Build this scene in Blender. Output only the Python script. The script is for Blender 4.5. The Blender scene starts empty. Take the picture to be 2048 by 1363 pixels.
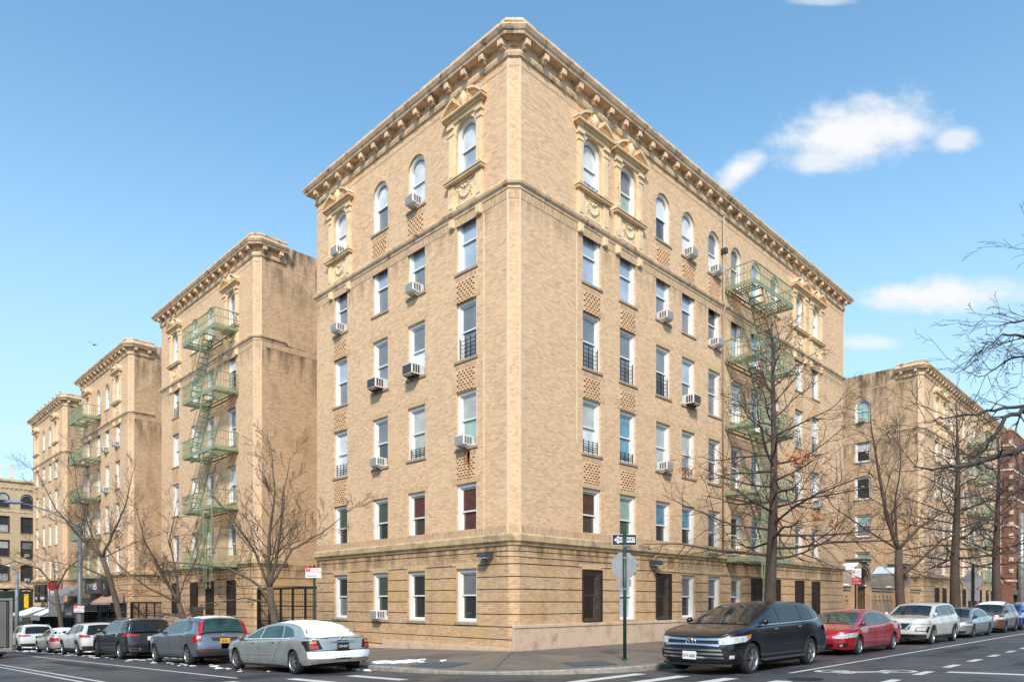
import bpy, bmesh, math, random
from math import sin, cos, pi, radians, sqrt, atan2
from mathutils import Vector, Matrix
random.seed(7)
SC = bpy.context.scene
COL = SC.collection
V = Vector

# ------------------------------------------------------------------ helpers
def new_mat(name, color=(.5,.5,.5), rough=.6, metal=0., coat=0., spec=.5, noise=None, bump=None, ior=None, noisecol=None, dirt=None):
    """procedural material: base colour modulated by noise, optional bump"""
    m = bpy.data.materials.new(name); m.use_nodes = True
    nt = m.node_tree; p = nt.nodes['Principled BSDF']
    p.inputs['Base Color'].default_value = (*color, 1)
    p.inputs['Roughness'].default_value = rough
    p.inputs['Metallic'].default_value = metal
    p.inputs['Coat Weight'].default_value = coat
    p.inputs['Coat Roughness'].default_value = .04
    p.inputs['Specular IOR Level'].default_value = spec
    if ior: p.inputs['IOR'].default_value = ior
    geo = nt.nodes.new('ShaderNodeNewGeometry')
    if noise:
        sc, lo, hi = noise[:3]
        n = nt.nodes.new('ShaderNodeTexNoise'); n.inputs['Scale'].default_value = sc
        n.inputs['Detail'].default_value = 6; n.inputs['Roughness'].default_value = .65
        nt.links.new(geo.outputs['Position'], n.inputs['Vector'])
        mr = nt.nodes.new('ShaderNodeMapRange'); mr.inputs[1].default_value = .3; mr.inputs[2].default_value = .7
        mr.inputs[3].default_value = lo; mr.inputs[4].default_value = hi
        nt.links.new(n.outputs[0], mr.inputs[0])
        mx = nt.nodes.new('ShaderNodeVectorMath'); mx.operation = 'SCALE'
        mx.inputs[0].default_value = color
        nt.links.new(mr.outputs[0], mx.inputs['Scale'])
        out = mx.outputs[0]
        if noisecol:
            n2 = nt.nodes.new('ShaderNodeTexNoise'); n2.inputs['Scale'].default_value = noisecol[0]
            n2.inputs['Detail'].default_value = 8; n2.inputs['Roughness'].default_value = .7
            nt.links.new(geo.outputs['Position'], n2.inputs['Vector'])
            r2 = nt.nodes.new('ShaderNodeMapRange'); r2.inputs[1].default_value = noisecol[1]; r2.inputs[2].default_value = noisecol[2]
            nt.links.new(n2.outputs[0], r2.inputs[0])
            mc = nt.nodes.new('ShaderNodeMix'); mc.data_type = 'RGBA'
            nt.links.new(r2.outputs[0], mc.inputs[0]); nt.links.new(out, mc.inputs[6])
            mc.inputs[7].default_value = (*noisecol[3], 1)
            out = mc.outputs[2]
        nt.links.new(out, p.inputs['Base Color'])
    if bump:
        n = nt.nodes.new('ShaderNodeTexNoise'); n.inputs['Scale'].default_value = bump[0]; n.inputs['Detail'].default_value = 4
        nt.links.new(geo.outputs['Position'], n.inputs['Vector'])
        b = nt.nodes.new('ShaderNodeBump'); b.inputs['Strength'].default_value = bump[1]; b.inputs['Distance'].default_value = bump[2]
        nt.links.new(n.outputs[0], b.inputs['Height']); nt.links.new(b.outputs[0], p.inputs['Normal'])
    return m

def brick_mat(name, c1, c2, mortar, bw=.205, rh=.068, stain=(.25,.17,.10), stain_amt=.5, tint=None, vertical=False, soot_shade=None):
    m = bpy.data.materials.new(name); m.use_nodes = True
    nt = m.node_tree; p = nt.nodes['Principled BSDF']; p.inputs['Roughness'].default_value = .85
    p.inputs['Specular IOR Level'].default_value = .25
    L = nt.links.new
    geo = nt.nodes.new('ShaderNodeNewGeometry')
    sp = nt.nodes.new('ShaderNodeSeparateXYZ'); L(geo.outputs['Position'], sp.inputs[0])
    sub = nt.nodes.new('ShaderNodeMath'); sub.operation = 'SUBTRACT'; L(sp.outputs[0], sub.inputs[0]); L(sp.outputs[1], sub.inputs[1])
    cb = nt.nodes.new('ShaderNodeCombineXYZ')
    if vertical: L(sp.outputs[2], cb.inputs[0]); L(sub.outputs[0], cb.inputs[1])
    else: L(sub.outputs[0], cb.inputs[0]); L(sp.outputs[2], cb.inputs[1])
    br = nt.nodes.new('ShaderNodeTexBrick'); L(cb.outputs[0], br.inputs['Vector'])
    br.inputs['Scale'].default_value = 1; br.inputs['Brick Width'].default_value = bw; br.inputs['Row Height'].default_value = rh
    br.inputs['Mortar Size'].default_value = .009; br.inputs['Mortar Smooth'].default_value = .3; br.inputs['Bias'].default_value = -.1
    br.inputs['Color1'].default_value = (*c1,1); br.inputs['Color2'].default_value = (*c2,1); br.inputs['Mortar'].default_value = (*mortar,1)
    def noise(scale, det, lo, hi, vec=None, rough=.6):
        n = nt.nodes.new('ShaderNodeTexNoise'); n.inputs['Scale'].default_value = scale; n.inputs['Detail'].default_value = det
        n.inputs['Roughness'].default_value = rough
        L(vec or geo.outputs['Position'], n.inputs['Vector'])
        r = nt.nodes.new('ShaderNodeMapRange'); r.inputs[1].default_value = lo; r.inputs[2].default_value = hi
        L(n.outputs[0], r.inputs[0]); return r.outputs[0]
    def mix(f, a, b, mode='MIX'):
        mc = nt.nodes.new('ShaderNodeMix'); mc.data_type = 'RGBA'; mc.blend_type = mode
        if isinstance(f, float): mc.inputs[0].default_value = f
        else: L(f, mc.inputs[0])
        for k, v in ((6,a),(7,b)):
            if isinstance(v, tuple): mc.inputs[k].default_value = (*v,1)
            else: L(v, mc.inputs[k])
        return mc.outputs[2]
    def mul(a, k):
        q = nt.nodes.new('ShaderNodeMath'); q.operation = 'MULTIPLY'; L(a, q.inputs[0]); q.inputs[1].default_value = k; return q.outputs[0]
    col = br.outputs[0]
    # speckle of single odd bricks
    br2 = nt.nodes.new('ShaderNodeTexBrick'); L(cb.outputs[0], br2.inputs['Vector'])
    for k in ('Scale','Brick Width','Row Height'): br2.inputs[k].default_value = br.inputs[k].default_value
    br2.inputs['Mortar Size'].default_value = 0; br2.inputs['Bias'].default_value = -.55
    br2.inputs['Color1'].default_value = (1,1,1,1); br2.inputs['Color2'].default_value = (.46,.39,.35,1); br2.inputs['Mortar'].default_value = (1,1,1,1)
    br2.offset = .5; br2.squash = 1
    mapn = nt.nodes.new('ShaderNodeMapping'); mapn.inputs['Location'].default_value = (bw*37, rh*64, 0)
    L(cb.outputs[0], mapn.inputs[0]); L(mapn.outputs[0], br2.inputs['Vector'])
    col = mix(.6, col, br2.outputs[0], 'MULTIPLY')
    if True:  # each course catches a little grime on its bed joint
        col = mix(mul(noise(55, 2, .35, .7), .14), col, mix(.5, col, (.10,.06,.03)))
    if tint:  # patches of repointed yellower brick
        mp = nt.nodes.new('ShaderNodeMapping'); mp.inputs['Scale'].default_value = (1,1,1.6); L(geo.outputs['Position'], mp.inputs[0])
        col = mix(mul(noise(.45, 5, .5, .66, mp.outputs[0]), tint[3]), col, mix(.8, col, tint[:3]))
    mp2 = nt.nodes.new('ShaderNodeMapping'); mp2.inputs['Scale'].default_value = (1.2,1.2,.28); L(geo.outputs['Position'], mp2.inputs[0])
    col = mix(mul(noise(.9, 7, .52, .8, mp2.outputs[0], .7), stain_amt), col, stain)
    col = mix(mul(noise(14, 3, .3, .7), .12), col, mix(.5, col, (0.08,.05,.03)))
    if soot_shade:   # grime washed down from ledges: soot = [(z_top, z_bottom, amount)]
        for zt, zb, am in soot_shade:
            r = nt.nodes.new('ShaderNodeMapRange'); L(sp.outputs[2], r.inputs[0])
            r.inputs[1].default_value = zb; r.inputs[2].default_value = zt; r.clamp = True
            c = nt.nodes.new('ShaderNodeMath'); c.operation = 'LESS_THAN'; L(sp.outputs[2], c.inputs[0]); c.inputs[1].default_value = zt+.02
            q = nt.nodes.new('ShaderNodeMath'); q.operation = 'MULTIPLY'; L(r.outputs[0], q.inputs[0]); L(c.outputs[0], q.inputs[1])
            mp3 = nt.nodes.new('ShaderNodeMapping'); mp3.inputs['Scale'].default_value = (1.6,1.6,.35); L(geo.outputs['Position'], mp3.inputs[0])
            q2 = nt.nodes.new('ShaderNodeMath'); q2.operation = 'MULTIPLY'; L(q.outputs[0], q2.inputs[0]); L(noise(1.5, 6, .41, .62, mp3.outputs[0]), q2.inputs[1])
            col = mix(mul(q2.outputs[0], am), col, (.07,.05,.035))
    L(col, p.inputs['Base Color'])
    b = nt.nodes.new('ShaderNodeBump'); b.inputs['Strength'].default_value = .7; b.inputs['Distance'].default_value = .008; b.invert = True
    L(br.outputs['Fac'], b.inputs['Height']); L(b.outputs[0], p.inputs['Normal'])
    return m

class MB:
    def __init__(s): s.v=[]; s.f=[]; s.mi=[]; s.sm=[]; s.cur=0; s.smooth=False; s.M=None
    def add(s, pts, faces):
        b=len(s.v)
        for p in pts:
            p = V(p)
            if s.M is not None: p = s.M @ p
            s.v.append(p)
        for f in faces: s.f.append([b+i for i in f]); s.mi.append(s.cur); s.sm.append(s.smooth)
    def quad(s,a,b,c,d): s.add([a,b,c,d],[(0,1,2,3)])
    def poly(s,pts): s.add(pts,[tuple(range(len(pts)))])
    def box(s,x0,x1,y0,y1,z0,z1):
        s.add([(x,y,z) for x in (x0,x1) for y in (y0,y1) for z in (z0,z1)],
              [(0,1,3,2),(4,6,7,5),(0,4,5,1),(2,3,7,6),(0,2,6,4),(1,5,7,3)])
    def bbox(s,x0,x1,y0,y1,z0,z1,b=.01):   # bevelled box
        x0,x1=min(x0,x1),max(x0,x1); y0,y1=min(y0,y1),max(y0,y1); z0,z1=min(z0,z1),max(z0,z1)
        b=min(b,(x1-x0)/2.1,(y1-y0)/2.1,(z1-z0)/2.1)
        def ring(ix,z): 
            xa,xb,ya,yb=x0+ix,x1-ix,y0+ix,y1-ix
            return [(xa+b,ya,z),(xb-b,ya,z),(xb,ya+b,z),(xb,yb-b,z),(xb-b,yb,z),(xa+b,yb,z),(xa,yb-b,z),(xa,ya+b,z)]
        rings=[ring(b,z0),ring(0,z0+b),ring(0,z1-b),ring(b,z1)]
        pts=[p for r in rings for p in r]; F=[]
        for k in range(3):
            for i in range(8): F.append((k*8+i,k*8+(i+1)%8,(k+1)*8+(i+1)%8,(k+1)*8+i))
        F.append(tuple(range(7,-1,-1))); F.append(tuple(range(24,32)))
        s.add(pts,F)
    def bar(s,a,b,w,h=None,up=(0,0,1)):   # square bar between two points
        a,b=V(a),V(b); h=h or w; d=(b-a).normalized(); u=V(up)
        if abs(d.dot(u))>.95: u=V((1,0,0))
        r=d.cross(u).normalized()*w/2; u2=r.cross(d).normalized()*h/2
        s.add([a-r-u2,a+r-u2,a+r+u2,a-r+u2,b-r-u2,b+r-u2,b+r+u2,b-r+u2],[(0,3,2,1),(4,5,6,7),(0,1,5,4),(1,2,6,5),(2,3,7,6),(3,0,4,7)])
    def tube(s,pts,rad,n=8,cap=True):
        pts=[V(p) for p in pts]
        if not isinstance(rad,(list,tuple)): rad=[rad]*len(pts)
        ref=None; P=[]; F=[]
        for i,p in enumerate(pts):
            d=(pts[min(i+1,len(pts)-1)]-pts[max(i-1,0)])
            d=d.normalized() if d.length>1e-9 else V((0,0,1))
            if ref is None: ref=d.orthogonal().normalized()
            ref=(ref-d*ref.dot(d)); ref=ref.normalized() if ref.length>1e-6 else d.orthogonal().normalized()
            bi=d.cross(ref)
            for k in range(n):
                a=2*pi*k/n; P.append(p+(ref*cos(a)+bi*sin(a))*rad[i])
        for i in range(len(pts)-1):
            for k in range(n): F.append((i*n+k,i*n+(k+1)%n,(i+1)*n+(k+1)%n,(i+1)*n+k))
        if cap: F.append(tuple(range(n-1,-1,-1))); F.append(tuple((len(pts)-1)*n+k for k in range(n)))
        s.add(P,F)
    def lathe(s,prof,n=24,axis='z',c=(0,0,0),cap=False):
        P=[];F=[]
        for r,h in prof:
            for k in range(n):
                a=2*pi*k/n
                if axis=='z': P.append((c[0]+r*cos(a),c[1]+r*sin(a),c[2]+h))
                elif axis=='y': P.append((c[0]+r*cos(a),c[1]+h,c[2]+r*sin(a)))
                else: P.append((c[0]+h,c[1]+r*cos(a),c[2]+r*sin(a)))
        for i in range(len(prof)-1):
            for k in range(n): F.append((i*n+k,i*n+(k+1)%n,(i+1)*n+(k+1)%n,(i+1)*n+k))
        if cap: F.append(tuple(range(n))); F.append(tuple((len(prof)-1)*n+k for k in range(n)))
        s.add(P,F)
    def grid(s,fn,nu,nv):
        P=[fn(i/nu,j/nv) for i in range(nu+1) for j in range(nv+1)]
        F=[(i*(nv+1)+j,(i+1)*(nv+1)+j,(i+1)*(nv+1)+j+1,i*(nv+1)+j+1) for i in range(nu) for j in range(nv)]
        s.add(P,F)
    def sweep(s,path,prof,cap=True):
        n=len(path); N=[]
        for i in range(n):
            def nrm(a,b):
                d=V((b[0]-a[0],b[1]-a[1])).normalized(); return V((d.y,-d.x))
            if i==0: m=nrm(path[0],path[1]); k=1
            elif i==n-1: m=nrm(path[-2],path[-1]); k=1
            else:
                a=nrm(path[i-1],path[i]); b=nrm(path[i],path[i+1]); m=(a+b).normalized(); k=1/max(.3,m.dot(a))
            N.append(m*k)
        P=[(path[i][0]+N[i].x*d,path[i][1]+N[i].y*d,z) for i in range(n) for d,z in prof]
        q=len(prof)
        F=[(i*q+j,(i+1)*q+j,(i+1)*q+(j+1)%q,i*q+(j+1)%q) for i in range(n-1) for j in range(q)]
        if cap: F.append(tuple(range(q-1,-1,-1))); F.append(tuple((n-1)*q+j for j in range(q)))
        s.add(P,F)
    def mesh(s,name,mats):
        me=bpy.data.meshes.new(name); me.from_pydata([tuple(p) for p in s.v],[],s.f)
        for m in (mats if isinstance(mats,(list,tuple)) else [mats]): me.materials.append(m)
        me.polygons.foreach_set('material_index',s.mi); me.polygons.foreach_set('use_smooth',s.sm)
        me.update(); return me
    def build(s,name,mats,parent=None,loc=None,rotz=0,**kw):
        return link(name,s.mesh(name,mats),parent,loc,rotz,**kw)

def link(name,me,parent=None,loc=None,rotz=0,label=None,cat=None,group=None,kind=None):
    o=bpy.data.objects.new(name,me); COL.objects.link(o)
    if parent: o.parent=parent
    if loc is not None: o.location=loc
    if rotz: o.rotation_euler=(0,0,rotz)
    return tag(o,label,cat,group,kind)
def tag(o,label=None,cat=None,group=None,kind=None):
    if label: o['label']=label
    if cat: o['category']=cat
    if group: o['group']=group
    if kind: o['kind']=kind
    return o
def thing(name,label,cat,loc=(0,0,0),rotz=0,group=None):
    return link(name,None,None,loc,rotz,label,cat,group)
def text_obj(name,body,size,mat,parent,M,extrude=.003,align='CENTER',sx=1.,bold=0.):
    cu=bpy.data.curves.new(name,'FONT'); cu.body=body; cu.size=size; cu.offset=bold; cu.extrude=extrude; cu.align_x=align; cu.align_y='CENTER'
    t=bpy.data.objects.new(name+'_tmp',cu); COL.objects.link(t)
    bpy.context.view_layer.update()
    me=bpy.data.meshes.new_from_object(t.evaluated_get(bpy.context.evaluated_depsgraph_get()))
    bpy.data.objects.remove(t)
    me.transform(M @ Matrix.Diagonal((sx,1,1,1))); me.materials.clear(); me.materials.append(mat); me.name=name
    return link(name,me,parent)

# ------------------------------------------------------------------ camera frame (used to turn surveyed angles into places)
CAMX,CAMY,CAMZ=-16.949,-16.850,1.65
FPX,HOR=1400.,1203.
def pt(px,y,z):     # survey: bearing, elevation, distance -> world point
    a=(px-1024)/FPX; b=(HOR-y)/FPX
    return V((CAMX+.70711*(1+a)*z, CAMY+.70711*(1-a)*z, CAMZ+b*z))
def road_z(x,y):
    yy=max(-60,min(y,320)); return -.33-.031*yy
def walk_z(x,y):
    return -.02-.031*max(y,0)+.03*min(x,0)+(.0 if y>0 else .0*y)

# ------------------------------------------------------------------ materials
M={}
BR1,BR2,MO=(.88,.585,.36),(.67,.43,.26),(.65,.45,.29)
M['brick']=brick_mat('tan_brick',BR1,BR2,MO,tint=(.80,.56,.30,.35),stain=(.55,.39,.24),stain_amt=.3,soot_shade=[(15.9,14.6,.6),(21.6,19.6,.25)])
M['brick_low']=brick_mat('base_brick',(.73,.48,.28),(.53,.34,.19),(.55,.375,.24),tint=(.58,.38,.15,.7),stain=(.20,.13,.08),stain_amt=.5,soot_shade=[(3.7,2.7,.95)])
M['brick_side']=brick_mat('side_brick',(.76,.50,.305),(.55,.355,.21),(.57,.39,.25),tint=(.5,.34,.17,.7),stain=(.20,.14,.09),stain_amt=.7,soot_shade=[(15.9,13.2,1.),(21.6,16.8,1.)])
M['soldier']=brick_mat('soldier_brick',(.76,.52,.32),(.60,.40,.24),(.38,.26,.17),bw=.2,rh=.07,vertical=True,stain=(.12,.09,.06),stain_amt=.5)
M['lintel']=brick_mat('lintel_brick',(.78,.54,.31),(.70,.47,.25),(.45,.33,.2),bw=.2,rh=.07,vertical=True,stain_amt=.2)
M['quoin']=new_mat('pale_terracotta',(.80,.62,.43),.8,noise=(3,.85,1.1),bump=(40,.3,.004))
M['terra']=new_mat('yellow_terracotta',(.80,.59,.365),.65,noise=(1.7,.82,1.12),bump=(25,.35,.006),noisecol=(3.5,.56,.70,(.45,.28,.13)))
M['cornice']=new_mat('cornice_stone',(.78,.55,.35),.75,noise=(2.5,.7,1.15),bump=(20,.5,.01),noisecol=(2.4,.52,.66,(.20,.145,.10)))
M['bandstone']=new_mat('belt_stone',(.54,.39,.22),.8,noise=(2.5,.65,1.25),bump=(20,.5,.01),noisecol=(.9,.52,.68,(.13,.10,.08)))
M['soot_shade']=new_mat('brick_gap_shade',(.10,.065,.04),.9,noise=(8,.6,1.3))  # colour stands for the shade between panel bricks
M['groove']=new_mat('dark_recessed_course',(.24,.155,.09),.9,noise=(2,.6,1.3))  # recessed courses, coloured darker than the wall around them
M['granite']=new_mat('pink_granite',(.62,.46,.33),.7,noise=(35,.75,1.18),noisecol=(1.6,.5,.7,(.36,.25,.17)),bump=(60,.2,.003))
M['limestone']=new_mat('portal_stone',(.36,.29,.22),.8,noise=(4,.7,1.15),noisecol=(1.3,.5,.7,(.15,.12,.1)))
M['sill']=new_mat('window_sill_stone',(.40,.29,.20),.8,noise=(6,.7,1.2))
M['white']=new_mat('white_window_paint',(.78,.77,.74),.45,noise=(5,.9,1.04))
M['whitedirty']=new_mat('weathered_white_paint',(.66,.63,.57),.55,noise=(4,.75,1.1),noisecol=(9,.62,.75,(.33,.22,.15)))
M['darkframe']=new_mat('dark_window_frame',(.07,.055,.045),.5,noise=(5,.8,1.2))
M['iron']=new_mat('black_iron',(.018,.016,.015),.5,noise=(20,.7,1.4))
M['bars']=new_mat('brown_security_bars',(.035,.022,.016),.5,noise=(20,.7,1.4))
M['gatepaint']=new_mat('black_gate_paint',(.015,.014,.014),.45,noise=(9,.7,1.4))
M['green']=new_mat('pale_green_iron_paint',(.27,.335,.20),.5,noise=(3,.7,1.15),noisecol=(6,.56,.70,(.15,.10,.05)))
M['acwhite']=new_mat('white_metal_casing',(.70,.68,.64),.45,noise=(8,.85,1.08))
M['acgrille']=new_mat('grey_vent_grille',(.16,.15,.145),.5,noise=(60,.6,1.4))
M['acdark']=new_mat('dark_vent',(.04,.04,.04),.5,noise=(60,.6,1.4))
M['pipe']=new_mat('tan_painted_pipe',(.45,.36,.27),.6,noise=(8,.8,1.1))
M['galv']=new_mat('galvanised_steel',(.42,.43,.44),.42,metal=.55,noise=(5,.8,1.15))
M['signback']=new_mat('bare_aluminium_sign_back',(.33,.33,.35),.5,metal=.4,noise=(4,.85,1.1))
M['polegreen']=new_mat('dark_green_pole_paint',(.012,.05,.03),.4,noise=(8,.7,1.3))
M['lampgrey']=new_mat('grey_lamp_paint',(.13,.15,.17),.45,noise=(6,.85,1.15))
M['polegrey']=new_mat('blue_grey_pole_paint',(.20,.25,.30),.5,noise=(6,.85,1.15))
M['black']=new_mat('black_sign_paint',(.012,.012,.012),.45,noise=(6,.9,1.1))
M['signwhite']=new_mat('white_sign_paint',(.75,.75,.75),.4,noise=(6,.95,1.03))
M['signred']=new_mat('red_sign_paint',(.50,.015,.03),.4,noise=(6,.9,1.1))
M['signbrown']=new_mat('dark_plum_sign',(.09,.055,.065),.5,noise=(6,.8,1.1))
M['snow']=new_mat('snow',(.82,.86,.92),.6,noise=(9,.93,1.03),bump=(12,.5,.02))
M['rubber']=new_mat('tyre_rubber',(.016,.016,.017),.75,noise=(25,.7,1.6))
M['under']=new_mat('dark_underbody',(.01,.01,.01),.9,noise=(9,.7,1.3))
M['cladding']=new_mat('black_plastic_trim',(.035,.036,.038),.6,noise=(12,.8,1.2))
M['rim']=new_mat('alloy_rim',(.50,.50,.52),.3,metal=.85,noise=(9,.85,1.1))
M['rimdark']=new_mat('dark_alloy_rim',(.12,.12,.13),.35,metal=.8,noise=(9,.85,1.1))
M['chrome']=new_mat('chrome_trim',(.74,.70,.66),.28,metal=1.,noise=(9,.93,1.05))
M['lampglass']=new_mat('clear_headlamp_lens',(.55,.57,.60),.12,coat=1,noise=(16,.55,1.3))
M['tail']=new_mat('red_tail_lens',(.42,.012,.02),.15,coat=1,noise=(12,.7,1.25))
M['amber']=new_mat('amber_lens',(.62,.17,.03),.15,coat=1,noise=(12,.8,1.2))
M['mesh']=new_mat('black_grille_mesh',(.012,.012,.013),.4,noise=(60,.5,2.))
M['carglass']=new_mat('tinted_car_glass',(.012,.016,.018),.04,coat=.0,ior=1.5,noise=(2,.8,1.6))
M['carglass_green']=new_mat('green_tinted_car_glass',(.022,.055,.046),.05,ior=1.55,noise=(1.5,.4,1.9))
M['seam']=new_mat('door_seam_shadow_gap',(.01,.01,.01),.8,noise=(9,.9,1.1))
M['plateyellow']=new_mat('yellow_plate',(.78,.40,.02),.4,noise=(9,.95,1.05))
M['leaf']=new_mat('dead_orange_leaves',(.46,.18,.06),.7,noise=(6,.5,1.5))
M['leafdark']=new_mat('dead_brown_leaves',(.20,.075,.03),.7,noise=(6,.5,1.5))
M['bark']=new_mat('oak_bark',(.085,.058,.045),.9,noise=(14,.55,1.5),bump=(30,.9,.02),noisecol=(5,.55,.75,(.15,.12,.10)))
M['barkgrey']=new_mat('grey_bark',(.10,.075,.055),.9,noise=(10,.55,1.5),bump=(30,.8,.015),noisecol=(4,.6,.75,(.19,.16,.13)))
M['twig']=new_mat('reddish_twigs',(.055,.034,.028),.8,noise=(3,.6,1.4))
M['twigdark']=new_mat('dark_twigs',(.055,.045,.04),.8,noise=(3,.6,1.4))
M['feather']=new_mat('grey_feathers',(.08,.085,.10),.7,noise=(30,.6,1.5))
M['floodgrey']=new_mat('grey_floodlight_housing',(.045,.05,.055),.45,noise=(12,.8,1.2))
M['tactile']=new_mat('slate_tactile_plate',(.075,.09,.105),.7,noise=(25,.7,1.3),bump=(60,.8,.01))
M['manhole']=new_mat('cast_iron',(.02,.018,.018),.7,noise=(40,.5,1.6),bump=(60,.8,.01))
def pane_mat(name,c,rough=.5,coat=1.,n=(1.3,.75,1.25),ior=1.5):
    m=new_mat(name,c,rough,coat=coat,noise=n); p=m.node_tree.nodes['Principled BSDF']
    p.inputs['Coat IOR'].default_value=1.75; p.inputs['Coat Roughness'].default_value=.02
    return m
PANE={'dark':pane_mat('dark_window_glass',(.022,.024,.027)),
 'grey':pane_mat('window_glass_sheer_curtain',(.17,.175,.19)),
 'sky':pane_mat('window_glass_painted_sky',(.36,.42,.50)),  # sky reflection painted into the pane colour
 'blind':pane_mat('window_glass_cream_blind',(.42,.42,.38)),
 'white':pane_mat('window_glass_white_blind',(.66,.67,.68)),
 'green':pane_mat('window_glass_green_room',(.05,.09,.05)),
 'mint':pane_mat('window_glass_mint_blind',(.30,.42,.36)),
 'red':pane_mat('window_glass_rust_curtain',(.10,.032,.02),n=(5,.5,1.5)),
 'teal':pane_mat('window_glass_teal_cloth',(.10,.27,.36),n=(3,.5,1.4)),
 'brown':pane_mat('window_glass_brown_room',(.06,.04,.035)),
 'board':pane_mat('window_blue_board',(.42,.46,.52))}

# ------------------------------------------------------------------ window kit (local: x along wall, -y outward, z up, origin = centre of sill)
def arch_pts(w,spring,n=14,ry=None):   # from right to left over the top
    r=w/2; ry=ry or r
    return [(r*cos(pi*k/n),spring+ry*sin(pi*k/n)) for k in range(n+1)]
_wc={}
def win_frame_mesh(w,h,arch,mat,rail=.5):
    key=(round(w,2),round(h,2),arch,mat,rail)
    if key in _wc: return _wc[key]
    mb=MB(); d0,d1=.09,.27; c=.115; hw=w/2
    sp=h-hw if arch else h
    def pr(x0,x1,z0,z1,a=d0,b=d1): mb.box(x0,x1,a,b,z0,z1)
    pr(-hw,-hw+c,0,sp); pr(hw-c,hw,0,sp); pr(-hw+c,hw-c,0,.06)
    # inner stop, one step back
    pr(-hw+c,-hw+c+.03,.06,sp,.13,d1); pr(hw-c-.03,hw-c,.06,sp,.13,d1)
    iw=hw-c-.03
    zm=h*rail
    if not arch:
        pr(-hw+c,hw-c,h-.12,h); pr(-hw+c,hw-c,h-.15,h-.12,.13,d1)
        top=h-.15
    else:
        A=arch_pts(w,sp,18); B=arch_pts(w-2*c,sp,18); C=arch_pts(w-2*c-.06,sp,18)
        for k in range(18):
            for P,Q,a in ((A,B,d0),(B,C,.13)):
                mb.quad((P[k][0],a,P[k][1]),(P[k+1][0],a,P[k+1][1]),(Q[k+1][0],a,Q[k+1][1]),(Q[k][0],a,Q[k][1]))
                mb.quad((Q[k][0],a,Q[k][1]),(Q[k+1][0],a,Q[k+1][1]),(Q[k+1][0],d1,Q[k+1][1]),(Q[k][0],d1,Q[k][1]))
        top=h-c-.03
    # sashes
    s=.045
    pr(-iw,-iw+s,zm,sp if arch else top,.17,.21); pr(iw-s,iw,zm,sp if arch else top,.17,.21)
    pr(-iw+s,iw-s,zm-.02,zm+.035,.165,.212)
    pr(-iw,-iw+s,.06,zm,.215,.25); pr(iw-s,iw,.06,zm,.215,.25); pr(-iw+s,iw-s,.06,.13,.215,.25)
    if not arch: pr(-iw+s,iw-s,top-s,top,.17,.21)
    me=mb.mesh('window_frame',M[mat]); _wc[key]=(me,iw-s,zm,top,sp); return _wc[key]
_pc={}
def pane_mesh(w,h,arch,up,mat,rail):
    key=(round(w,2),round(h,2),arch,up,mat,rail)
    if key in _pc: return _pc[key]
    _,iw,zm,top,sp=win_frame_mesh(w,h,arch,'white',rail)
    mb=MB()
    if up:
        y=.195
        if arch:
            A=[(x,z) for x,z in arch_pts(2*iw+.02,sp,16)]
            mb.poly([(-iw,y,zm),(iw,y,zm)]+[(x,y,z) for x,z in A])
        else: mb.box(-iw-.005,iw+.005,y,y+.006,zm,top-.02)
    else: mb.box(-iw-.005,iw+.005,.235,.241,.1,zm)
    me=mb.mesh('pane',PANE[mat]); _pc[key]=me; return me
_misc={}
def memo(key,fn):
    if key not in _misc: _misc[key]=fn()
    return _misc[key]
def sill_mesh(w):
    def f():
        mb=MB(); mb.bbox(-w/2-.09,w/2+.09,-.05,.1,-.11,0,.012); return mb.mesh('sill',M['sill'])
    return memo(('sill',round(w,2)),f)
def lintel_mesh(w,big):
    def f():
        mb=MB(); e=.22
        mb.box(-w/2-.02,w/2+.02,-.006,.05,0,.2)
        for s in (-1,1): mb.box(s*(w/2+.02),s*(w/2+.02+e),-.008,.05,(.0 if big else .1),(.22 if big else .2))
        return mb.mesh('brick_lintel',M['lintel'])
    return memo(('lintel',round(w,2),big),f)
def panel_mesh():
    def f():
        mb=MB()
        for r in range(8):
            for c in range(6):
                x=-.5+.19*c+(.095 if r%2 else 0)
                if x+.09>.53: continue
                z=.04+r*.102
                mb.cur=0; mb.box(x,x+.1,-.04,.03,z+.035,z+.1)
                mb.cur=1; mb.box(x,x+.1,-.004,.03,z,z+.034)  # dark block paints in the shadow below each projecting brick
        mb.cur=2; mb.box(-.56,.56,-.008,.03,.88,1.06); 
        return mb.mesh('basketweave_brick_panel',[M['brick'],M['soot_shade'],M['soldier']])
    return memo('panel',f)
def guard_mesh(w,h):
    def f():
        mb=MB(); hw=w/2-.13
        for k in range(5): mb.bar((-hw,.08,.12+k*h/5),(hw,.08,.12+k*h/5),.018)
        for x in (-hw,-hw*.25,hw*.35,hw): mb.bar((x,.075,.02),(x,.075,h+.08),.025)
        return mb.mesh('window_guard',M['iron'])
    return memo(('guard',round(w,2),h),f)
def grille_mesh(w,h):
    def f():
        mb=MB(); hw=w/2+.02
        for a,b in (((-hw,0,-.02),(-hw,0,h)),((hw,0,-.02),(hw,0,h)),((-hw,0,-.02),(hw,0,-.02)),((-hw,0,h),(hw,0,h))): mb.bar(V(a)+V((0,-.03,0)),V(b)+V((0,-.03,0)),.05)
        n=15
        for k in range(1,n): mb.bar((-hw+2*hw*k/n,-.03,0),(-hw+2*hw*k/n,-.03,h),.022)
        for q in (.2,.5,.8): mb.bar((-hw,-.035,h*q),(hw,-.035,h*q),.02)
        # expanded-metal screen behind the bars
        for k in range(1,30): mb.bar((-hw,-.01,h*k/30),(hw,-.01,h*k/30),.014)
        return mb.mesh('security_grille',M['bars'])
    return memo(('grille',round(w,2),round(h,2)),f)
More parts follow.
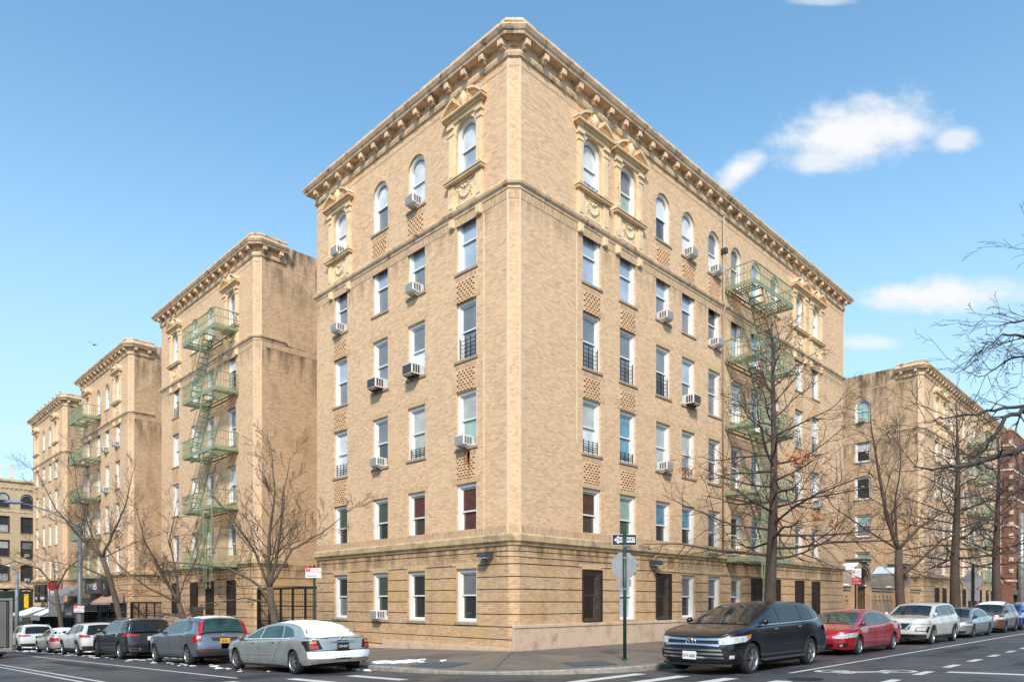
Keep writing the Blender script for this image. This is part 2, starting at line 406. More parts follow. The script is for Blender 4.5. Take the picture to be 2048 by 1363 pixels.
def surround_mesh():
    def f():
        mb=MB()
        # z measured from the top of the string course (16.15); sill at 1.13
        for s in (-1,1):
            mb.box(s*.62,s*.90,-.09,.02,1.12,3.2); mb.box(s*.655,s*.865,-.11,.0,1.3,2.78)
            mb.box(s*.62,s*.93,-.13,.02,2.83,2.91); mb.box(s*.60,s*.95,-.16,.02,3.08,3.2)
            mb.box(s*.60,s*.93,-.10,.02,0,.95); mb.box(s*.66,s*.86,-.125,.0,.12,.82)
            mb.box(s*.57,s*.62,-.05,.02,1.12,3.2)
        # arched plate
        A=arch_pts(1.14,3.23-.57,18)
        for k in range(18):
            (x0,z0),(x1,z1)=A[k],A[k+1]
            mb.quad((x0,-.05,z0),(x1,-.05,z1),(x1,-.05,3.24),(x0,-.05,3.24)); mb.quad((x0,-.05,z0),(x1,-.05,z1),(x1,.1,z1),(x0,.1,z0))
        mb.box(-.6,.6,-.035,.02,0,.98); 
        # sill
        mb.bbox(-1.02,1.02,-.22,.02,.98,1.06,.02); mb.bbox(-1.06,1.06,-.26,.02,1.061,1.13,.02)
        # entablature
        mb.box(-.94,.94,-.12,.02,3.22,3.36); mb.bbox(-1.04,1.04,-.2,.02,3.361,3.43,.02); mb.bbox(-1.12,1.12,-.3,.02,3.431,3.52,.02)
        # broken segmental pediment
        for s in (-1,1):
            n=8; R=1.45
            P=[]
            for k in range(n+1):
                t=k/n; x=1.12-.74*t; z=3.52+.44*sin(t*pi*.5)**.9
                P.append((s*x,z))
            for k in range(n):
                (x0,z0),(x1,z1)=P[k],P[k+1]
                for th0,th1,dp in ((-.13,-.05,-.2),(-.05,.03,-.31)):
                    a=[(x0,dp,z0+th0),(x1,dp,z1+th0),(x1,dp,z1+th1),(x0,dp,z0+th1)]
                    b=[(p[0],.02,p[2]) for p in a]
                    mb.add(a+b,[(0,1,2,3),(3,2,6,7),(0,4,5,1)])
            x1,z1=P[-1]; mb.box(x1-.004,x1+.004,-.31,.02,z1-.13,z1+.03)
            mb.quad((s*1.1,-.03,3.52),(s*.38,-.03,3.52),(s*.38,-.03,3.9),(s*.9,-.03,3.72))
        mb.smooth=True
        mb.lathe([(.0,3.52),(.1,3.53),(.08,3.6),(.12,3.64),(.16,3.77),(.17,3.88),(.13,3.97),(.07,4.0),(.09,4.06),(.06,4.11),(0,4.14)],12,'z',(0,-.13,0))
        mb.smooth=False
        # little brackets under the string course
        for s in (-1,1): mb.bbox(s*.62,s*.88,-.12,.02,-.62,-.27,.015); mb.box(s*.67,s*.83,-.14,0,-.57,-.33)
        return mb.mesh('window_surround',M['terra'])
    return memo('surround',f)
def carving_mesh():
    def f():
        mb=MB(); mb.smooth=True; rnd=random.Random(3)
        def blob(x,z,r,fl=.6): 
            r*=1.15; mb.lathe([(0,-r*1.1),(r*.6,-r*.85),(r,0)],8,'y',(x,-.035,z))
        for k in range(11):
            a=pi+pi*k/10; blob(.30*cos(a),.62+.28*sin(a),.055)
        for s in (-1,1):
            for k in range(5): blob(s*(.33+.02*sin(k*2)),.62-.08*k,.05-.004*k)
            for k in range(4): blob(s*(.12+.03*k),.72+.025*k,.04)
        blob(0,.72,.07); blob(0,.34,.06); blob(.08,.42,.045); blob(-.08,.42,.045)
        mb.smooth=False
        for a,b,c,d in ((-.52,-.48,.1,.9),(.48,.52,.1,.9),(-.48,.48,.1,.14),(-.48,.48,.86,.9)): mb.box(a,b,-.06,.0,c,d)
        return mb.mesh('carved_garland_panel',M['terra'])
    return memo('carving',f)

def ac_mesh(style):
    def f():
        dark = style=='dark'
        w,h,d=(.62,.42,.45) if dark else (.52,.36,.36)
        a=MB(); a.bbox(-w/2,w/2,-d,.2,0,h,.02)
        g=MB(); g.box(-w/2+.03,w/2-.03,-d-.006,-d+.01,.04,h-.04)
        for s in (-1,1):
            for k in range(3): g.box(s*(w/2-.01),s*(w/2+.004),-d+.06+k*.12,-d+.14+k*.12,.06,h-.06)
        sl=MB()
        for k in range(9): sl.box(-w/2+.03,w/2-.03,-d-.012,-d-.005,.055+k*(h-.1)/9,.065+k*(h-.1)/9)
        br=MB(); br.bar((-w/2+.08,-d+.03,-.01),(-w/2+.08,.05,-.14),.03); br.bar((w/2-.08,-d+.03,-.01),(w/2-.08,.05,-.14),.03)
        br.box(-w/2+.02,w/2-.02,-d*.5,.1,-.03,-.002)
        fl=MB(); 
        return (a.mesh('casing',M['acwhite']),g.mesh('vent',M['acdark' if dark else 'acgrille']),sl.mesh('louvres',M['acwhite' if not dark else 'acgrille']),br.mesh('bracket',M['acwhite'] if not dark else M['iron']))
    return memo(('ac',style),f)
def place_ac(loc,rotz,label,style='white'):
    t=thing('air_conditioner',label,'air conditioner',loc,rotz,'window air conditioners')
    for n,me in zip(('casing','vent','louvres','bracket'),ac_mesh(style)): link(n,me,t)
    return t

# ------------------------------------------------------------------ buildings
CH=.27
class Face:
    """one facade. left: wall on x=0 facing -x, s runs +y ; right: wall on y=0 facing -y, s runs +x"""
    def __init__(s,left): s.left=left; s.rot=-pi/2 if left else 0
    def P(s,u,d,z): return (-d,u,z) if s.left else (u,-d,z)
GRO=[.35+.437*k-.0 for k in range(-8,8)]
def wall(mbU,mbL,F,s0,s1,ops,ztop,zbot,zsplit=3.8):
    S={s0,s1}; Z={ztop,zbot,zsplit}
    for (c,w,z0,z1,arch) in ops:
        S|={c-w/2,c+w/2}; Z|={z0,z1}
        if arch: Z.add(z1-w/2)
    gro=[g for g in GRO if g>zbot+.1 and g<3.5]
    for g in gro: Z|={g-.017,g+.017}
    S=sorted(S); Z=sorted(Z)
    for i in range(len(S)-1):
        if S[i+1]-S[i]<1e-5: continue
        cu=(S[i]+S[i+1])/2
        for j in range(len(Z)-1):
            if Z[j+1]-Z[j]<1e-5: continue
            cz=(Z[j]+Z[j+1])/2
            if any(abs(cu-c)<w/2 and z0<cz<z1 for (c,w,z0,z1,a) in ops): continue
            mb=mbU if cz>zsplit else mbL
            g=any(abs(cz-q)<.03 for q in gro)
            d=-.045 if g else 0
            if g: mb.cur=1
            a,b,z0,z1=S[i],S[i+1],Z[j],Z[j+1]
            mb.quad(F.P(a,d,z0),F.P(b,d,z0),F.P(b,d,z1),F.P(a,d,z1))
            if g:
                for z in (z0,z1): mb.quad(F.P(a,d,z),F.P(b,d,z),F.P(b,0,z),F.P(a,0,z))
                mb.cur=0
    for (c,w,z0,z1,arch) in ops:
        mb=mbU if z0>zsplit else mbL
        hw=w/2; zs=z1-hw if arch else z1; D=-.12
        for x in (c-hw,c+hw): mb.quad(F.P(x,0,z0),F.P(x,D,z0),F.P(x,D,zs),F.P(x,0,zs))
        mb.quad(F.P(c-hw,0,z0),F.P(c+hw,0,z0),F.P(c+hw,D,z0),F.P(c-hw,D,z0))
        if not arch: mb.quad(F.P(c-hw,0,z1),F.P(c+hw,0,z1),F.P(c+hw,D,z1),F.P(c-hw,D,z1))
        else:
            A=arch_pts(w,zs,16)
            for k in range(16):
                (x0,q0),(x1,q1)=A[k],A[k+1]
                mb.quad(F.P(c+x0,0,q0),F.P(c+x1,0,q1),F.P(c+x1,0,z1),F.P(c+x0,0,z1))
                mb.quad(F.P(c+x0,0,q0),F.P(c+x1,0,q1),F.P(c+x1,D,q1),F.P(c+x0,D,q0))
SILL={1:.92,2:4.05,3:7.32,4:10.56,5:13.82,6:17.28}
HGT={1:1.95,2:1.95,3:2.08,4:2.14,5:2.2,6:2.08}
LCOL=[2.47,5.48,7.97,11.1]
RCOL=[4.25,6.6,9.2,11.27,13.6,15.8,17.97,20.2,23.35,25.7]
def put_window(root,F,s,fl,spec,w=1.12,arch=None,frame='white',z0=None,h=None):
    arch=(fl==6) if arch is None else arch
    z0=SILL[fl] if z0 is None else z0; h=HGT[fl] if h is None else h
    rail=.5 if fl!=2 else .48
    me,*_=win_frame_mesh(w,h,arch,frame,rail)
    o=link('window',me,root,F.P(s,0,z0),F.rot)
    up,lo=spec.get('p',('dark','dark'))
    link('pane',pane_mesh(w,h,arch,True,up,rail),o); link('pane',pane_mesh(w,h,arch,False,lo,rail),o)
    if spec.get('sill',True): link('sill',sill_mesh(w),o)
    if spec.get('guard'): link('window_guard',guard_mesh(w,spec['guard']),o)
    if spec.get('grille'): link('security_grille',grille_mesh(w,h),o)
    return o
ORD=['first','second','third','fourth','fifth','sixth','seventh','eighth','ninth','tenth']
FLN={1:'ground',2:'second',3:'third',4:'fourth',5:'fifth',6:'top'}
def deco_face(root,F,cols,surr,specs,desc,plain=False,floors=(1,2,3,4,5,6),rnd=None):
    """windows, lintels, panels, surrounds and air conditioners of a street facade"""
    for i,s in enumerate(cols):
        for fl in floors:
            sp=specs.get((i,fl))
            if sp is None:
                r=rnd.random()
                ch={6:['white','grey','sky','white'],5:['sky','grey','sky','blind'],4:['grey','sky','white','grey'],3:['blind','grey','dark','white'],2:['dark','green','brown','dark'],1:['dark','dark','grey','brown']}[fl]
                a=rnd.choice(ch); b=rnd.choice(ch) if r<.4 else a
                sp={'p':(a,b)}
            if sp=='skip': continue
            if fl==6 and i in surr: sp=dict(sp,sill=False)
            if fl==2: sp=dict(sp,sill=False)
            put_window(root,F,s,fl,sp)
            z0=SILL[fl]; top=z0+HGT[fl]
            if fl in (1,2,3,4) : link('brick_lintel',lintel_mesh(1.12,i in surr and fl>1),root,F.P(s,0,top+.01),F.rot)
            if (i in surr and fl in (3,4,5)) or (i not in surr and fl==6):
                zz=z0-.12-1.07
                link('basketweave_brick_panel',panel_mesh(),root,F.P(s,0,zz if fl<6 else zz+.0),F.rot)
            if fl==6 and i in surr:
                o=link('window_surround',surround_mesh(),root,F.P(s,0,16.15),F.rot)
                link('carved_garland_panel',carving_mesh(),o)
            if 'ac' in sp:
                place_ac(tuple(root.matrix_local @ V(F.P(s,.0,z0+(.02 if fl>1 else .03)))),F.rot,
                         f"{'dark-fronted' if sp['ac']=='dark' else 'white'} air conditioner, {ORD[i]} window column, {FLN[fl]} floor, {desc}",sp['ac'])
CORN=[(0,20.38),(.07,20.40),(.11,20.5),(.11,20.56),(.04,20.6),(.04,20.88),(.38,20.9),(.41,20.98),(.45,21.01),(.52,21.12),(.52,21.17),(.2,21.26),(.2,21.44),(.25,21.46),(.25,21.54),(0,21.54)]
STRG=[(0,15.86),(.04,15.88),(.05,15.96),(.12,16.01),(.15,16.08),(.15,16.13),(0,16.15)]
BAND=[(0,3.60),(.05,3.62),(.08,3.70),(.15,3.76),(.16,3.96),(.12,4.0),(0,4.04)]
def corner_building(name,label,cat,org,LL,RR,lret=None,rret=None,zbot=-.6,depthback=None,ldeco=None,rdeco=None,lops=None,rops=None,chamfer=True,group=None,shop=False,side='brick_side'):
    root=thing(name,label,cat,(org[0],org[1],0),group=group)
    bpy.context.view_layer.update()
    FL,FR=Face(True),Face(False)
    U,Lo=MB(),MB(); US,LS=MB(),MB()
    lo=[]; ro=[]
    if ldeco: lo=[(s,1.12,SILL[f],SILL[f]+HGT[f],f==6) for s in ldeco['cols'] for f in ldeco.get('floors',(1,2,3,4,5,6))]
    if rdeco: ro=[(s,1.12,SILL[f],SILL[f]+HGT[f],f==6) for s in rdeco['cols'] for f in rdeco.get('floors',(1,2,3,4,5,6))]
    lo+= lops or []; ro+= rops or []
    wall(*( (U,Lo) if ldeco else (US,LS)),FL,CH,LL,lo,21.4,zbot)
    wall(*( (U,Lo) if rdeco else (US,LS)),FR,CH,RR,ro,21.4,zbot)
    # chamfered corner, back walls, roof
    gro=[g for g in GRO if g>zbot+.1 and g<3.5]; Z=[zbot]+[q for g in gro for q in (g-.017,g+.017)]+[3.8,21.4]
    for a,b in zip(Z[:-1],Z[1:]):
        mb=U if a>3.7 else Lo; g=any(abs((a+b)/2-q)<.03 for q in gro); d=.05 if g else 0; mb.cur=1 if g else 0
        mb.quad((d,CH+d*.4,a),(CH+d*.4,d,a),(CH+d*.4,d,b),(d,CH+d*.4,b))
        if g:
            for z in (a,b): mb.poly([(0,CH,z),(CH,0,z),(CH+.01,d,z),(d,CH+.01,z)])
    US.quad((0,LL,zbot),(RR,LL,zbot),(RR,LL,21.4),(0,LL,21.4)); US.quad((RR,0,zbot),(RR,LL,zbot),(RR,LL,21.4),(RR,0,21.4))
    US.quad((0,LL,20.7),(RR,LL,20.7),(RR,0,20.7),(0,0,20.7))
    # parapet inner faces
    t=.3
    US.quad((t,t,20.7),(t,LL-t,20.7),(t,LL-t,21.4),(t,t,21.4)); US.quad((t,t,20.7),(RR-t,t,20.7),(RR-t,t,21.4),(t,t,21.4))
    US.quad((CH,0,21.4),(RR,0,21.4),(RR,t,21.4),(CH,t,21.4)); US.quad((0,CH,21.4),(0,LL,21.4),(t,LL,21.4),(t,CH,21.4))
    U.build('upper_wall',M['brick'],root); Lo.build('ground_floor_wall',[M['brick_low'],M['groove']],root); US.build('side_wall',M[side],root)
    if LS.v: LS.build('ground_floor_side_wall',[M['brick_low'],M['groove']],root)
    # trim
    lr=[(lret or 1.2,LL),(0,LL)] if ldeco else [(0,lret or 1.7)]
    rr=[(RR,0),(RR,rret or 1.2)] if rdeco else [(rret or 1.7,0)]
    path=lr+[(0,CH),(CH,0)]+rr
    full=([(0,LL)])+[(0,CH),(CH,0)]+[(RR,0)]
    mb=MB(); mb.sweep(path,CORN); mb.build('cornice',M['cornice'],root)
    def brk():
        md=MB(); md.bbox(-.115,.115,-.35,-.03,.02,.25,.02); md.bbox(-.09,.09,-.25,-.03,-.05,.02,.02); return md.mesh('cornice_bracket',M['cornice'])
    def mod(p0,p1,n,F):
        for k in range(n): link('cornice_bracket',memo('bracket',brk),root,F.P(p0+(p1-p0)*(k+.5)/n,0,20.64),F.rot)
    le=LL if ldeco else (lret or 1.7); re_=RR if rdeco else (rret or 1.7)
    mod(-.1,le+.1,max(2,round(le/.93)),FL); mod(-.1,re_+.1,max(2,round(re_/.93)),FR)
    mb=MB(); mb.sweep(path,STRG); mb.build('string_course',M['cornice'],root)
    mb=MB(); mb.sweep([(full[0])]+full[1:],[(0,15.55),(.012,15.55),(.012,15.86),(0,15.86)]); 
    mb.sweep(full,[(0,20.08),(.006,20.08),(.006,20.15),(0,20.15)])
    if not shop: mb.sweep(full,[(0,4.04),(.008,4.04),(.008,4.3),(0,4.3)]) if ldeco else None
    mb.build('soldier_course',M['soldier'],root)
    mb=MB(); mb.sweep(full if rdeco and ldeco else path,BAND); mb.build('belt_course',M['bandstone'],root)
    # pale vertical strips beside the chamfer
    mb=MB()
    for z0,z1 in ((4.04,15.86),(16.15,20.38)):
        mb.box(-.015,.01,CH-.01,CH+.07,z0,z1); mb.box(CH-.01,CH+.07,-.015,.01,z0,z1)
        if ldeco: pass
    mb.build('corner_strip',M['quoin'],root)
    if ldeco: deco_face(root,FL,ldeco['cols'],ldeco['surr'],ldeco['specs'],ldeco['desc'],floors=ldeco.get('floors',(1,2,3,4,5,6)),rnd=ldeco['rnd'])
    if rdeco: deco_face(root,FR,rdeco['cols'],rdeco['surr'],rdeco['specs'],rdeco['desc'],floors=rdeco.get('floors',(1,2,3,4,5,6)),rnd=rdeco['rnd'])
    return root,FL,FR

# ---- main corner block
P=lambda a,b=None,**k: dict(p=(a,b or a),**k)
Lspec={(0,6):P('white','sky'),(1,6):P('white','white',ac='white'),(2,6):P('white','grey'),(3,6):P('white','white',ac='white'),
 (0,5):P('sky','sky'),(1,5):P('sky','grey',ac='white'),(2,5):P('sky','grey'),(3,5):P('grey','grey',ac='white'),
 (0,4):P('grey','grey',guard=.75),(1,4):P('grey','white',ac='dark'),(2,4):P('grey','grey',ac='dark'),(3,4):P('sky','grey'),
 (0,3):P('blind','mint',ac='white'),(1,3):P('blind','blind',guard=.35),(2,3):P('grey','dark',ac='white'),(3,3):P('white','white',guard=.5),
 (0,2):P('red','red'),(1,2):P('red','brown'),(2,2):P('green','dark'),(3,2):P('green','dark'),
 (0,1):P('grey','dark'),(1,1):P('dark','dark'),(2,1):P('green','dark',ac='white'),(3,1):P('dark','grey')}
Rspec={(0,6):P('white','white',guard=.3),(1,6):P('grey','mint'),(2,6):P('white','dark'),(3,6):P('white','white',ac='white'),(4,6):P('grey','white',ac='white'),
 (0,5):P('sky','sky'),(1,5):P('sky','sky'),(2,5):P('sky','grey',ac='white'),(3,5):P('sky','grey'),(4,5):P('dark','grey',ac='white'),
 (0,4):P('grey','grey',guard=.8),(1,4):P('grey','grey',guard=.8),(2,4):P('grey','dark',guard=.8),(3,4):P('sky','grey',ac='dark'),(4,4):P('grey','grey'),
 (0,3):P('blind','white',guard=.45),(1,3):P('teal','teal',guard=.35),(2,3):P('blind','blind',ac='white'),(3,3):P('blind','grey',guard=.35),(4,3):P('grey','dark'),
 (0,2):P('red','brown'),(1,2):P('mint','green'),(2,2):P('teal','dark'),(3,2):P('teal','dark'),(4,2):P('grey','dark'),
 (0,1):P('dark','dark',grille=True),(1,1):P('board','board'),(2,1):P('dark','dark',grille=True),(3,1):P('grey','dark'),(4,1):P('grey','dark'),(5,1):P('grey','dark'),
 (6,1):P('dark','dark',grille=True),(7,1):P('dark','dark',grille=True),(8,1):P('dark','dark',grille=True),(9,1):P('dark','dark',grille=True),
 (8,4):P('white','white',guard=.6),(9,4):P('white','grey',guard=.6),(8,3):P('white','dark'),(9,3):P('white','white',ac='white')}
main,FLm,FRm=corner_building('apartment_block','six-storey tan brick apartment block on the street corner, nearest and tallest in view','building',(0,0),13.19,30.17,
  ldeco=dict(cols=LCOL,surr=(0,3),specs=Lspec,desc='left face of corner block',rnd=random.Random(1)),
  rdeco=dict(cols=RCOL,surr=(0,1,8,9),specs=Rspec,desc='right face of corner block',rnd=random.Random(2)),zbot=-.7,lret=1.3,rret=1.3)
# granite base
mb=MB()
def gran(x0,x1,zt,prot=.08,joint=2.3,face='r',zb=-.8):
    s=x0; k=0; rnd=random.Random(5)
    while s<x1-.02:
        e=min(x1,s+joint*rnd.uniform(.8,1.15))
        if x1-e<.5: e=x1
        if face=='r': mb.bbox(s+.004,e-.004,-prot,.01,zb,zt-.12,.008); mb.bbox(s+.004,e-.004,-prot-.03,.01,zt-.118,zt,.015)
        else: mb.bbox(-prot,.01,s+.004,e-.004,zb,zt,.01)
        s=e
gran(-.10,29.9,.86); mb.M=None
gran(.1,7.7,.06,face='l'); gran(7.7,13.1,-.16,face='l')
mb.build('granite_base',M['granite'],main)
# conduit, floodlight pipe, downspout
mb=MB(); mb.smooth=True
mb.tube([(-.02,.9,3.28),(-.02,.27,3.24),(.27,-.03,3.24),(7.3,-.03,3.2)],.014,6)
mb.tube([(8.9,-.03,3.0),(14.3,-.03,2.95),(29.5,-.03,3.0)],.014,6)
mb.tube([(14.3,-.12,20.3),(14.3,-.12,16.3),(14.3,-.2,16.1),(14.3,-.2,15.9),(14.3,-.09,15.7),(14.3,-.09,4.1)],.045,8)
mb.tube([(14.55,-.05,19.5),(14.5,-.05,16.3)],.02,6); 
mb.build('pipes',M['pipe'],main)
mb=MB(); mb.bbox(14.2,14.4,-.3,0,18.5,18.75,.02); mb.build('alarm_box',M['acdark'],main)

# ---- other wings on the left street
def wspec(rnd,acs=(),n=4):
    d={}
    for i,f in acs: d[(i,f)]=P('white','grey',ac='white')
    return d
w2s={(0,1):P('dark','dark',grille=True),(1,1):P('brown','dark',grille=True),(2,1):P('brown','brown',grille=True),(3,1):P('dark','dark',grille=True),(0,5):P('white','dark',guard=.9),
     (0,3):P('white','grey'),(0,4):P('grey','grey'),(3,5):P('sky','dark',guard=.6)}
W2COL=[3.1,6.15,8.6,11.8]
wing2,_,_=corner_building('apartment_wing','tan brick wing with green fire escape, left of the corner block across the gated gap','building',(0,19.64),14.45,26,
  ldeco=dict(cols=W2COL,surr=(0,3),specs=w2s,desc='second block',rnd=random.Random(11)),zbot=-2.2,group='matching wings down the left street')
w3s={(0,5):P('white','grey',ac='white'),(1,5):P('white','grey',ac='white'),(1,4):P('white','grey',ac='white')}
w3fl=(2,3,4,5,6)
wing3,_,_=corner_building('apartment_wing','tan brick wing over shops with awnings, third block along the left street','building',(0,40.94),13.3,26,
  ldeco=dict(cols=[2.9,5.7,8.1,11.2],surr=(0,3),specs=w3s,floors=w3fl,desc='wing above the shops',rnd=random.Random(12)),zbot=-3,shop=True,group='matching wings down the left street')
w4s={(2,5):P('white','grey',ac='white')}
wing4,_,_=corner_building('apartment_wing','farthest tan brick wing on the left street with birds along its roofline','building',(0,60.55),13.0,26,
  ldeco=dict(cols=[2.9,5.4,8.1,11.1],surr=(0,3),specs=w4s,floors=w3fl,desc='farthest left wing',rnd=random.Random(13)),zbot=-4,shop=True,group='matching wings down the left street')
# ---- wing on the right street beyond the courtyard
w5col=[s for s in RCOL]
w5s={(i,1):P('dark','dark',grille=True) for i in range(10)}
sidew=[(4.66,1.3,SILL[f],SILL[f]+1.95,f==6) for f in (2,3,4,5,6)]
wing5,FL5,FR5=corner_building('apartment_wing','tan brick wing beyond the courtyard gates on the right street','building',(47.69,0),12.5,30.5,lret=2.0,
  rdeco=dict(cols=w5col,surr=(0,1,8,9),specs=w5s,desc='wing beyond the courtyard',rnd=random.Random(14)),zbot=-.7,lops=sidew)
for f,pp in ((2,('mint','dark')),(3,('mint','grey')),(4,('dark','dark')),(5,('white','dark')),(6,('mint','mint'))):
    put_window(wing5,FL5,4.66,f,dict(p=pp),w=1.3,h=1.95)
    if f<6: link('brick_lintel',lintel_mesh(1.3,False),wing5,FL5.P(4.66,0,SILL[f]+1.97),FL5.rot)
place_ac((47.69,4.66,SILL[6]),-pi/2,'white air conditioner in the arched window high on the courtyard side wall')

# ---- fire escapes
def fire_escape(label,loc,rotz,length,levels,mirror=1,p=1.42,ladder_s=1.0,stair=(1.0,2.9)):
    """local: x along wall, -y outward. levels = platform heights"""
    t=thing('fire_escape',label,'fire escape',loc,rotz,'pale green fire escapes')
    H=.98
    for li,z in enumerate(levels):
        mb=MB()
        X=lambda x: x if mirror>0 else length-x
        def bx(x0,x1,y0,y1,z0,z1): 
            a,b=X(x0),X(x1); mb.box(min(a,b),max(a,b),y0,y1,z0,z1)
        # edge channels
        bx(0,length,-p-.03,-p,z-.05,z+.09); bx(0,length,-.12,-.09,z-.03,z+.05); bx(0,.03,-p,-.0,z-.05,z+.09); bx(length-.03,length,-p,-.0,z-.05,z+.09)
        top=li==len(levels)-1; bot=li==0
        hole=None if bot else (stair[0]-.35,stair[1]-.2) 
        # slats run along the wall; gap for the stair on the outer half
        n=10
        for k in range(n):
            y=-.14-(p-.18)*k/(n-1)
            if hole and y<-.62:
                bx(.03,hole[0],y-.028,y+.012,z,z+.03); bx(hole[1],length-.03,y-.028,y+.012,z,z+.03)
            else: bx(.03,length-.03,y-.028,y+.012,z,z+.03)
        cr=[.6,length*.45,length-.6]
        for x in cr:
            if hole and hole[0]<x<hole[1]: bx(x-.02,x+.02,-.62,-.0,z-.05,z)
            else: bx(x-.02,x+.02,-p,-.0,z-.05,z)
        if hole:
            bx(hole[0]-.02,hole[0]+.02,-p,-.6,z-.06,z); bx(hole[1]-.02,hole[1]+.02,-p,-.6,z-.06,z); bx(hole[0],hole[1],-.62,-.59,z-.06,z)
        # brackets to the wall
        for x in (.3,length-.3):
            mb.bar((X(x),-p+.1,z-.05),(X(x),-.0,z-.05),.04)
        mb.build('platform',M['green'],t)
        rb=MB()
        for zz,w in ((z+H,.045),(z+H*.55,.025),(z+.14,.025)):
            rb.bar((X(.015),-p-.015,zz),(X(length-.015),-p-.015,zz),w); rb.bar((X(.015),-p-.015,zz),(X(.015),0,zz),w); rb.bar((X(length-.015),-p-.015,zz),(X(length-.015),0,zz),w)
        nb=int(length/.155)
        for k in range(nb+1): 
            x=.015+(length-.03)*k/nb; rb.bar((X(x),-p-.015,z),(X(x),-p-.015,z+H),.02)
        for k in range(1,9):
            y=-p*k/9
            for x in (.015,length-.015): rb.bar((X(x),y,z),(X(x),y,z+H),.02)
        rb.build('railing',M['green'],t)
        if not bot:
            sb=MB(); z1=levels[li-1]; x0,x1=stair[0],stair[1]
            for y in (-.72,-p+.06):
                sb.bar((X(x0-.25),y,z+.03),(X(x1),y,z1+.03),.03,.12)
                sb.bar((X(x0+.15),y,z+.1),(X(x1+.35),y,z1+.75),.022)
                for q in (.15,.55,.9): 
                    px=x0-.25+(x1-x0+.25)*q; pz=z+(z1-z)*q
                    sb.bar((X(px),y,pz),(X(px+.12),y,pz+.62),.018)
            ns=12
            for k in range(1,ns):
                q=k/ns; xx=X(x0-.25+(x1-x0+.25)*q); zz=z+(z1-z)*q
                sb.box(xx-.09,xx+.09,-p+.06,-.72,zz,zz+.02)
            sb.build('stair',M['green'],t)
    # drop ladder and its guide frame
    z=levels[0]; l=MB(); 
    gx0,gx1=ladder_s,ladder_s+1.15
    yy=-p-.06
    for gx in (gx0,gx1): l.bar((X(gx),yy,levels[1]),(X(gx),yy,z-.85),.05)
    l.bar((X(gx0),yy,z-.85),(X(gx1),yy,z-.85),.05)
    l.build('ladder_guide',M['green'],t)
    l=MB()
    for gx in (gx0+.33,gx1-.3): l.bar((X(gx),yy+.03,levels[1]-.6),(X(gx),yy+.03,z-1.25),.04)
    for k in range(14):
        zz=z-1.1+k*.33; l.bar((X(gx0+.33),yy+.03,zz),(X(gx1-.3),yy+.03,zz),.022)
    l.build('drop_ladder',M['green'],t)
    return t
LV=[3.66,6.9,10.15,13.4,16.85]
fire_escape('pale green fire escape on the corner block, behind the orange-leaved oak',(14.6,0,0),0,4.4,LV,1,p=1.5,ladder_s=.75,stair=(1.2,3.1))
fire_escape('pale green fire escape on the second block, left of the wide black gate',(0,26.6,0),-pi/2,4.8,LV,-1,p=1.3,ladder_s=.35,stair=(2.0,3.9))
fire_escape('pale green fire escape on the wing above the shops',(0,52.6,0),-pi/2,4.4,LV,-1,p=1.3,ladder_s=.3,stair=(1.8,3.6))
fire_escape('pale green fire escape beyond the courtyard, half hidden by street trees',(62.3,0,0),0,4.4,LV,1,p=1.5,ladder_s=.8,stair=(1.2,3.1))

# ---- floodlights on the base
def floodlight(loc,rotz,label):
    t=thing('floodlight',label,'floodlight',loc,rotz,'grey wall floodlights')
    mb=MB(); 
    P0=[(-.24,-.02,-.1),(.24,-.02,-.1),(.24,-.02,.14),(-.24,-.02,.14)]; P1=[(-.22,-.42,-.06),(.22,-.42,-.06),(.2,-.36,.10),(-.2,-.36,.10)]
    mb.add(P0+P1,[(0,1,2,3),(4,5,6,7),(3,2,6,7),(0,1,5,4),(0,3,7,4),(1,2,6,5)]); mb.build('housing',M['floodgrey'],t)
    mb=MB(); mb.box(-.2,.2,-.4,-.04,-.115,-.09); mb.build('lens',M['lampglass'],t)
    mb=MB(); mb.box(-.05,.05,-.06,0,-.28,-.1); mb.build('mount',M['galv'],t)
floodlight((0,1.25,3.3),-pi/2,'grey wedge floodlight left of the corner above the ground floor windows')
floodlight((8.35,0,3.3),0,'grey wedge floodlight behind the stop sign')

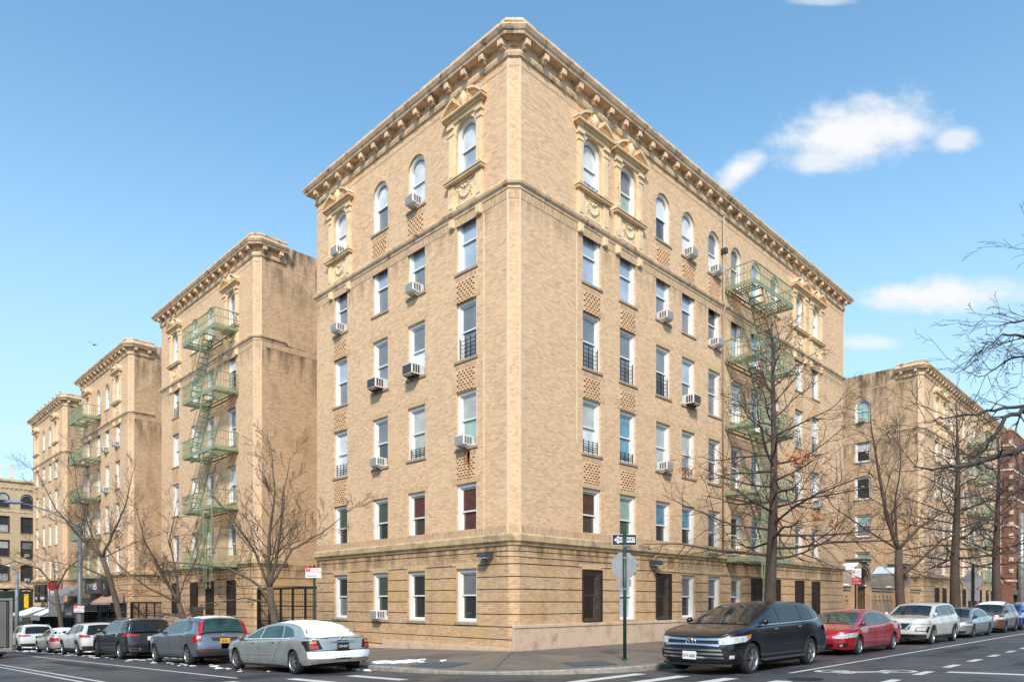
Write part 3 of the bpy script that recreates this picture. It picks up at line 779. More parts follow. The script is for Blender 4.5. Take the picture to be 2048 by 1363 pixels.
# ------------------------------------------------------------------ ground
def streak_part():
    mb=MB(); rnd=random.Random(8)
    for k in range(7):
        y=2.3+rnd.uniform(-.05,.35); z1=7.2-rnd.uniform(0,.1); z0=z1-rnd.uniform(.3,1.1); w=rnd.uniform(.02,.05)
        mb.add([(-.05,y-w,z1),(-.05,y+w,z1),(-.05,y+w*.4,z0),(-.05,y-w*.4,z0)],[(0,1,2,3)])
    mb.build('rust_streaks',new_mat('rust_stain',(.36,.14,.04),.9,noise=(9,.6,1.4)),main)
    mb=MB()
    for y in (1.52,): mb.box(-.012,.01,y-.03,y+.03,4.1,15.5)
    mb.box(3.3,3.36,-.012,.01,7.6,15.5)
    mb.build('pale_joint_line',M['terra'],main)
streak_part()
def ground_mat(name,c,c2,sc,rough,wet=False,crack=False):
    m=new_mat(name,c,rough,noise=(sc,.75,1.25),noisecol=(.35,.48,.62,c2),bump=(90,.5,.006))
    nt=m.node_tree; p=nt.nodes['Principled BSDF']
    geo=[n for n in nt.nodes if n.type=='NEW_GEOMETRY'][0]
    if wet:
        n=nt.nodes.new('ShaderNodeTexNoise'); n.inputs['Scale'].default_value=.5; n.inputs['Detail'].default_value=5
        nt.links.new(geo.outputs['Position'],n.inputs['Vector'])
        r=nt.nodes.new('ShaderNodeMapRange'); r.inputs[1].default_value=.4; r.inputs[2].default_value=.62; r.inputs[3].default_value=.38; r.inputs[4].default_value=rough
        nt.links.new(n.outputs[0],r.inputs[0]); nt.links.new(r.outputs[0],p.inputs['Roughness'])
    if crack:
        vo=nt.nodes.new('ShaderNodeTexVoronoi'); vo.feature='DISTANCE_TO_EDGE'; vo.inputs['Scale'].default_value=.28
        n=nt.nodes.new('ShaderNodeTexNoise'); n.inputs['Scale'].default_value=1.5; n.inputs['Detail'].default_value=6
        nt.links.new(geo.outputs['Position'],n.inputs['Vector'])
        ad=nt.nodes.new('ShaderNodeVectorMath'); ad.operation='ADD'; nt.links.new(geo.outputs['Position'],ad.inputs[0]); nt.links.new(n.outputs[1],ad.inputs[1])
        nt.links.new(ad.outputs[0],vo.inputs['Vector'])
        r=nt.nodes.new('ShaderNodeMapRange'); r.inputs[1].default_value=0; r.inputs[2].default_value=.012; r.inputs[3].default_value=.35; r.inputs[4].default_value=1
        nt.links.new(vo.outputs[0],r.inputs[0])
        src=p.inputs['Base Color'].links[0].from_socket
        s=nt.nodes.new('ShaderNodeVectorMath'); s.operation='SCALE'; nt.links.new(src,s.inputs[0]); nt.links.new(r.outputs[0],s.inputs['Scale'])
        nt.links.new(s.outputs[0],p.inputs['Base Color'])
    return m
M['asphalt']=ground_mat('asphalt',(.075,.073,.076),(.046,.045,.05),45,.8,wet=True,crack=True)
M['walk']=ground_mat('sidewalk_concrete',(.165,.14,.115),(.115,.095,.08),30,.85,wet=True)
M['curb']=new_mat('curb_concrete',(.30,.27,.235),.8,noise=(6,.6,1.3),bump=(40,.5,.01))
M['paint']=new_mat('worn_road_paint',(.62,.62,.58),.7,noise=(3,.85,1.08),noisecol=(9,.60,.70,(.10,.10,.10)))
mb=MB()
xs=[-900,-300,-100,-40,-20,-10,-6,-3,0,5,10,20,40,80,150,300,900]; ys=[-900,-300,-100,-60,-40,-20,-10,-5,0,10,20,40,80,150,320,500,900]
Pg=[(x,y,road_z(x,y)) for x in xs for y in ys]; nY=len(ys)
mb.add(Pg,[(i*nY+j,(i+1)*nY+j,(i+1)*nY+j+1,i*nY+j+1) for i in range(len(xs)-1) for j in range(nY-1)])
mb.build('road',M['asphalt'],kind='structure')
# sidewalk with rounded corner. curb line: x=-5.4 for y>1, y=-6.0 for x>-1, arc between
CURB=[(-5.25,200),(-5.25,120),(-5.25,60),(-5.25,30),(-5.25,10),(-5.25,3),(-5.25,1)]
for k in range(1,10):
    a=pi+ (pi/2)*k/10; CURB.append((-1.2+4.05*cos(a), .2+6.6*sin(a)))
CURB+= [(-1.2,-6.4),(1,-6.4),(10,-6.4),(30,-6.4),(60,-6.4),(120,-6.4),(240,-6.4)]
def wz(x,y):  # sidewalk height
    base=-.02-.031*max(y,0)
    cz=road_z(x,y)+.15
    # weight towards curb
    t=max(min(1,-x/5.25) if x<0 else 0, min(1,-y/6.4) if y<0 else 0)
    rk=1.0
    ramp=math.exp(-((x+4.0)**2+(y+3.2)**2)/5.0)*.11
    return base*(1-t)+cz*t-ramp*t
mb=MB(); inner=[]
for (x,y) in CURB:
    inner.append((.3 if x<0 and y>0 else max(x,.3) , .3 if y<.3 else y))
n=len(CURB); q=8
Pg=[]; 
for (x,y),(ix,iy) in zip(CURB,inner):
    for k in range(q+1):
        t=k/q; X_,Y_=ix+(x-ix)*t,iy+(y-iy)*t; Pg.append((X_,Y_,wz(X_,Y_)))
mb.add(Pg,[(i*(q+1)+k,(i+1)*(q+1)+k,(i+1)*(q+1)+k+1,i*(q+1)+k+1) for i in range(n-1) for k in range(q)])
mb.build('sidewalk',M['walk'],kind='structure')
mb=MB()
C2=[]
for i,(x,y) in enumerate(CURB):
    a=CURB[max(0,i-1)]; b=CURB[min(n-1,i+1)]; d=V((b[0]-a[0],b[1]-a[1])).normalized(); C2.append((x+d.y*.16,y-d.x*.16))
Pg=[]
for (x,y),(ox,oy) in zip(CURB,C2): 
    h=wz(x,y)+.006; Pg+= [(x,y,h-.0),(ox-(ox-x)*.15,oy-(oy-y)*.15,h),(ox,oy,h-.025),(ox,oy,road_z(ox,oy)-.05)]
mb.add(Pg,[(i*4+k,(i+1)*4+k,(i+1)*4+k+1,i*4+k+1) for i in range(n-1) for k in range(3)])
mb.build('curb',M['curb'],kind='structure')
# pavement joints, part of the sidewalk surface
mb=MB()
def joint(a,b,w=.02,n=10,dz=.004,mbx=None,zf=wz):
    a,b=V(a),V(b); d=(b-a).normalized(); r=V((d.y,-d.x))*w/2; mbx=mbx or mb
    for k in range(n):
        p,q_=a.lerp(b,k/n),a.lerp(b,(k+1)/n)
        mbx.quad(*[(c.x,c.y,zf(c.x,c.y)+dz) for c in (p-r,p+r,q_+r,q_-r)])
for k in range(24):
    x=1.5+k*1.9; joint((x,-.1),(x,-6.3),dz=.005)
for k in range(22):
    y=1.5+k*1.9; joint((-.1,y),(-5.15,y),dz=.005)
joint((0,-3.2),(44,-3.2),n=40,dz=.009); joint((-2.8,0),(-2.8,40),n=40,dz=.009); joint((0,0),(-4.2,-3.4),dz=.009)
mb.build('sidewalk_joints',new_mat('joint_dark',(.05,.045,.04),.9,noise=(9,.8,1.2)),kind='structure')
def rp0(x,y): return (x,y,road_z(x,y)+.002)
# painted markings
mb=MB()
def stripe(a,b,w,n=None,dz=.004): 
    n=n or max(1,int((V(b)-V(a)).length/6)); joint(a,b,w,n,dz,mb,road_z)
stripe((-.6,-9.8),(75,-9.8),.12)
for k in range(26): stripe((-2.2+k*2.42,-12.25),(-1.1+k*2.42,-12.25),.2)
stripe((1.3,-12.6),(1.15,-19),.34)
for k,y in enumerate((-6.9,-8.1,-9.3,-10.5,-11.7,-12.9,-14.1,-15.3)): stripe((-5.2,y),(-2.5,y),.36)
stripe((-8.95,1.5),(-8.95,75),.12); stripe((-9.6,.6),(-9.6,-3),.32); stripe((-8.2,.0),(-8.2,-3),.32); stripe((-6.8,-.6),(-6.8,-3),.32)
stripe((-11.55,2.5),(-11.65,75),.11); stripe((-11.9,2.5),(-12,75),.11)
mb.build('road_markings',M['paint'],kind='structure')
mb=MB(); rnd=random.Random(77)
for (x,y,w,h) in ((4,-14.5,3.2,1.2),(9,-11,5,.5),(-7,-9,1.6,3.4),(-10,9,.6,9),(14,-13.6,7,.45),(-9.9,1,2.2,1.1),(22,-11.2,9,.5),(1.8,-9.0,2.4,.7),(-3.5,-12,.25,5)):
    P0=[]
    for k in range(20):
        t=k/20*4; i=int(t); f=t-i
        u,v=[(f,0),(1,f),(1-f,1),(0,1-f)][i]; P0.append(rp0(x+u*w+rnd.uniform(-.03,.03),y+v*h+rnd.uniform(-.03,.03)))
    mb.add(P0,[tuple(range(20))])
mb.build('asphalt_patches',new_mat('fresh_asphalt_patch',(.03,.03,.032),.75,noise=(30,.7,1.4),bump=(90,.5,.006)),kind='structure')
# bike symbol
mb=MB()
def rp(x,y,dz=.006): return (x,y,road_z(x,y)+dz)
def ring(cx,cy,r0,r1,n=24):
    for k in range(n):
        a,b=2*pi*k/n,2*pi*(k+1)/n
        mb.quad(rp(cx+r0*cos(a),cy+r0*sin(a)),rp(cx+r1*cos(a),cy+r1*sin(a)),rp(cx+r1*cos(b),cy+r1*sin(b)),rp(cx+r0*cos(b),cy+r0*sin(b)))
def seg(a,b,w):
    a,b=V(a),V(b); d=(b-a).normalized(); r=V((d.y,-d.x))*w/2
    mb.quad(rp(*(a-r)),rp(*(a+r)),rp(*(b+r)),rp(*(b-r)))
bx,by=.75,-11.05
ring(bx-.45,by+.62,.27,.4); ring(bx+.25,by-.62,.27,.4)
for a,b in (((-.45,.62),(-.3,.1)),((-.3,.1),(.25,-.62)),((.25,-.62),(-.05,-.35)),((-.45,.62),(-.75,.2)),((-.75,.2),(-.05,-.45)),((-.75,.2),(-.3,.1)),((-.85,.35),(-.85,.0)),((-.05,-.45),(-.45,-.55))): seg((bx+a[0],by+a[1]),(bx+b[0],by+b[1]),.13)
mb.build('bike_lane_symbol',M['paint'],kind='structure')
mb=MB(); mb.add([rp(-1.9+.36*cos(2*pi*k/28),-10.7+.36*sin(2*pi*k/28),.008) for k in range(28)],[tuple(range(28))])
for k in range(6): 
    mb.add([rp(-1.9+r*cos(a),-10.7+r*sin(a),.012) for r,a in ((.1+.04*k,k),(.1+.04*k,k+1.2),(.13+.04*k,k+1.2),(.13+.04*k,k))],[(0,1,2,3)])
mb.build('manhole_cover',M['manhole'],label='round iron manhole cover in the asphalt near the front tyre of the black car',cat='manhole cover')
# tactile plates
for (x,y,w,h,r,lab) in ((-4.15,-1.1,1.2,1.3,.28,'slate tactile plate at the corner kerb, near the silver car'),(-1.8,-4.7,1.4,1.2,.95,'slate tactile plate at the corner kerb, near the sign pole')):
    mb=MB(); c,s=cos(r),sin(r)
    N=10
    def tp(u,v,dz=.012):
        X_,Y_=x+(u-.5)*w*c-(v-.5)*h*s, y+(u-.5)*w*s+(v-.5)*h*c; return (X_,Y_,wz(X_,Y_)+dz)
    mb.grid(lambda u,v: tp(u,v),6,6)
    for i in range(11):
        for j in range(11):
            u,v=(i+.5)/11,(j+.5)/11; d=.018
            mb.add([tp(u-d,v-d),tp(u+d,v-d),tp(u+d,v+d),tp(u-d,v+d),tp(u,v,.026)],[(0,1,4),(1,2,4),(2,3,4),(3,0,4)])
    mb.build('tactile_plate',M['tactile'],label=lab,cat='tactile plate')
# snow patches
mb=MB(); rnd=random.Random(21)
def snow_blob(x,y,rx,ry,zf,rot=0,dz=.01,th=.02):
    n=22; ph=[rnd.uniform(0,6.28) for _ in range(4)]
    P0=[];P1=[]
    for k in range(n):
        a=2*pi*k/n; r=1+.28*sin(2*a+ph[0])+.2*sin(3*a+ph[1])+.16*sin(5*a+ph[2])+.1*sin(9*a+ph[3])
        u,v=rx*r*cos(a),ry*r*sin(a); X_,Y_=x+u*cos(rot)-v*sin(rot),y+u*sin(rot)+v*cos(rot)
        P0.append((X_,Y_,zf(X_,Y_)+dz-.02)); u*=.8; v*=.8; X_,Y_=x+u*cos(rot)-v*sin(rot),y+u*sin(rot)+v*cos(rot); P1.append((X_,Y_,zf(X_,Y_)+dz+th))
    mb.add(P0+P1+[(x,y,zf(x,y)+dz+th*1.2)],[(k,(k+1)%n,n+(k+1)%n,n+k) for k in range(n)]+[(n+k,n+(k+1)%n,2*n) for k in range(n)])
for k in range(30):
    q=abs(rnd.gauss(0,.42)); snow_blob(-4.75+q*1.3+rnd.uniform(-.25,.2),1.3-q*1.2+rnd.gauss(0,.28),rnd.uniform(.08,.36),rnd.uniform(.05,.2),wz,rnd.uniform(-.9,.9),.008,.012)
for k in range(170):
    y=3.0+rnd.uniform(0,48); snow_blob(-7.0+rnd.gauss(-.15,.35),y,rnd.uniform(.03,.13),rnd.uniform(.04,.22),road_z,rnd.uniform(-.5,.5),.004,.01)
for k in range(60):
    y=1+k*.8; snow_blob(-5.6+rnd.uniform(-.08,.1),y,rnd.uniform(.05,.14),rnd.uniform(.2,.5),road_z,0,.008,.04)
for k in range(16): snow_blob(-4.6+k*.13+rnd.uniform(-.1,.1),-2.2-k*.17+rnd.uniform(-.1,.1),rnd.uniform(.02,.07),rnd.uniform(.02,.06),road_z,0,.006,.01)
for k in range(22):
    x=26+k*1.6; snow_blob(x,-6.35+rnd.uniform(-.2,.2)-(1.6 if k>6 and k%2 else 0),rnd.uniform(.1,.6),rnd.uniform(.05,.25),road_z,0,.006,.02)
for k in range(9): snow_blob(1.5+k*.45,-6.3+rnd.uniform(-.1,.1),rnd.uniform(.05,.14),rnd.uniform(.03,.08),road_z,0,.006,.015)
mb.build('snow_patches',M['snow'],kind='stuff',label='thin patches of old snow along the kerbs and gutters',cat='snow')
# fallen leaves
mb=MB()
for k in range(60):
    x=rnd.uniform(1,14); y=rnd.uniform(-9.5,-6.2) if k%2 else rnd.uniform(-6,-.3); f=road_z if y<-6 else wz; s=.035; a=rnd.uniform(0,6)
    mb.add([(x+s*cos(a+q)*(1.2 if i%2 else .8),y+s*sin(a+q),f(x,y)+.01+.012*(i%2)) for i,q in enumerate((0,1.6,3.1,4.7))],[(0,1,2,3)])
mb.build('fallen_leaves',M['leaf'],kind='stuff',label='scattered dead leaves on the road and sidewalk',cat='leaves')

# ------------------------------------------------------------------ courtyard wall and portals (right street)
def arch_front(mb,x0,x1,zs,ztop,y,thick,n=16):
    pass
cw=thing('courtyard_wall','low brick wall with small arched openings between two stone portals','wall',(30.17,.35,0))
def cy_wall(parent,x0,x1,openings,top=2.75,zb=-.2):
    mb=MB(); w=.34
    S=sorted({x0,x1}|{c-w/2 for c in openings}|{c+w/2 for c in openings})
    for a,b in zip(S[:-1],S[1:]):
        c=(a+b)/2; isop=any(abs(c-o)<w/2 for o in openings)
        if not isop: mb.box(a,b,-.15,.15,zb,2.15)
        else:
            mb.box(a,b,-.15,.15,zb,.55)
            A=arch_pts(w,1.95,8)
            for k in range(8):
                (p0,q0),(p1,q1)=A[k],A[k+1]
                for yy in (-.15,.15): mb.quad((c+p0,yy,q0),(c+p1,yy,q1),(c+p1,yy,2.15),(c+p0,yy,2.15))
                mb.quad((c+p0,-.15,q0),(c+p1,-.15,q1),(c+p1,.15,q1),(c+p0,.15,q0))
    mb.box(x0,x1,-.15,.15,2.15,2.4)
    mb.build('brick_wall',M['brick_low'],parent)
    mb=MB(); mb.bbox(x0-.02,x1+.02,-.22,.22,2.41,2.62,.03); mb.bbox(x0-.05,x1+.05,-.28,.28,2.621,2.75,.03)
    for o in openings: mb.bbox(o-w/2-.12,o-w/2-.02,-.2,-.14,.5,1.75,.02); mb.bbox(o+w/2+.02,o+w/2+.12,-.2,-.14,.5,1.75,.02); mb.bbox(o-.3,o+.3,-.2,-.15,1.76,1.84,.02)
    mb.build('coping',M['limestone'],parent)
    mb=MB()
    for o in openings:
        for d in (-.1,0,.1): mb.bar((o+d,0,.55),(o+d,0,2.1),.02)
    mb.build('iron_bars',M['iron'],parent)
cy_wall(cw,5.35,10.75,[5.9+.85*k for k in range(6)])
cy_wall(cw,0.,1.75,[.35,1.1]); cy_wall(cw,14.1,17.5,[14.7,15.4])
mb=MB()
for x in (1.75,10.5,5.25): mb.M=Matrix.Translation((x-.35,-.0,2.76)); mb.smooth=True; mb.grid(lambda u,v: ((u-.5)*.8,(v-.5)*.5,.12*max(0,1-(2*u-1)**2)*max(0,1-(2*v-1)**2)),8,6)
mb.M=None; mb.build('snow_cap',M['snow'],cw)
def portal(x0,label):
    t=thing('gate_portal',label,'gateway',(x0,0,0),group='arched stone gate portals')
    W=3.2; r=W/2; ri=r-.42; sp=2.8; D=1.9
    mb=MB(); n=20
    for k in range(n):
        a,b=pi*k/n,pi*(k+1)/n
        o0,o1=(r+r*cos(a),sp+r*sin(a)*1.0),(r+r*cos(b),sp+r*sin(b)); i0,i1=(r+ri*cos(a),sp+ri*sin(a)),(r+ri*cos(b),sp+ri*sin(b))
        m0,m1=(r+(ri+.14)*cos(a),sp+(ri+.14)*sin(a)),(r+(ri+.14)*cos(b),sp+(ri+.14)*sin(b))
        mb.quad((o0[0],-.1,o0[1]),(o1[0],-.1,o1[1]),(m1[0],-.1,m1[1]),(m0[0],-.1,m0[1]))
        mb.quad((m0[0],-.1,m0[1]),(m1[0],-.1,m1[1]),(m1[0],-.02,m1[1]),(m0[0],-.02,m0[1]))
        mb.quad((m0[0],-.02,m0[1]),(m1[0],-.02,m1[1]),(i1[0],-.02,i1[1]),(i0[0],-.02,i0[1]))
        mb.quad((o0[0],D,o0[1]),(o1[0],D,o1[1]),(i1[0],D,i1[1]),(i0[0],D,i0[1]))
        mb.quad((o0[0],-.1,o0[1]),(o1[0],-.1,o1[1]),(o1[0],D,o1[1]),(o0[0],D,o0[1]))
        mb.quad((i0[0],-.02,i0[1]),(i1[0],-.02,i1[1]),(i1[0],D,i1[1]),(i0[0],D,i0[1]))
    mb.build('arch',M['limestone'],t)
    mb=MB()
    for a in (0,W-.42): mb.box(a,a+.42,-.05,D,-.2,sp)
    mb.build('piers',M['brick_low'],t)
    mb=MB(); mb.bbox(r-.75,r+.75,-.3,.9,sp+r-.05,sp+r+.12,.03); mb.bbox(r-.9,r+.9,-.38,1.0,sp+r+.121,sp+r+.22,.03); mb.build('keystone_cap',M['limestone'],t)
    mb=MB(); mb.smooth=True
    mb.grid(lambda u,v: (r+(r+.03+.05*sin(pi*u))*cos(pi*(.54+.24*u)),.0+(.2*abs(2*u-1)**3)+v*(D-.2),sp+(r+.03+.05*sin(pi*u))*sin(pi*(.54+.24*u))),12,8)
    mb.build('snow_layer',M['snow'],t)
    mb=MB()
    for k in range(13):
        x=.5+(W-1.0)*k/12; h=sp+sqrt(max(0,ri*ri-(x-r)**2)) if abs(x-r)<ri else sp
        mb.bar((x,.25,-.1),(x,.25,h-.02),.03)
    for z in (.3,1.2,2.2,2.8): mb.bar((.42,.25,z),(W-.42,.25,z),.04)
    for k in range(8):
        x=.7+k*.26; mb.tube([(x+.1*cos(q*.8),.22,2.5+.1*sin(q*.8)) for q in range(9)],.01,4)
    mb.build('iron_gate',M['gatepaint'],t)
portal(32.15,'stone arched gate portal with snow on its curved top, nearest the corner block')
portal(41.0,'stone arched gate portal with snow, farther along and behind a tree trunk')

# ------------------------------------------------------------------ gate in the gap on the left
def metal_gate(label,y0,y1,ztop,zb,x=.12,n=5):
    t=thing('metal_gate',label,'gate',(x,y0,0))
    mb=MB(); L_=y1-y0
    mb.bar((0,0,ztop),(0,L_,ztop),.12); 
    for k in range(n+1): mb.bar((0,L_*k/n,zb),(0,L_*k/n,ztop),.13 if k in (0,n) else .09)
    for z in (ztop-.9,ztop-1.65,zb+.9): mb.bar((0,0,z),(0,L_,z),.06)
    mb.build('gate_frame',M['gatepaint'],t)
    mb=MB(); 
    for k in range(int(L_/.09)): mb.box(-.006,.006,.06+k*.09,.10+k*.09,zb,ztop-1.65)
    mb.build('lower_panel',M['gatepaint'],t)
    mb=MB()
    for k in range(int(L_/.16)): mb.bar((.0,.1+k*.16,ztop-1.65),(.0,.1+k*.16,ztop),.012)
    mb.build('gate_bars',M['gatepaint'],t)
metal_gate('wide black metal gate closing the gap beside the corner block',13.25,19.6,2.35,-.95)
metal_gate('low black metal gate in the gap farther down the left street',34.15,40.9,1.6,-1.6,n=4)
mb=MB(); mb.box(0,.35,0,6.55,-2,3.1); mb.build('courtyard_wall',M['brick_side'],loc=(7,34.2,0),label='brick wall at the back of the gap behind the low black gate',cat='wall')
mb=MB(); mb.box(0,.35,0,6.2,-2,2.6); mb.build('courtyard_wall',M['brick_side'],loc=(16,13.3,0),label='brick wall far behind the wide black gate beside the corner block',cat='wall')

# ------------------------------------------------------------------ shops on the left street
M['glassdark']=new_mat('dark_shop_glass',(.015,.018,.02),.08,noise=(1,.6,1.6),ior=1.6)
M['awnblack']=new_mat('black_awning_cloth',(.022,.022,.028),.7,noise=(4,.8,1.3))
M['awngrey']=new_mat('grey_awning_cloth',(.20,.20,.21),.7,noise=(4,.8,1.2))
M['shopteal']=new_mat('teal_shop_paint',(.03,.12,.13),.5,noise=(4,.8,1.2))
M['shoppink']=new_mat('faded_pink_sign',(.45,.10,.17),.5,noise=(5,.7,1.2))
M['yellow']=new_mat('yellow_sign',(.80,.45,.01),.5,noise=(5,.9,1.1))
M['plywood']=new_mat('dark_green_plywood',(.010,.030,.022),.7,noise=(4,.7,1.4))
M['salmon']=new_mat('faded_salmon_awning',(.42,.27,.21),.8,noise=(4,.7,1.2))
M['blue']=new_mat('blue_sign',(.02,.07,.25),.5,noise=(5,.9,1.1))
def ML(y,z,x=0): # text on the left face: reads from -x side ; local x -> -y world
    return Matrix.Translation((x,y,z)) @ Matrix(((0,0,-1,0),(-1,0,0,0),(0,1,0,0),(0,0,0,1)))
def storefront(label,y0,y1,zb,zt,mat,doorat=.5,n=4):
    t=thing('storefront',label,'storefront',(-.02,y0,0)); L_=y1-y0
    mb=MB(); mb.box(-.12,.0,0,L_,zt-.5,zt); mb.box(-.1,0,0,.2,zb,zt-.5); mb.box(-.1,0,L_-.2,L_,zb,zt-.5); mb.box(-.08,0,.2,L_-.2,zb,zb+.5)
    for k in range(1,n): mb.box(-.09,0,L_*k/n-.05,L_*k/n+.05,zb+.5,zt-.5)
    mb.build('shopfront_frame',mat,t)
    mb=MB(); mb.box(-.04,-.02,.2,L_-.2,zb+.5,zt-.5); mb.build('shop_window',M['glassdark'],t)
    mb=MB(); d=L_*doorat; mb.box(-.06,-.03,d-.5,d+.5,zb,zb+2.1); mb.build('door',M['glassdark'],t)
    return t
def awning(label,y0,y1,ztop,zlow,out,mat,valance=.35,snow=False,sidepanel=False):
    t=thing('awning',label,'awning',(-.13,y0,0)); L_=y1-y0
    mb=MB(); mb.add([(0,0,ztop),(0,L_,ztop),(-out,L_,zlow),(-out,0,zlow),(-out,0,zlow-valance),(-out,L_,zlow-valance)],[(0,1,2,3),(3,2,5,4)])
    mb.add([(0,0,ztop),(-out,0,zlow),(0,0,zlow)],[(0,1,2)]); mb.add([(0,L_,ztop),(-out,L_,zlow),(0,L_,zlow)],[(0,1,2)])
    mb.build('canopy',mat,t)
    mb=MB()
    for y in (0,L_): mb.bar((0,y,zlow),(-out,y,zlow),.03)
    mb.bar((-out,0,zlow),(-out,L_,zlow),.03); mb.build('awning_frame',M['galv'],t)
    if snow:
        mb=MB(); mb.smooth=True; mb.grid(lambda u,v:(-out*u*.9-.02,L_*(.04+.92*v),ztop+(zlow-ztop)*u*.9+.02+.07*max(0,sin(pi*u)*sin(pi*v))**.5+.03*sin(v*17)*sin(pi*v)),6,16); mb.build('snow_layer',M['snow'],t)
    return t
storefront('dark shopfront under the black awning',46.2,53.9,-2.0,2.0,M['gatepaint'])
storefront('teal-framed shopfront left of the black awning',55.0,60.4,-2.3,1.6,M['shopteal'])
storefront('shuttered shopfront under the faded salmon canopy',41.6,45.9,-1.8,1.6,M['gatepaint'],n=2)
storefront('dark shopfront under the snowy grey awnings',62,73,-2.7,1.0,M['gatepaint'],n=6)
mb=MB(); mb.box(0,.3,0,6.2,-3,3.2); mb.build('infill_wall',M['brick_low'],loc=(.25,54.3,0),label='single-storey brick wall between the two far wings',cat='wall')
aw=awning('black shop awning with a gold-edged lettered front',48.9,53.6,1.9,.9,1.5,M['awnblack'],.55)
text_obj('lettering','RESTAURANT',.34,M['pipe'],aw,ML(2.3,.65,-1.52),.004)
ban=thing('hanging_banner','dark hanging banner with faded script lettering below the black awning','banner',(-1.72,46.4,0))
mb=MB(); mb.box(-.02,.02,0,2.4,-1.0,.75); mb.build('banner_cloth',M['signbrown'],ban)
for k,s in enumerate(('wine & spirits','Liquor','open daily')): text_obj('lettering',s,.3,M['pipe'],ban,ML(1.2,.4-.5*k,-.03),.004)
awning('faded salmon canopy at the near end of the shops',42.0,47.2,2.2,1.6,.9,M['salmon'],.15)
awning('grey snowy awning, nearer of the two over the far shops',61.5,65.4,1.1,.3,1.6,M['awngrey'],.4,snow=True)
a2=awning('long grey snowy awning over the farthest shops',66,73.2,1.1,.2,2.2,M['awngrey'],.45,snow=True)
text_obj('lettering','SMOKE SHOP',.42,M['iron'],a2,ML(3.6,-.02,-2.22),.004)
awning('grey sloped canopy beside the lamp post',54.0,59.5,3.1,2.2,1.3,M['awngrey'],1.6,snow=False)
sg=thing('shop_sign','plum shop sign with pale letters reading and wines','sign',(-.35,46.8,0))
mb=MB(); mb.bbox(-.12,.1,0,4.4,2.35,3.55,.02); mb.build('sign_box',M['signbrown'],sg); text_obj('lettering','& WINES',.75,M['signwhite'],sg,ML(2.4,2.9,-.13),.01)
sg=thing('shop_sign','black shop sign with a pale figure five beside the plum sign','sign',(-.35,44.9,0))
mb=MB(); mb.bbox(-.1,.1,0,1.7,2.2,3.5,.02); mb.build('sign_box',M['black'],sg); text_obj('lettering','5',.7,M['pipe'],sg,ML(.85,2.85,-.11),.01)
sg=thing('shop_sign','white and pink banner sign over the far shops','sign',(-.4,60.9,0))
mb=MB(); mb.bbox(-.1,.1,0,3.4,.9,3.1,.02); mb.build('sign_box',M['acwhite'],sg)
mb=MB(); mb.box(-.12,-.1,.3,3.1,1.0,1.5); mb.box(-.12,-.1,2.4,3.0,1.7,2.9); mb.build('pink_band',M['shoppink'],sg); text_obj('lettering','GROCERY',.4,M['signred'],sg,ML(1.6,2.2,-.12),.01)
sg=thing('shop_sign','black double sign box with small white letters over the far shops','sign',(-.6,64.6,0))
mb=MB(); mb.bbox(-.1,.1,0,2.2,1.6,3.4,.02); mb.bbox(-.1,.1,2.7,4.6,1.6,3.4,.02); mb.build('sign_box',M['black'],sg); text_obj('lettering','THE SHOP',.4,M['signwhite'],sg,ML(1.1,2.0,-.12),.01); text_obj('lettering','THE',.4,M['signwhite'],sg,ML(3.7,2.0,-.12),.01)
mb=MB(); mb.bbox(-.2,.2,-.08,.08,0,1.5,.02); mb.build('blade_sign',M['yellow'],loc=(-.6,73.6,1.0),label='narrow yellow blade sign over the far shops',cat='sign')
sg=thing('round_sign','round red and yellow projecting sign above the white banner sign','sign',(-.8,60.6,3.2)); mb=MB(); mb.lathe([(0,-.05),(.5,-.05),(.5,.05),(0,.05)],16,'y'); mb.build('red_disc',M['signred'],sg); mb=MB(); mb.bar((-.5,-.08,.4),(.3,-.08,.75),.35,.1); mb.build('yellow_flash',M['yellow'],sg)
# sidewalk shed at the far left
sh=thing('sidewalk_shed','dark green plywood sidewalk shed in front of the far building','construction shed',(0,0,0))
mb=MB(); mb.box(-16,4,88.5,92.5,.4,3.0); mb.build('parapet_boards',M['plywood'],sh)
mb=MB()
for x in range(-15,5,3): mb.bar((x,88.7,-4),(x,88.7,.4),.12); mb.bar((x,88.7,-1.2),(x+1.2,88.7,.4),.07)
mb.build('posts',M['polegreen'],sh)
mb=MB(); mb.box(-14,1.5,94.2,94.4,-4,.4); mb.build('dark_shop_wall',M['gatepaint'],sh)

# ------------------------------------------------------------------ far building at the left edge
fb=thing('apartment_building','yellow-tan apartment house with dark windows at the far end of the left street','building',(-14,95,0))
M['brick_far']=brick_mat('far_yellow_brick',(.74,.54,.33),(.60,.43,.25),(.6,.46,.3),stain_amt=.3)
FF=Face(False); U,Lo=MB(),MB()
fc=[2.1+3.05*k for k in range(11)]; fc=[14.75,17.35,20.6,23.4,8.9,11.7,2.9,5.7]
frows=[(4.35,2.2,False),(7.6,2.2,False),(10.75,2.2,False),(1.2,2.2,False),(14.0,2.0,True)]
fops=[(c,1.45,z,z+h,a) for c in fc for z,h,a in frows]
wall(U,Lo,FF,0,30,fops,17.6,-5,.5); U.quad((0,0,17.6),(30,0,17.6),(30,14,17.6),(0,14,17.6)); U.quad((0,0,-5),(0,14,-5),(0,14,17.6),(0,0,17.6)); U.quad((30,0,-5),(30,14,-5),(30,14,17.6),(30,0,17.6))
U.build('wall',M['brick_far'],fb); Lo.build('ground_floor_wall',[M['brick_far'],M['groove']],fb)
rnd=random.Random(4)
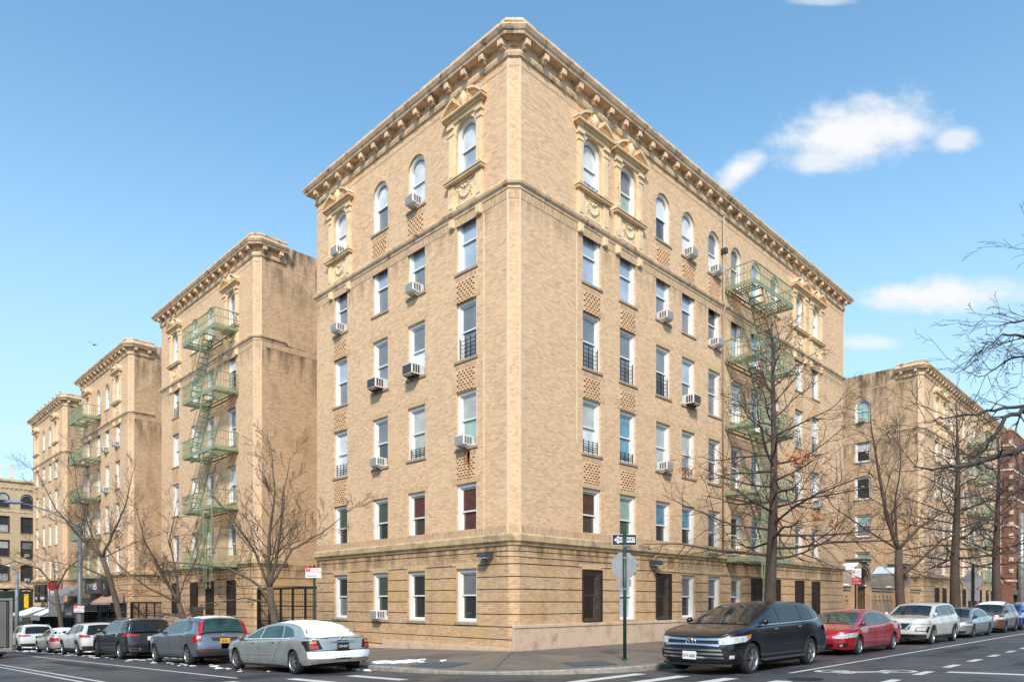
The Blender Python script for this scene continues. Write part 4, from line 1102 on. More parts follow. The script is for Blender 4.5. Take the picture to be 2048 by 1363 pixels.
for c in fc:
    for z,h,a in frows:
        me,*_=win_frame_mesh(1.45,h,a,'darkframe',.5); o=link('window',me,fb,FF.P(c,0,z))
        k1=rnd.choice(['blind','dark','grey','dark']); link('pane',pane_mesh(1.45,h,a,True,k1,.5),o); link('pane',pane_mesh(1.45,h,a,False,rnd.choice(['dark','blind','dark']),.5),o); link('sill',sill_mesh(1.45),o)
mb=MB(); mb.sweep([(0,0),(30,0)],[(0,17.5),(.2,17.5),(.2,17.8),(0,17.8)]); mb.sweep([(0,0),(30,0)],[(0,3.4),(.35,3.45),(.35,3.75),(0,3.8)]); mb.sweep([(0,0),(30,0)],[(0,13.5),(.06,13.5),(.06,13.65),(0,13.65)])
for k in range(60):
    A=arch_pts(.44,16.5,6)
    for j in range(6): mb.bar((.25+.5*k+A[j][0],-.06,A[j][1]),(.25+.5*k+A[j+1][0],-.06,A[j+1][1]),.08)
for k in range(20):
    A=arch_pts(1.2,3.0,8)
    for j in range(8): mb.bar((.75+1.5*k+A[j][0],-.12,A[j][1]*.5+1.4),(.75+1.5*k+A[j+1][0],-.12,A[j+1][1]*.5+1.4),.12)
mb.build('stone_trim',M['cornice'],fb)
mb=MB()
for x in (14.0,14.6,16.0): mb.box(x-.12,x+.12,1.9,2.1,17.6,20.2); mb.box(x-.3,x+.3,1.85,1.92,18.3,20.0)
mb.bar((13,2,17.6),(13,2,20.4),.06); mb.bar((13,2,19.5),(16.5,2,19.5),.05)
mb.build('antennas',M['acwhite'],fb)
place_ac((fc[1]-14,95,4.4),0,'white air conditioner in a lower window of the far yellow-tan building','white')
place_ac((fc[1]-14,95,7.65),0,'white air conditioner one storey up on the far yellow-tan building','white')

# ------------------------------------------------------------------ red brick building at the right edge
M['brick_red']=brick_mat('red_brick',(.32,.13,.085),(.24,.09,.06),(.3,.2,.15),stain_amt=.35,stain=(.12,.05,.03))
rb=thing('red_brick_building','red brick building with stone bands at the far right end of the street','building',(80.6,-.6,0))
U,Lo=MB(),MB(); rc=[3.3+3.6*k for k in range(10)]
rops=[(c,1.3,z,z+2.1,False) for c in rc for z in (4.3,7.5,10.7,13.9,17.1)]
wall(U,Lo,FF,0,38,rops,21.6,-.6,.3); U.quad((0,0,-.6),(0,16,-.6),(0,16,21.6),(0,0,21.6)); U.quad((0,0,21.6),(38,0,21.6),(38,16,21.6),(0,16,21.6))
U.build('wall',M['brick_red'],rb); Lo.build('ground_floor_wall',[M['brick_red'],M['groove']],rb)
mb=MB(); Fl=[(0,16),(0,0),(38,0)]
for z in (4.0,10.4,13.6,16.8,19.6,21.4): mb.sweep(Fl,[(0,z),(.08,z),(.08,z+.22),(0,z+.22)])
for k in range(12): mb.box(-.1,.35,-.1,.3,5+k*1.35,5.45+k*1.35)
mb.build('stone_bands',M['quoin'],rb)
for c in rc:
    for z in (4.3,7.5,10.7,13.9,17.1):
        me,*_=win_frame_mesh(1.3,2.1,False,'darkframe',.5); o=link('window',me,rb,FF.P(c,0,z)); link('pane',pane_mesh(1.3,2.1,False,True,'grey',.5),o); link('pane',pane_mesh(1.3,2.1,False,False,'dark',.5),o)
mb=MB(); mb.box(1,9,-.3,0,-.4,2.5); mb.build('shop_opening',M['gatepaint'],rb)
mb=MB(); mb.bar((5,-.5,-.3),(5,-.5,2.6),.25); mb.build('green_post',M['shopteal'],rb)
mb=MB(); mb.box(.5,10,-1.2,0,2.5,3.0); mb.build('canopy',M['lampgrey'],rb)
mb=MB(); mb.bbox(2.5,5.5,-1.6,-.1,3.2,5.6,.05); mb.build('hanging_sign',M['polegreen'],rb)

# ------------------------------------------------------------------ trees
def grow(tb,mbT,mbL,P0,D,L,r,lev,maxlev,prm,rnd):
    nseg=prm['seg'][min(lev,len(prm['seg'])-1)]; pts=[P0]; rad=[r]; d=D.normalized(); up=prm['up'][min(lev,len(prm['up'])-1)]
    wig=prm['wig'][min(lev,len(prm['wig'])-1)]
    for k in range(nseg):
        d=(d+V((rnd.gauss(0,wig),rnd.gauss(0,wig),rnd.gauss(0,wig)))+V((0,0,up))).normalized()
        pts.append(pts[-1]+d*(L/nseg)); rad.append(max(prm['rmin'],r*(1-.8*(k+1)/nseg)))
    (tb if lev<=prm['limblev'] else mbT).tube(pts,rad,6 if lev<=1 else (4 if lev==2 else 3),cap=lev<=1)
    if mbL is not None and lev>=maxlev-1 and rnd.random()<prm.get('leaf',0):
        for _ in range(rnd.randint(1,3)):
            p=rnd.choice(pts[1:])+V((rnd.gauss(0,.05),rnd.gauss(0,.05),-.05)); leaf(mbL,p,rnd,prm.get('leafsz',.07))
    if lev>=maxlev: return
    n=prm['n'][min(lev,len(prm['n'])-1)]
    for k in range(n):
        t=.18+.82*(k+rnd.random()*.8)/n
        i=min(nseg-1,int(t*nseg)); f=t*nseg-i
        p=pts[i].lerp(pts[min(i+1,nseg)],min(1,f)); dd=(pts[i+1]-pts[i]).normalized()
        o=dd.orthogonal().normalized(); o.rotate(Matrix.Rotation(rnd.uniform(0,2*pi),3,dd))
        if prm.get('flat') and lev>=1: o.z*=.45
        a=radians(rnd.uniform(*prm['ang'])); nd=(dd*cos(a)+o*sin(a)).normalized()
        ll=L*rnd.uniform(*prm['len'])*(1-.45*t)
        grow(tb,mbT,mbL,p,nd,ll,max(prm['rmin'],rad[i]*.55),lev+1,maxlev,prm,rnd)
def leaf(mb,p,rnd,s):
    a=V((rnd.gauss(0,1),rnd.gauss(0,1),rnd.gauss(0,.6))).normalized(); b=a.orthogonal().normalized()
    s*=rnd.uniform(.6,1.3); b*=s*.45; a*=s
    mb.add([p-a*.5,p+b,p+a*.5+V((0,0,-.02)),p-b],[(0,1,2,3)])
def tree_thing(label,base,group,cat='tree',name='street_tree'):
    return thing(name,label,cat,base,0,group)
G1='bare street trees in the right sidewalk'; G2='bare street trees in the left sidewalk'
BASEPRM=dict(seg=[7,6,5,4,3],up=[.05,.06,.06,.03],wig=[.10,.13,.16,.2],n=[6,6,5,4],ang=(30,62),len=(.40,.62),rmin=.006,limblev=1)
def oak(label,x,y,H,r0,seed,blo,spread,leaf_=0,cnt=46,lean=(0,0),bark='bark',clumps=()):
    rnd=random.Random(seed); z0=wz(x,y); t=tree_thing(label,(x,y,z0),G1)
    tb,tw,lf=MB(),MB(),MB(); tb.smooth=True; tw.smooth=True
    n=14; pts=[];rad=[]
    for k in range(n+1):
        q=k/n; pts.append(V((lean[0]*q+.10*sin(q*9+seed),lean[1]*q+.10*cos(q*7+seed),-.1+H*q))); rad.append(max(.015,r0*((1-q)**.85)+ (.09*r0*4 if k==0 else 0)*.6))
    tb.tube(pts,rad,12)
    prm=dict(BASEPRM,up=[0,-.0,.02,.02],leaf=leaf_,leafsz=.10,rmin=.0055,limblev=1)
    for k in range(cnt):
        q=blo+(1-blo)*((k+rnd.random())/cnt)**1.1*.97
        i=min(n-1,int(q*n)); p=pts[i].lerp(pts[i+1],q*n-i); a=k*2.4+rnd.uniform(-.4,.4)
        rise=-.05+.95*((q-blo)/(1-blo))
        d=V((cos(a),sin(a),rise)).normalized(); L_=spread*(1-((q-blo)/(1-blo)))**.75*rnd.uniform(.75,1.1)+.5
        grow(tb,tw,lf if leaf_ else None,p,d,L_,max(.012,rad[i]*.25+.006),1,3,dict(prm,up=[0,.03,.03,.02],seg=[7,7,4,3],n=[6,9,4,3],wig=[.1,.12,.2,.25]),rnd)
    for (dx,dy,dz,rx,rz,m) in clumps:
        for _ in range(m):
            leaf(lf,V((dx+rnd.gauss(0,rx),dy+rnd.gauss(0,.25),dz+rnd.gauss(0,rz))),rnd,.12)
    tb.build('trunk',M[bark],t); tw.build('crown',M['twig'],t)
    if lf.v: lf.build('dead_leaves',M['leaf'],t)
    return t
CLR=[(1.6,-1.2,6.2,.5,.14,170),(3.2,-2.0,2.95+.1,.3,.1,50)]
oak('tall straight oak with scattered orange leaves in front of the green fire escape',8.07,-5.4,12.3,.25,5,.27,4.4,leaf_=.17,cnt=42,
    clumps=[(.67,-.67,6.95,.4,.12,170),(1.25,-1.15,4.8,.35,.1,60),(-2.3,2.3,6.5,.3,.12,50),(1.7,-1.6,4.6,.3,.1,40)])
oak('straight bare tree behind the silver sedan, darkest trunk near the diamond sign',34.34,-5.4,14.5,.34,17,.28,4.8,cnt=40)
oak('bare tree at the end of the right sidewalk in front of the red brick building',46.33,-5.4,15.0,.36,29,.26,5.0,leaf_=.12,cnt=36)
def fork_tree(label,x,y,trunk,leads,r0,seed,group,lv=3,prm=None,bark='barkgrey',twig='twig',len_scale=1):
    """trunk: list of local points; leads: list of (start index on trunk, [points], radius)"""
    rnd=random.Random(seed); z0=wz(x,y); t=tree_thing(label,(x,y,z0),group)
    tb,tw=MB(),MB(); tb.smooth=True; tw.smooth=True
    pr=dict(BASEPRM,**(prm or {}))
    tp=[V(p) for p in trunk]; nT=len(tp)
    tb.tube(tp,[.85*r0*(1.35 if k==0 else 1-.3*k/(nT-1)) for k in range(nT)],12)
    for (i,pts,r) in leads:
        pp=[tp[i]]+[V(p) for p in pts]
        # subdivide with a little wander
        Q=[pp[0]]
        for a,b in zip(pp[:-1],pp[1:]):
            for k in range(1,4): Q.append(a.lerp(b,k/3)+V((rnd.gauss(0,.015),rnd.gauss(0,.015),rnd.gauss(0,.015))))
        R=[max(.011,.78*r*(1-.9*k/(len(Q)-1))) for k in range(len(Q))]
        tb.tube(Q,R,8)
        tot=sum((b-a).length for a,b in zip(Q[:-1],Q[1:])); m=max(5,int(tot*pr.get('dens',2.5)))
        for k in range(m):
            q=.12+.88*(k+rnd.random())/m; j=min(len(Q)-2,int(q*(len(Q)-1))); p=Q[j].lerp(Q[j+1],q*(len(Q)-1)-j); dd=(Q[j+1]-Q[j]).normalized()
            o=dd.orthogonal().normalized(); o.rotate(Matrix.Rotation(rnd.uniform(0,2*pi),3,dd)); a=radians(rnd.uniform(35,65))
            grow(tb,tw,None,p,(dd*cos(a)+o*sin(a)+V((0,0,.1))).normalized(),len_scale*tot*rnd.uniform(.22,.42)*(1.15-.5*q),max(.008,R[j]*.3),2,2+lv-1,pr,rnd)
    tb.build('trunk',M[bark],t); tw.build('crown',M[twig],t); return t
# image-plane right = (.707,-.707), so local offsets are given through helper
def ip(r,z,d=0): return (.7071*(r+d),.7071*(d-r),z)
PR=dict(seg=[7,6,5,4,3],up=[.05,.05,.08,.06],wig=[.06,.06,.07,.10],n=[6,6,6,5],ang=(25,50),len=(.42,.62),rmin=.005,limblev=2)
fork_tree('bare multi-stemmed tree between the wide black gate and the silver sedan',-4.6,7.7,[ip(.05,-.1),ip(-.1,.6),ip(-.2,1.3),ip(-.35,2.0),ip(-.4,2.6)],
  [(4,[ip(-.45,3.6),ip(-.4,4.8),ip(-.2,6.2),ip(-.35,8.0)],.13),(4,[ip(-.2,3.5),ip(0.0,4.6),ip(.1,6.0),ip(.35,7.4)],.11),(3,[ip(-.9,2.7,.2),ip(-2.0,3.3,.3),ip(-3.6,3.5,.3),ip(-5.0,3.6,.2)],.09),
   (4,[ip(-.9,3.9,-.2),ip(-1.7,5.2,-.4),ip(-2.5,6.2,-.5)],.08),(4,[ip(.4,4.0,.1),ip(1.4,4.6,.2),ip(2.9,5.8,.3)],.07),(3,[ip(-1.2,2.2,-.4),ip(-2.3,2.0,-.9),ip(-3.4,1.6,-1.2)],.05)],.2,31,G2,prm=PR)
fork_tree('slanting bare tree behind the grey car with bent crown of fine twigs',-4.5,17.4,[ip(.25,-.1),ip(.15,.7),ip(-.1,1.6),ip(-.3,2.3)],
  [(3,[ip(-1.0,3.6),ip(-1.9,5.2),ip(-2.4,7.0)],.12),(3,[ip(-.5,3.6,.2),ip(-.9,5.2,.3),ip(-.5,7.2,.3)],.10),(3,[ip(-1.6,3.0,-.3),ip(-3.0,4.2,-.5),ip(-4.2,6.2,-.6)],.08),(3,[ip(-.1,3.3,.1),ip(.5,4.6,.2),ip(.3,6.0,.2)],.06),(2,[ip(.5,2.0),ip(1.2,2.1,.2)],.05),(2,[ip(-1.2,1.9,-.4),ip(-2.6,1.3,-1)],.05)],.2,37,G2,prm=PR)
fork_tree('tall bare tree forking high in a wide v beside the black awning',-4.5,27.6,[ip(.35,-.1),ip(.2,1.2),ip(-.1,2.6),ip(-.5,4.0),ip(-.9,5.2)],
  [(4,[ip(-2.0,6.2),ip(-3.6,8.0),ip(-4.8,10.4)],.13),(4,[ip(-.3,6.6),ip(.4,8.2),ip(1.0,10.6)],.12),(4,[ip(-1.8,6.8,.3),ip(-2.6,9.0,.4),ip(-2.8,11.0,.4)],.07),(3,[ip(-1.6,4.6,-.4),ip(-3.6,5.0,-.6),ip(-5.2,5.6,-.6)],.06),(4,[ip(.5,6.0,.3),ip(2.2,6.6,.4)],.05),(3,[ip(.6,4.4),ip(1.6,4.8)],.05)],.22,41,G2,prm=PR)
fork_tree('small low bare tree with drooping twigs in front of the farthest shops',-4.5,41.0,[ip(.2,-.1),ip(.1,1.4),ip(-.1,2.8),ip(-.3,4.0)],
  [(3,[ip(-1.4,5.4),ip(-3.2,6.0),ip(-4.6,5.4)],.1),(3,[ip(.5,5.4),ip(1.4,6.2),ip(2.6,5.9)],.09),(2,[ip(-1.4,3.6),ip(-2.8,4.4),ip(-4.2,4.4)],.07),(2,[ip(1.0,3.4),ip(1.9,4.2)],.06),(3,[ip(-.4,5.2),ip(-.6,6.4)],.06)],.2,43,G2,prm=dict(PR,up=[0,.0,.0,-.03]))
fork_tree('forked bare tree with a long arching right limb, in front of the second stone portal',23.39,-5.4,[ip(-.1,-.1),ip(-.1,1.5),ip(-.2,3.0),ip(-.2,4.4)],
  [(3,[ip(-.8,6.0),ip(-1.2,8.2),ip(-1.6,10.5),ip(-1.7,12.0)],.17),(3,[ip(.9,5.6),ip(2.2,6.4),ip(3.6,8.6)],.13),(2,[ip(.7,3.6,.1),ip(2.2,4.9,.3),ip(4.8,6.0,.5),ip(6.5,8.0,.5)],.12),(3,[ip(-1.8,5.4),ip(-3.6,6.6),ip(-5.0,8.6)],.08),(3,[ip(-.2,6.6,.4),ip(.2,9.0,.5),ip(.1,11.0,.5)],.09)],.3,47,G1,prm=dict(PR,up=[.0,.02,.02,.01],dens=3.2),bark='bark',twig='twigdark',lv=3)
# overhanging tree from the other side of the right street (trunk outside the photograph)
def overhang():
    rnd=random.Random(53); bx_,by_=7.6,-19.2; z0=road_z(bx_,by_)+.1; t=thing('street_tree','overhanging tree with thick dark boughs entering at the right edge','tree',(bx_,by_,z0))
    tb,tw=MB(),MB(); tb.smooth=tw.smooth=True; O=V((bx_,by_,z0))
    T=[O+V(p) for p in ((0,0,-.2),(0,.1,1.5),(-.1,.2,3.2),(0,.3,5.0),(.1,.4,7.0),(0,.5,9.5))]
    tb.M=Matrix.Translation(-O); tw.M=tb.M
    tb.tube(T,[.42,.33,.30,.26,.2,.1],12)
    pr=dict(BASEPRM,up=[0,.0,.01,.0],wig=[.07,.07,.10,.14],n=[5,4,3,3],ang=(20,45),len=(.45,.62),rmin=.0045,limblev=3)
    B=[(2,[pt(2350,900,15.6),pt(2150,872,15.2),pt(2048,893,15),pt(1990,915,14.8),pt(1940,932,14.5),pt(1880,938,14.3),pt(1828,932,14.1)],.15),
       (3,[pt(2300,860,15.8),pt(2120,850,15.6),pt(2048,823,15.5),pt(2010,832,15.4),pt(1985,880,15.4),pt(1965,905,15.4),pt(1935,912,15.4)],.12),
       (3,[pt(2250,800,16.2),pt(2100,800,16.2),pt(2048,810,16),pt(1990,818,15.8),pt(1940,830,15.6),pt(1890,832,15.4),pt(1850,845,15.2)],.085),
       (4,[pt(2280,700,16.5),pt(2120,690,16.2),pt(2048,672,16),pt(2000,672,15.8),pt(1965,690,15.6)],.09),
       (4,[pt(2280,660,16.5),pt(2120,650,16.4),pt(2048,643,16.2),pt(2000,650,16)],.07),
       (4,[pt(2250,730,16.8),pt(2100,725,16.6),pt(2040,710,16.5),pt(1995,735,16.4),pt(1955,755,16.2)],.07),
       (5,[pt(2260,560,17),pt(2130,530,17),pt(2075,500,17)],.04),
       (3,[pt(2250,1000,17),pt(2100,960,17),pt(2040,980,17),pt(1990,1010,17)],.06)]
    for i,pts,r in B:
        pp=[T[i]]+pts; Q=[pp[0]]
        for a,b in zip(pp[:-1],pp[1:]):
            for k in range(1,4): Q.append(a.lerp(b,k/3)+V((rnd.gauss(0,.02),rnd.gauss(0,.02),rnd.gauss(0,.03))))
        m=len(Q); R=[max(.01,.75*r*(1-.88*k/(m-1))) for k in range(m)]
        tb.tube(Q,R,8)
        for k in range(13):
            q=.42+.58*(k+rnd.random())/13; j=min(m-2,int(q*(m-1))); p=Q[j].lerp(Q[j+1],q*(m-1)-j); dd=(Q[j+1]-Q[j]).normalized()
            o=dd.orthogonal().normalized(); o.rotate(Matrix.Rotation(rnd.uniform(0,2*pi),3,dd)); a=radians(rnd.uniform(20,50))
            grow(tb,tw,None,p,(dd*cos(a)+o*sin(a)).normalized(),rnd.uniform(.6,1.5),max(.008,R[j]*.4),2,4,pr,rnd)
    tb.build('trunk',M['twigdark'],t); tw.build('crown',M['twigdark'],t)
overhang()

# ------------------------------------------------------------------ street furniture
def Rz(a): return Matrix.Rotation(a,4,'Z')
def face_cam(x,y): return atan2(CAMX-x,-(CAMY-y))   # rotation about z that turns -y towards a viewer at the corner opposite
def textM(rot,loc): # text in the xz plane facing -y, then rotated
    return Matrix.Translation(loc) @ Rz(rot) @ Matrix.Rotation(pi/2,4,'X')
x,y=-.2,-4.75; z=wz(x,y)
t=thing('sign_post','dark green street sign post at the corner carrying the one way and stop signs','post',(x,y,z))
mb=MB(); mb.smooth=True; mb.tube([(0,0,-.1),(0,0,3.72)],.052,12); mb.smooth=False; mb.lathe([(.055,0),(.09,0),(.09,.02),(.055,.05)],12); mb.build('post',M['polegreen'],t)
mb=MB()
for h in (2.05,2.95,3.3): mb.lathe([(.055,h),(.062,h),(.062,h+.03),(.055,h+.03)],12)
mb.build('band',M['galv'],t)
r1=face_cam(x,y)
t=thing('one_way_sign','black and white one way sign with a left-pointing arrow on the corner post','sign',(x,y,z+3.5),-pi/4+.05)
W_,H_=.72,.32
mb=MB(); mb.bbox(-W_/2,W_/2,.06,.066,-H_/2,H_/2,.002); mb.build('plate',M['signwhite'],t)
mb=MB(); mb.box(-W_/2+.012,W_/2-.012,.055,.0595,-H_/2+.012,H_/2-.012); mb.build('black_field',M['black'],t)
mb=MB(); a=[(-.31,0),(-.17,.125),(-.17,.075),(.31,.075),(.31,-.075),(-.17,-.075),(-.17,-.125)]
mb.add([(px,.053,pz) for px,pz in a],[(0,1,2,5,6),(2,3,4,5)]); mb.build('arrow',M['signwhite'],t)
for s_,x_ in (('ONE',-.145),('WAY',.18)): text_obj('lettering',s_,.15,M['black'],t,Matrix.Translation((x_,.051,0)) @ Matrix.Rotation(pi/2,4,'X'),.001,sx=.72,bold=.003)
t=thing('stop_sign','bare grey back of an octagonal stop sign on the corner post','sign',(x,y,z+2.75),-pi/4+.12)
mb=MB(); R_=.405; pts=[(R_*cos(pi/8+k*pi/4),R_*sin(pi/8+k*pi/4)) for k in range(8)]
mb.add([(a,.07,b) for a,b in pts]+[(a,.078,b) for a,b in pts],[tuple(range(8)),tuple(range(15,7,-1))]+[(k,(k+1)%8,8+(k+1)%8,8+k) for k in range(8)]); mb.build('plate',M['signback'],t)
mb=MB(); mb.add([(a*.93,.082,b*.93) for a,b in pts],[tuple(range(8))]); mb.build('red_face',M['signred'],t)
text_obj('lettering','STOP',.3,M['signwhite'],t,Matrix.Translation((0,.085,0)) @ Rz(pi) @ Matrix.Rotation(pi/2,4,'X'),.001)
mb=MB(); mb.bbox(-.22,.22,.09,.096,-.62,-.40,.002); mb.build('supplementary_plate',M['signback'],t)
def parking_sign(label,x,y,zc,rot,w,h,pole_h,double=False,pole=True,polemat='polegreen',arrow=True):
    z=wz(x,y)
    if pole:
        t=thing('sign_post','green post holding the '+' '.join(label.split()[:7]),'post',(x,y,z)); mb=MB(); mb.tube([(0,0,-.1),(0,0,pole_h)],.04,10); mb.build('post',M[polemat],t)
    t=thing('parking_sign',label,'sign',(x,y,zc),rot)
    mb=MB(); mb.bbox(-w/2,w/2,-.075,-.07,-h/2,h/2,.002); mb.build('plate',M['signwhite'],t)
    mb=MB(); 
    y0=-.0775
    yc=h*.22 if double else h*.2
    mb.box(-w*.46,-w*.18,y0-.001,-.0755,yc-.02,yc+w*.26)
    mb.box(-w*.38,w*.2,y0,-.0755,(.02 if double else -h*.34),(.03 if double else -h*.27))
    for s in (-1,1):
        zz=.025 if double else -h*.305
        mb.add([(s*(w*.3)-w*.09,y0,zz),((-w*.38 if s<0 else w*.2),y0,zz+.035),((-w*.38 if s<0 else w*.2),y0,zz-.035)],[(0,1,2)])
    if double: mb.box(-w*.5,w*.5,y0,-.0755,-h*.5,-.03)
    mb.build('red_printing',M['signred'],t)
    T=Matrix.Rotation(pi/2,4,'X')
    rg=MB(); 
    for k in range(16):
        a,b=2*pi*k/16,2*pi*(k+1)/16; cx_,cz=-w*.32,yc+w*.115; r0,r1_=w*.055,w*.085
        rg.quad((cx_+r0*cos(a),y0-.003,cz+r0*sin(a)),(cx_+r1_*cos(a),y0-.003,cz+r1_*sin(a)),(cx_+r1_*cos(b),y0-.003,cz+r1_*sin(b)),(cx_+r0*cos(b),y0-.003,cz+r0*sin(b)))
    rg.build('no_parking_symbol',M['signwhite'],t)
    for k,s in enumerate(('NO PARKING','8AM-9AM','MON & THURS')): text_obj('lettering',s,w*.1,M['signred'],t,Matrix.Translation((w*.17,y0-.002,yc+w*.19-k*w*.13)) @ T,.0005)
    if double:
        text_obj('lettering','NO STANDING',w*.135,M['signwhite'],t,Matrix.Translation((0,y0-.003,-h*.15)) @ T,.0005); text_obj('lettering','ANYTIME',w*.135,M['signwhite'],t,Matrix.Translation((-w*.1,y0-.003,-h*.26)) @ T,.0005)
        mb=MB(); mb.box(-w*.4,w*.3,y0-.003,y0,-h*.41,-h*.39); mb.add([(w*.42,y0-.003,-h*.4),(w*.28,y0-.003,-h*.36),(w*.28,y0-.003,-h*.44)],[(0,1,2)]); mb.build('arrow',M['signwhite'],t)
    return t
p=pt(633,1330,24.0)
parking_sign('white and red parking sign on a green post beside the wide black gate',-4.75,4.95,pt(648,1144.5,23.9).z,-.95,.58,.34,pt(648,1130,23.9).z-wz(-4.75,4.95)+.02)
parking_sign('white over red no standing sign in front of the first stone portal',15.4,-5.8,pt(1709,1152,30.6).z,-.55,.47,.70,pt(1709,1132,30.6).z-wz(15.4,-5.8),double=True,polemat='gatepaint')
# diamond sign, seen from behind
x,y=37.8,-5.6; z=wz(x,y); t=thing('sign_post','dark post of the diamond-shaped sign behind the silver sedan','post',(x,y,z)); mb=MB(); mb.bar((0,0,-.1),(0,0,4.2),.13); mb.build('post',M['gatepaint'],t)
t=thing('diamond_sign','grey back of a diamond-shaped warning sign on a dark post','sign',(x,y,pt(1947,1160,46.7).z),-pi/4)
mb=MB(); R_=.82; mb.add([(R_,.08,0),(0,.08,R_),(-R_,.08,0),(0,.08,-R_),(R_,.09,0),(0,.09,R_),(-R_,.09,0),(0,.09,-R_)],[(0,1,2,3),(7,6,5,4),(0,1,5,4),(1,2,6,5),(2,3,7,6),(3,0,4,7)]); mb.build('plate',M['signback'],t)
mb=MB(); mb.bbox(-.3,.5,.1,.106,-1.35,-.62,.002); mb.build('lower_plate',M['signback'],t)
# lamp posts
x,y=-4.7,34.9; z=wz(x,y); t=thing('street_lamp','grey cobra-head street lamp with a long arm over the left street','street lamp',(x,y,z),group='street lamps')
top=pt(155,1045,45.3).z-z
mb=MB(); mb.smooth=True; mb.tube([(0,0,-.1),(0,0,1),(0,0,top)],[.17,.15,.12],12); mb.build('pole',M['lampgrey'],t)
mb=MB(); mb.smooth=True; mb.tube([(0,0,top-.3),ip(-.8,top+.15),ip(-2.0,top+.75),ip(-3.2,top+1.15),ip(-3.9,top+1.3)],[.06,.05,.045,.04,.04],8); mb.build('arm',M['lampgrey'],t)
mb=MB(); mb.smooth=True; mb.tube([ip(-3.7,top+1.28),ip(-4.0,top+1.34),ip(-4.5,top+1.36),ip(-4.9,top+1.33)],[.05,.14,.15,.04],10); mb.build('lamp_head',M['polegrey'],t)
parking_sign('small white and red parking sign strapped to the grey lamp post',-4.75,34.7,pt(165,1217,45.2).z,-.95,.75,.42,1,pole=False)
x,y=-4.8,54; z=wz(x,y); t=thing('street_lamp','slim blue-grey street lamp with a short curved arm at the far left','street lamp',(x,y,z),group='street lamps')
top=pt(33,1142,58.8).z-z
mb=MB(); mb.smooth=True; mb.tube([(0,0,-.1),(0,0,top)],[.19,.12],10); mb.build('pole',M['polegrey'],t)
mb=MB(); mb.smooth=True; mb.tube([(0,0,top-.05),ip(-.25,top+.25),ip(-.6,top+.45)],.05,8); mb.build('arm',M['polegrey'],t)
mb=MB(); mb.smooth=True; mb.tube([ip(-.5,top+.42),ip(-.7,top+.5),ip(-1.1,top+.5)],[.05,.1,.03],8); mb.build('lamp_head',M['acwhite'],t)
x,y=55.75,-5.4; z=wz(x,y); t=thing('street_lamp','grey street lamp column at the right edge before the red brick building','street lamp',(x,y,z),group='street lamps')
mb=MB(); mb.smooth=True; mb.tube([(0,0,-.1),(0,0,9.2)],[.28,.16],12); mb.build('pole',M['galv'],t)
mb=MB(); mb.smooth=True; mb.tube([(0,0,9.1),(.2,-.9,9.7),(.2,-2.2,9.9)],.05,8); mb.build('arm',M['galv'],t)
mb=MB(); mb.smooth=True; mb.tube([(.2,-2.0,9.88),(.2,-2.3,9.95),(.2,-2.8,9.95)],[.05,.14,.04],8); mb.build('lamp_head',M['galv'],t)
mb=MB(); mb.bbox(-.19,.19,-.012,0,-.22,.22,.004); mb.build('wall_notice',M['signwhite'],loc=(18.95,-.02,2.2),label='small white notice fixed to the wall between barred windows',cat='notice')
mb=MB(); mb.bbox(-.45,.0,-.3,.3,-.4,.35,.02); 
for k in range(6): mb.box(-.46,-.45,-.26,.26,-.33+k*.11,-.29+k*.11)
mb.build('wall_vent',M['darkframe'],loc=(0,27.1,1.0),label='dark box vent between the barred ground floor windows of the second wing',cat='vent')
# birds
def bird(loc,label,group=None,fly=False,rot=0):
    t=thing('bird',label,'bird',loc,rot,group); t.scale=(.7,.7,.7)
    mb=MB(); mb.smooth=True; mb.tube([(-.16,0,.0),(-.08,0,.05),(0,0,.07),(.09,0,.10),(.13,0,.15),(.18,0,.16),(.2,0,.155)],[.01,.045,.06,.05,.035,.03,.006],8); mb.build('body',M['feather'],t)
    mb=MB()
    if fly:
        for s in (-1,1): mb.add([(.06,0,.09),(-.07,0,.09),(-.05,s*.32,.2+.12*s),(.08,s*.34,.2+.12*s),(-.08,s*.62,.14+.2*s)],[(0,1,2,3),(3,2,4)])
    else:
        for s in (-1,1): mb.add([(.07,s*.05,.10),(-.2,s*.03,.0),(-.12,s*.055,.1)],[(0,1,2)])
    mb.build('wings',M['feather'],t)
    mb=MB(); mb.bar((.2,0,.155),(.23,0,.148),.01)
    if not fly:
        for s in (-.02,.02): mb.bar((.0,s,0.02),(.01,s,-.06),.008)
    mb.build('beak_and_legs',M['darkframe'],t)
bird(tuple(pt(188,691,40)),'small dark bird flying alone in the sky left of the wings',fly=True,rot=.6)
for k in range(11): bird((-.15,61.0+1.05*k+.3*(k%3),21.61),'pigeon perched on the parapet of the farthest wing','pigeons perched along the farthest parapet',rot=pi+.3*(k%4))

# ------------------------------------------------------------------ vehicles
def pchip(nodes):
    xs=[a for a,_ in nodes]; ys=[b for _,b in nodes]; n=len(xs)
    h=[xs[i+1]-xs[i] for i in range(n-1)]; d=[(ys[i+1]-ys[i])/h[i] for i in range(n-1)]
    m=[d[0]]+[0 if d[i-1]*d[i]<=0 else 2*d[i-1]*d[i]/(d[i-1]+d[i]) for i in range(1,n-1)]+[d[-1]]
    def f(x):
        if x<=xs[0]: return ys[0]
        if x>=xs[-1]: return ys[-1]
        i=0
        while x>xs[i+1]: i+=1
        t=(x-xs[i])/h[i]
        return (2*t**3-3*t*t+1)*ys[i]+(t**3-2*t*t+t)*h[i]*m[i]+(-2*t**3+3*t*t)*ys[i+1]+(t**3-t*t)*h[i]*m[i+1]
    return f
VP_=pchip([(0,.93),(.15,.975),(.45,1.0),(.72,.995),(.86,.985),(1,.955)])
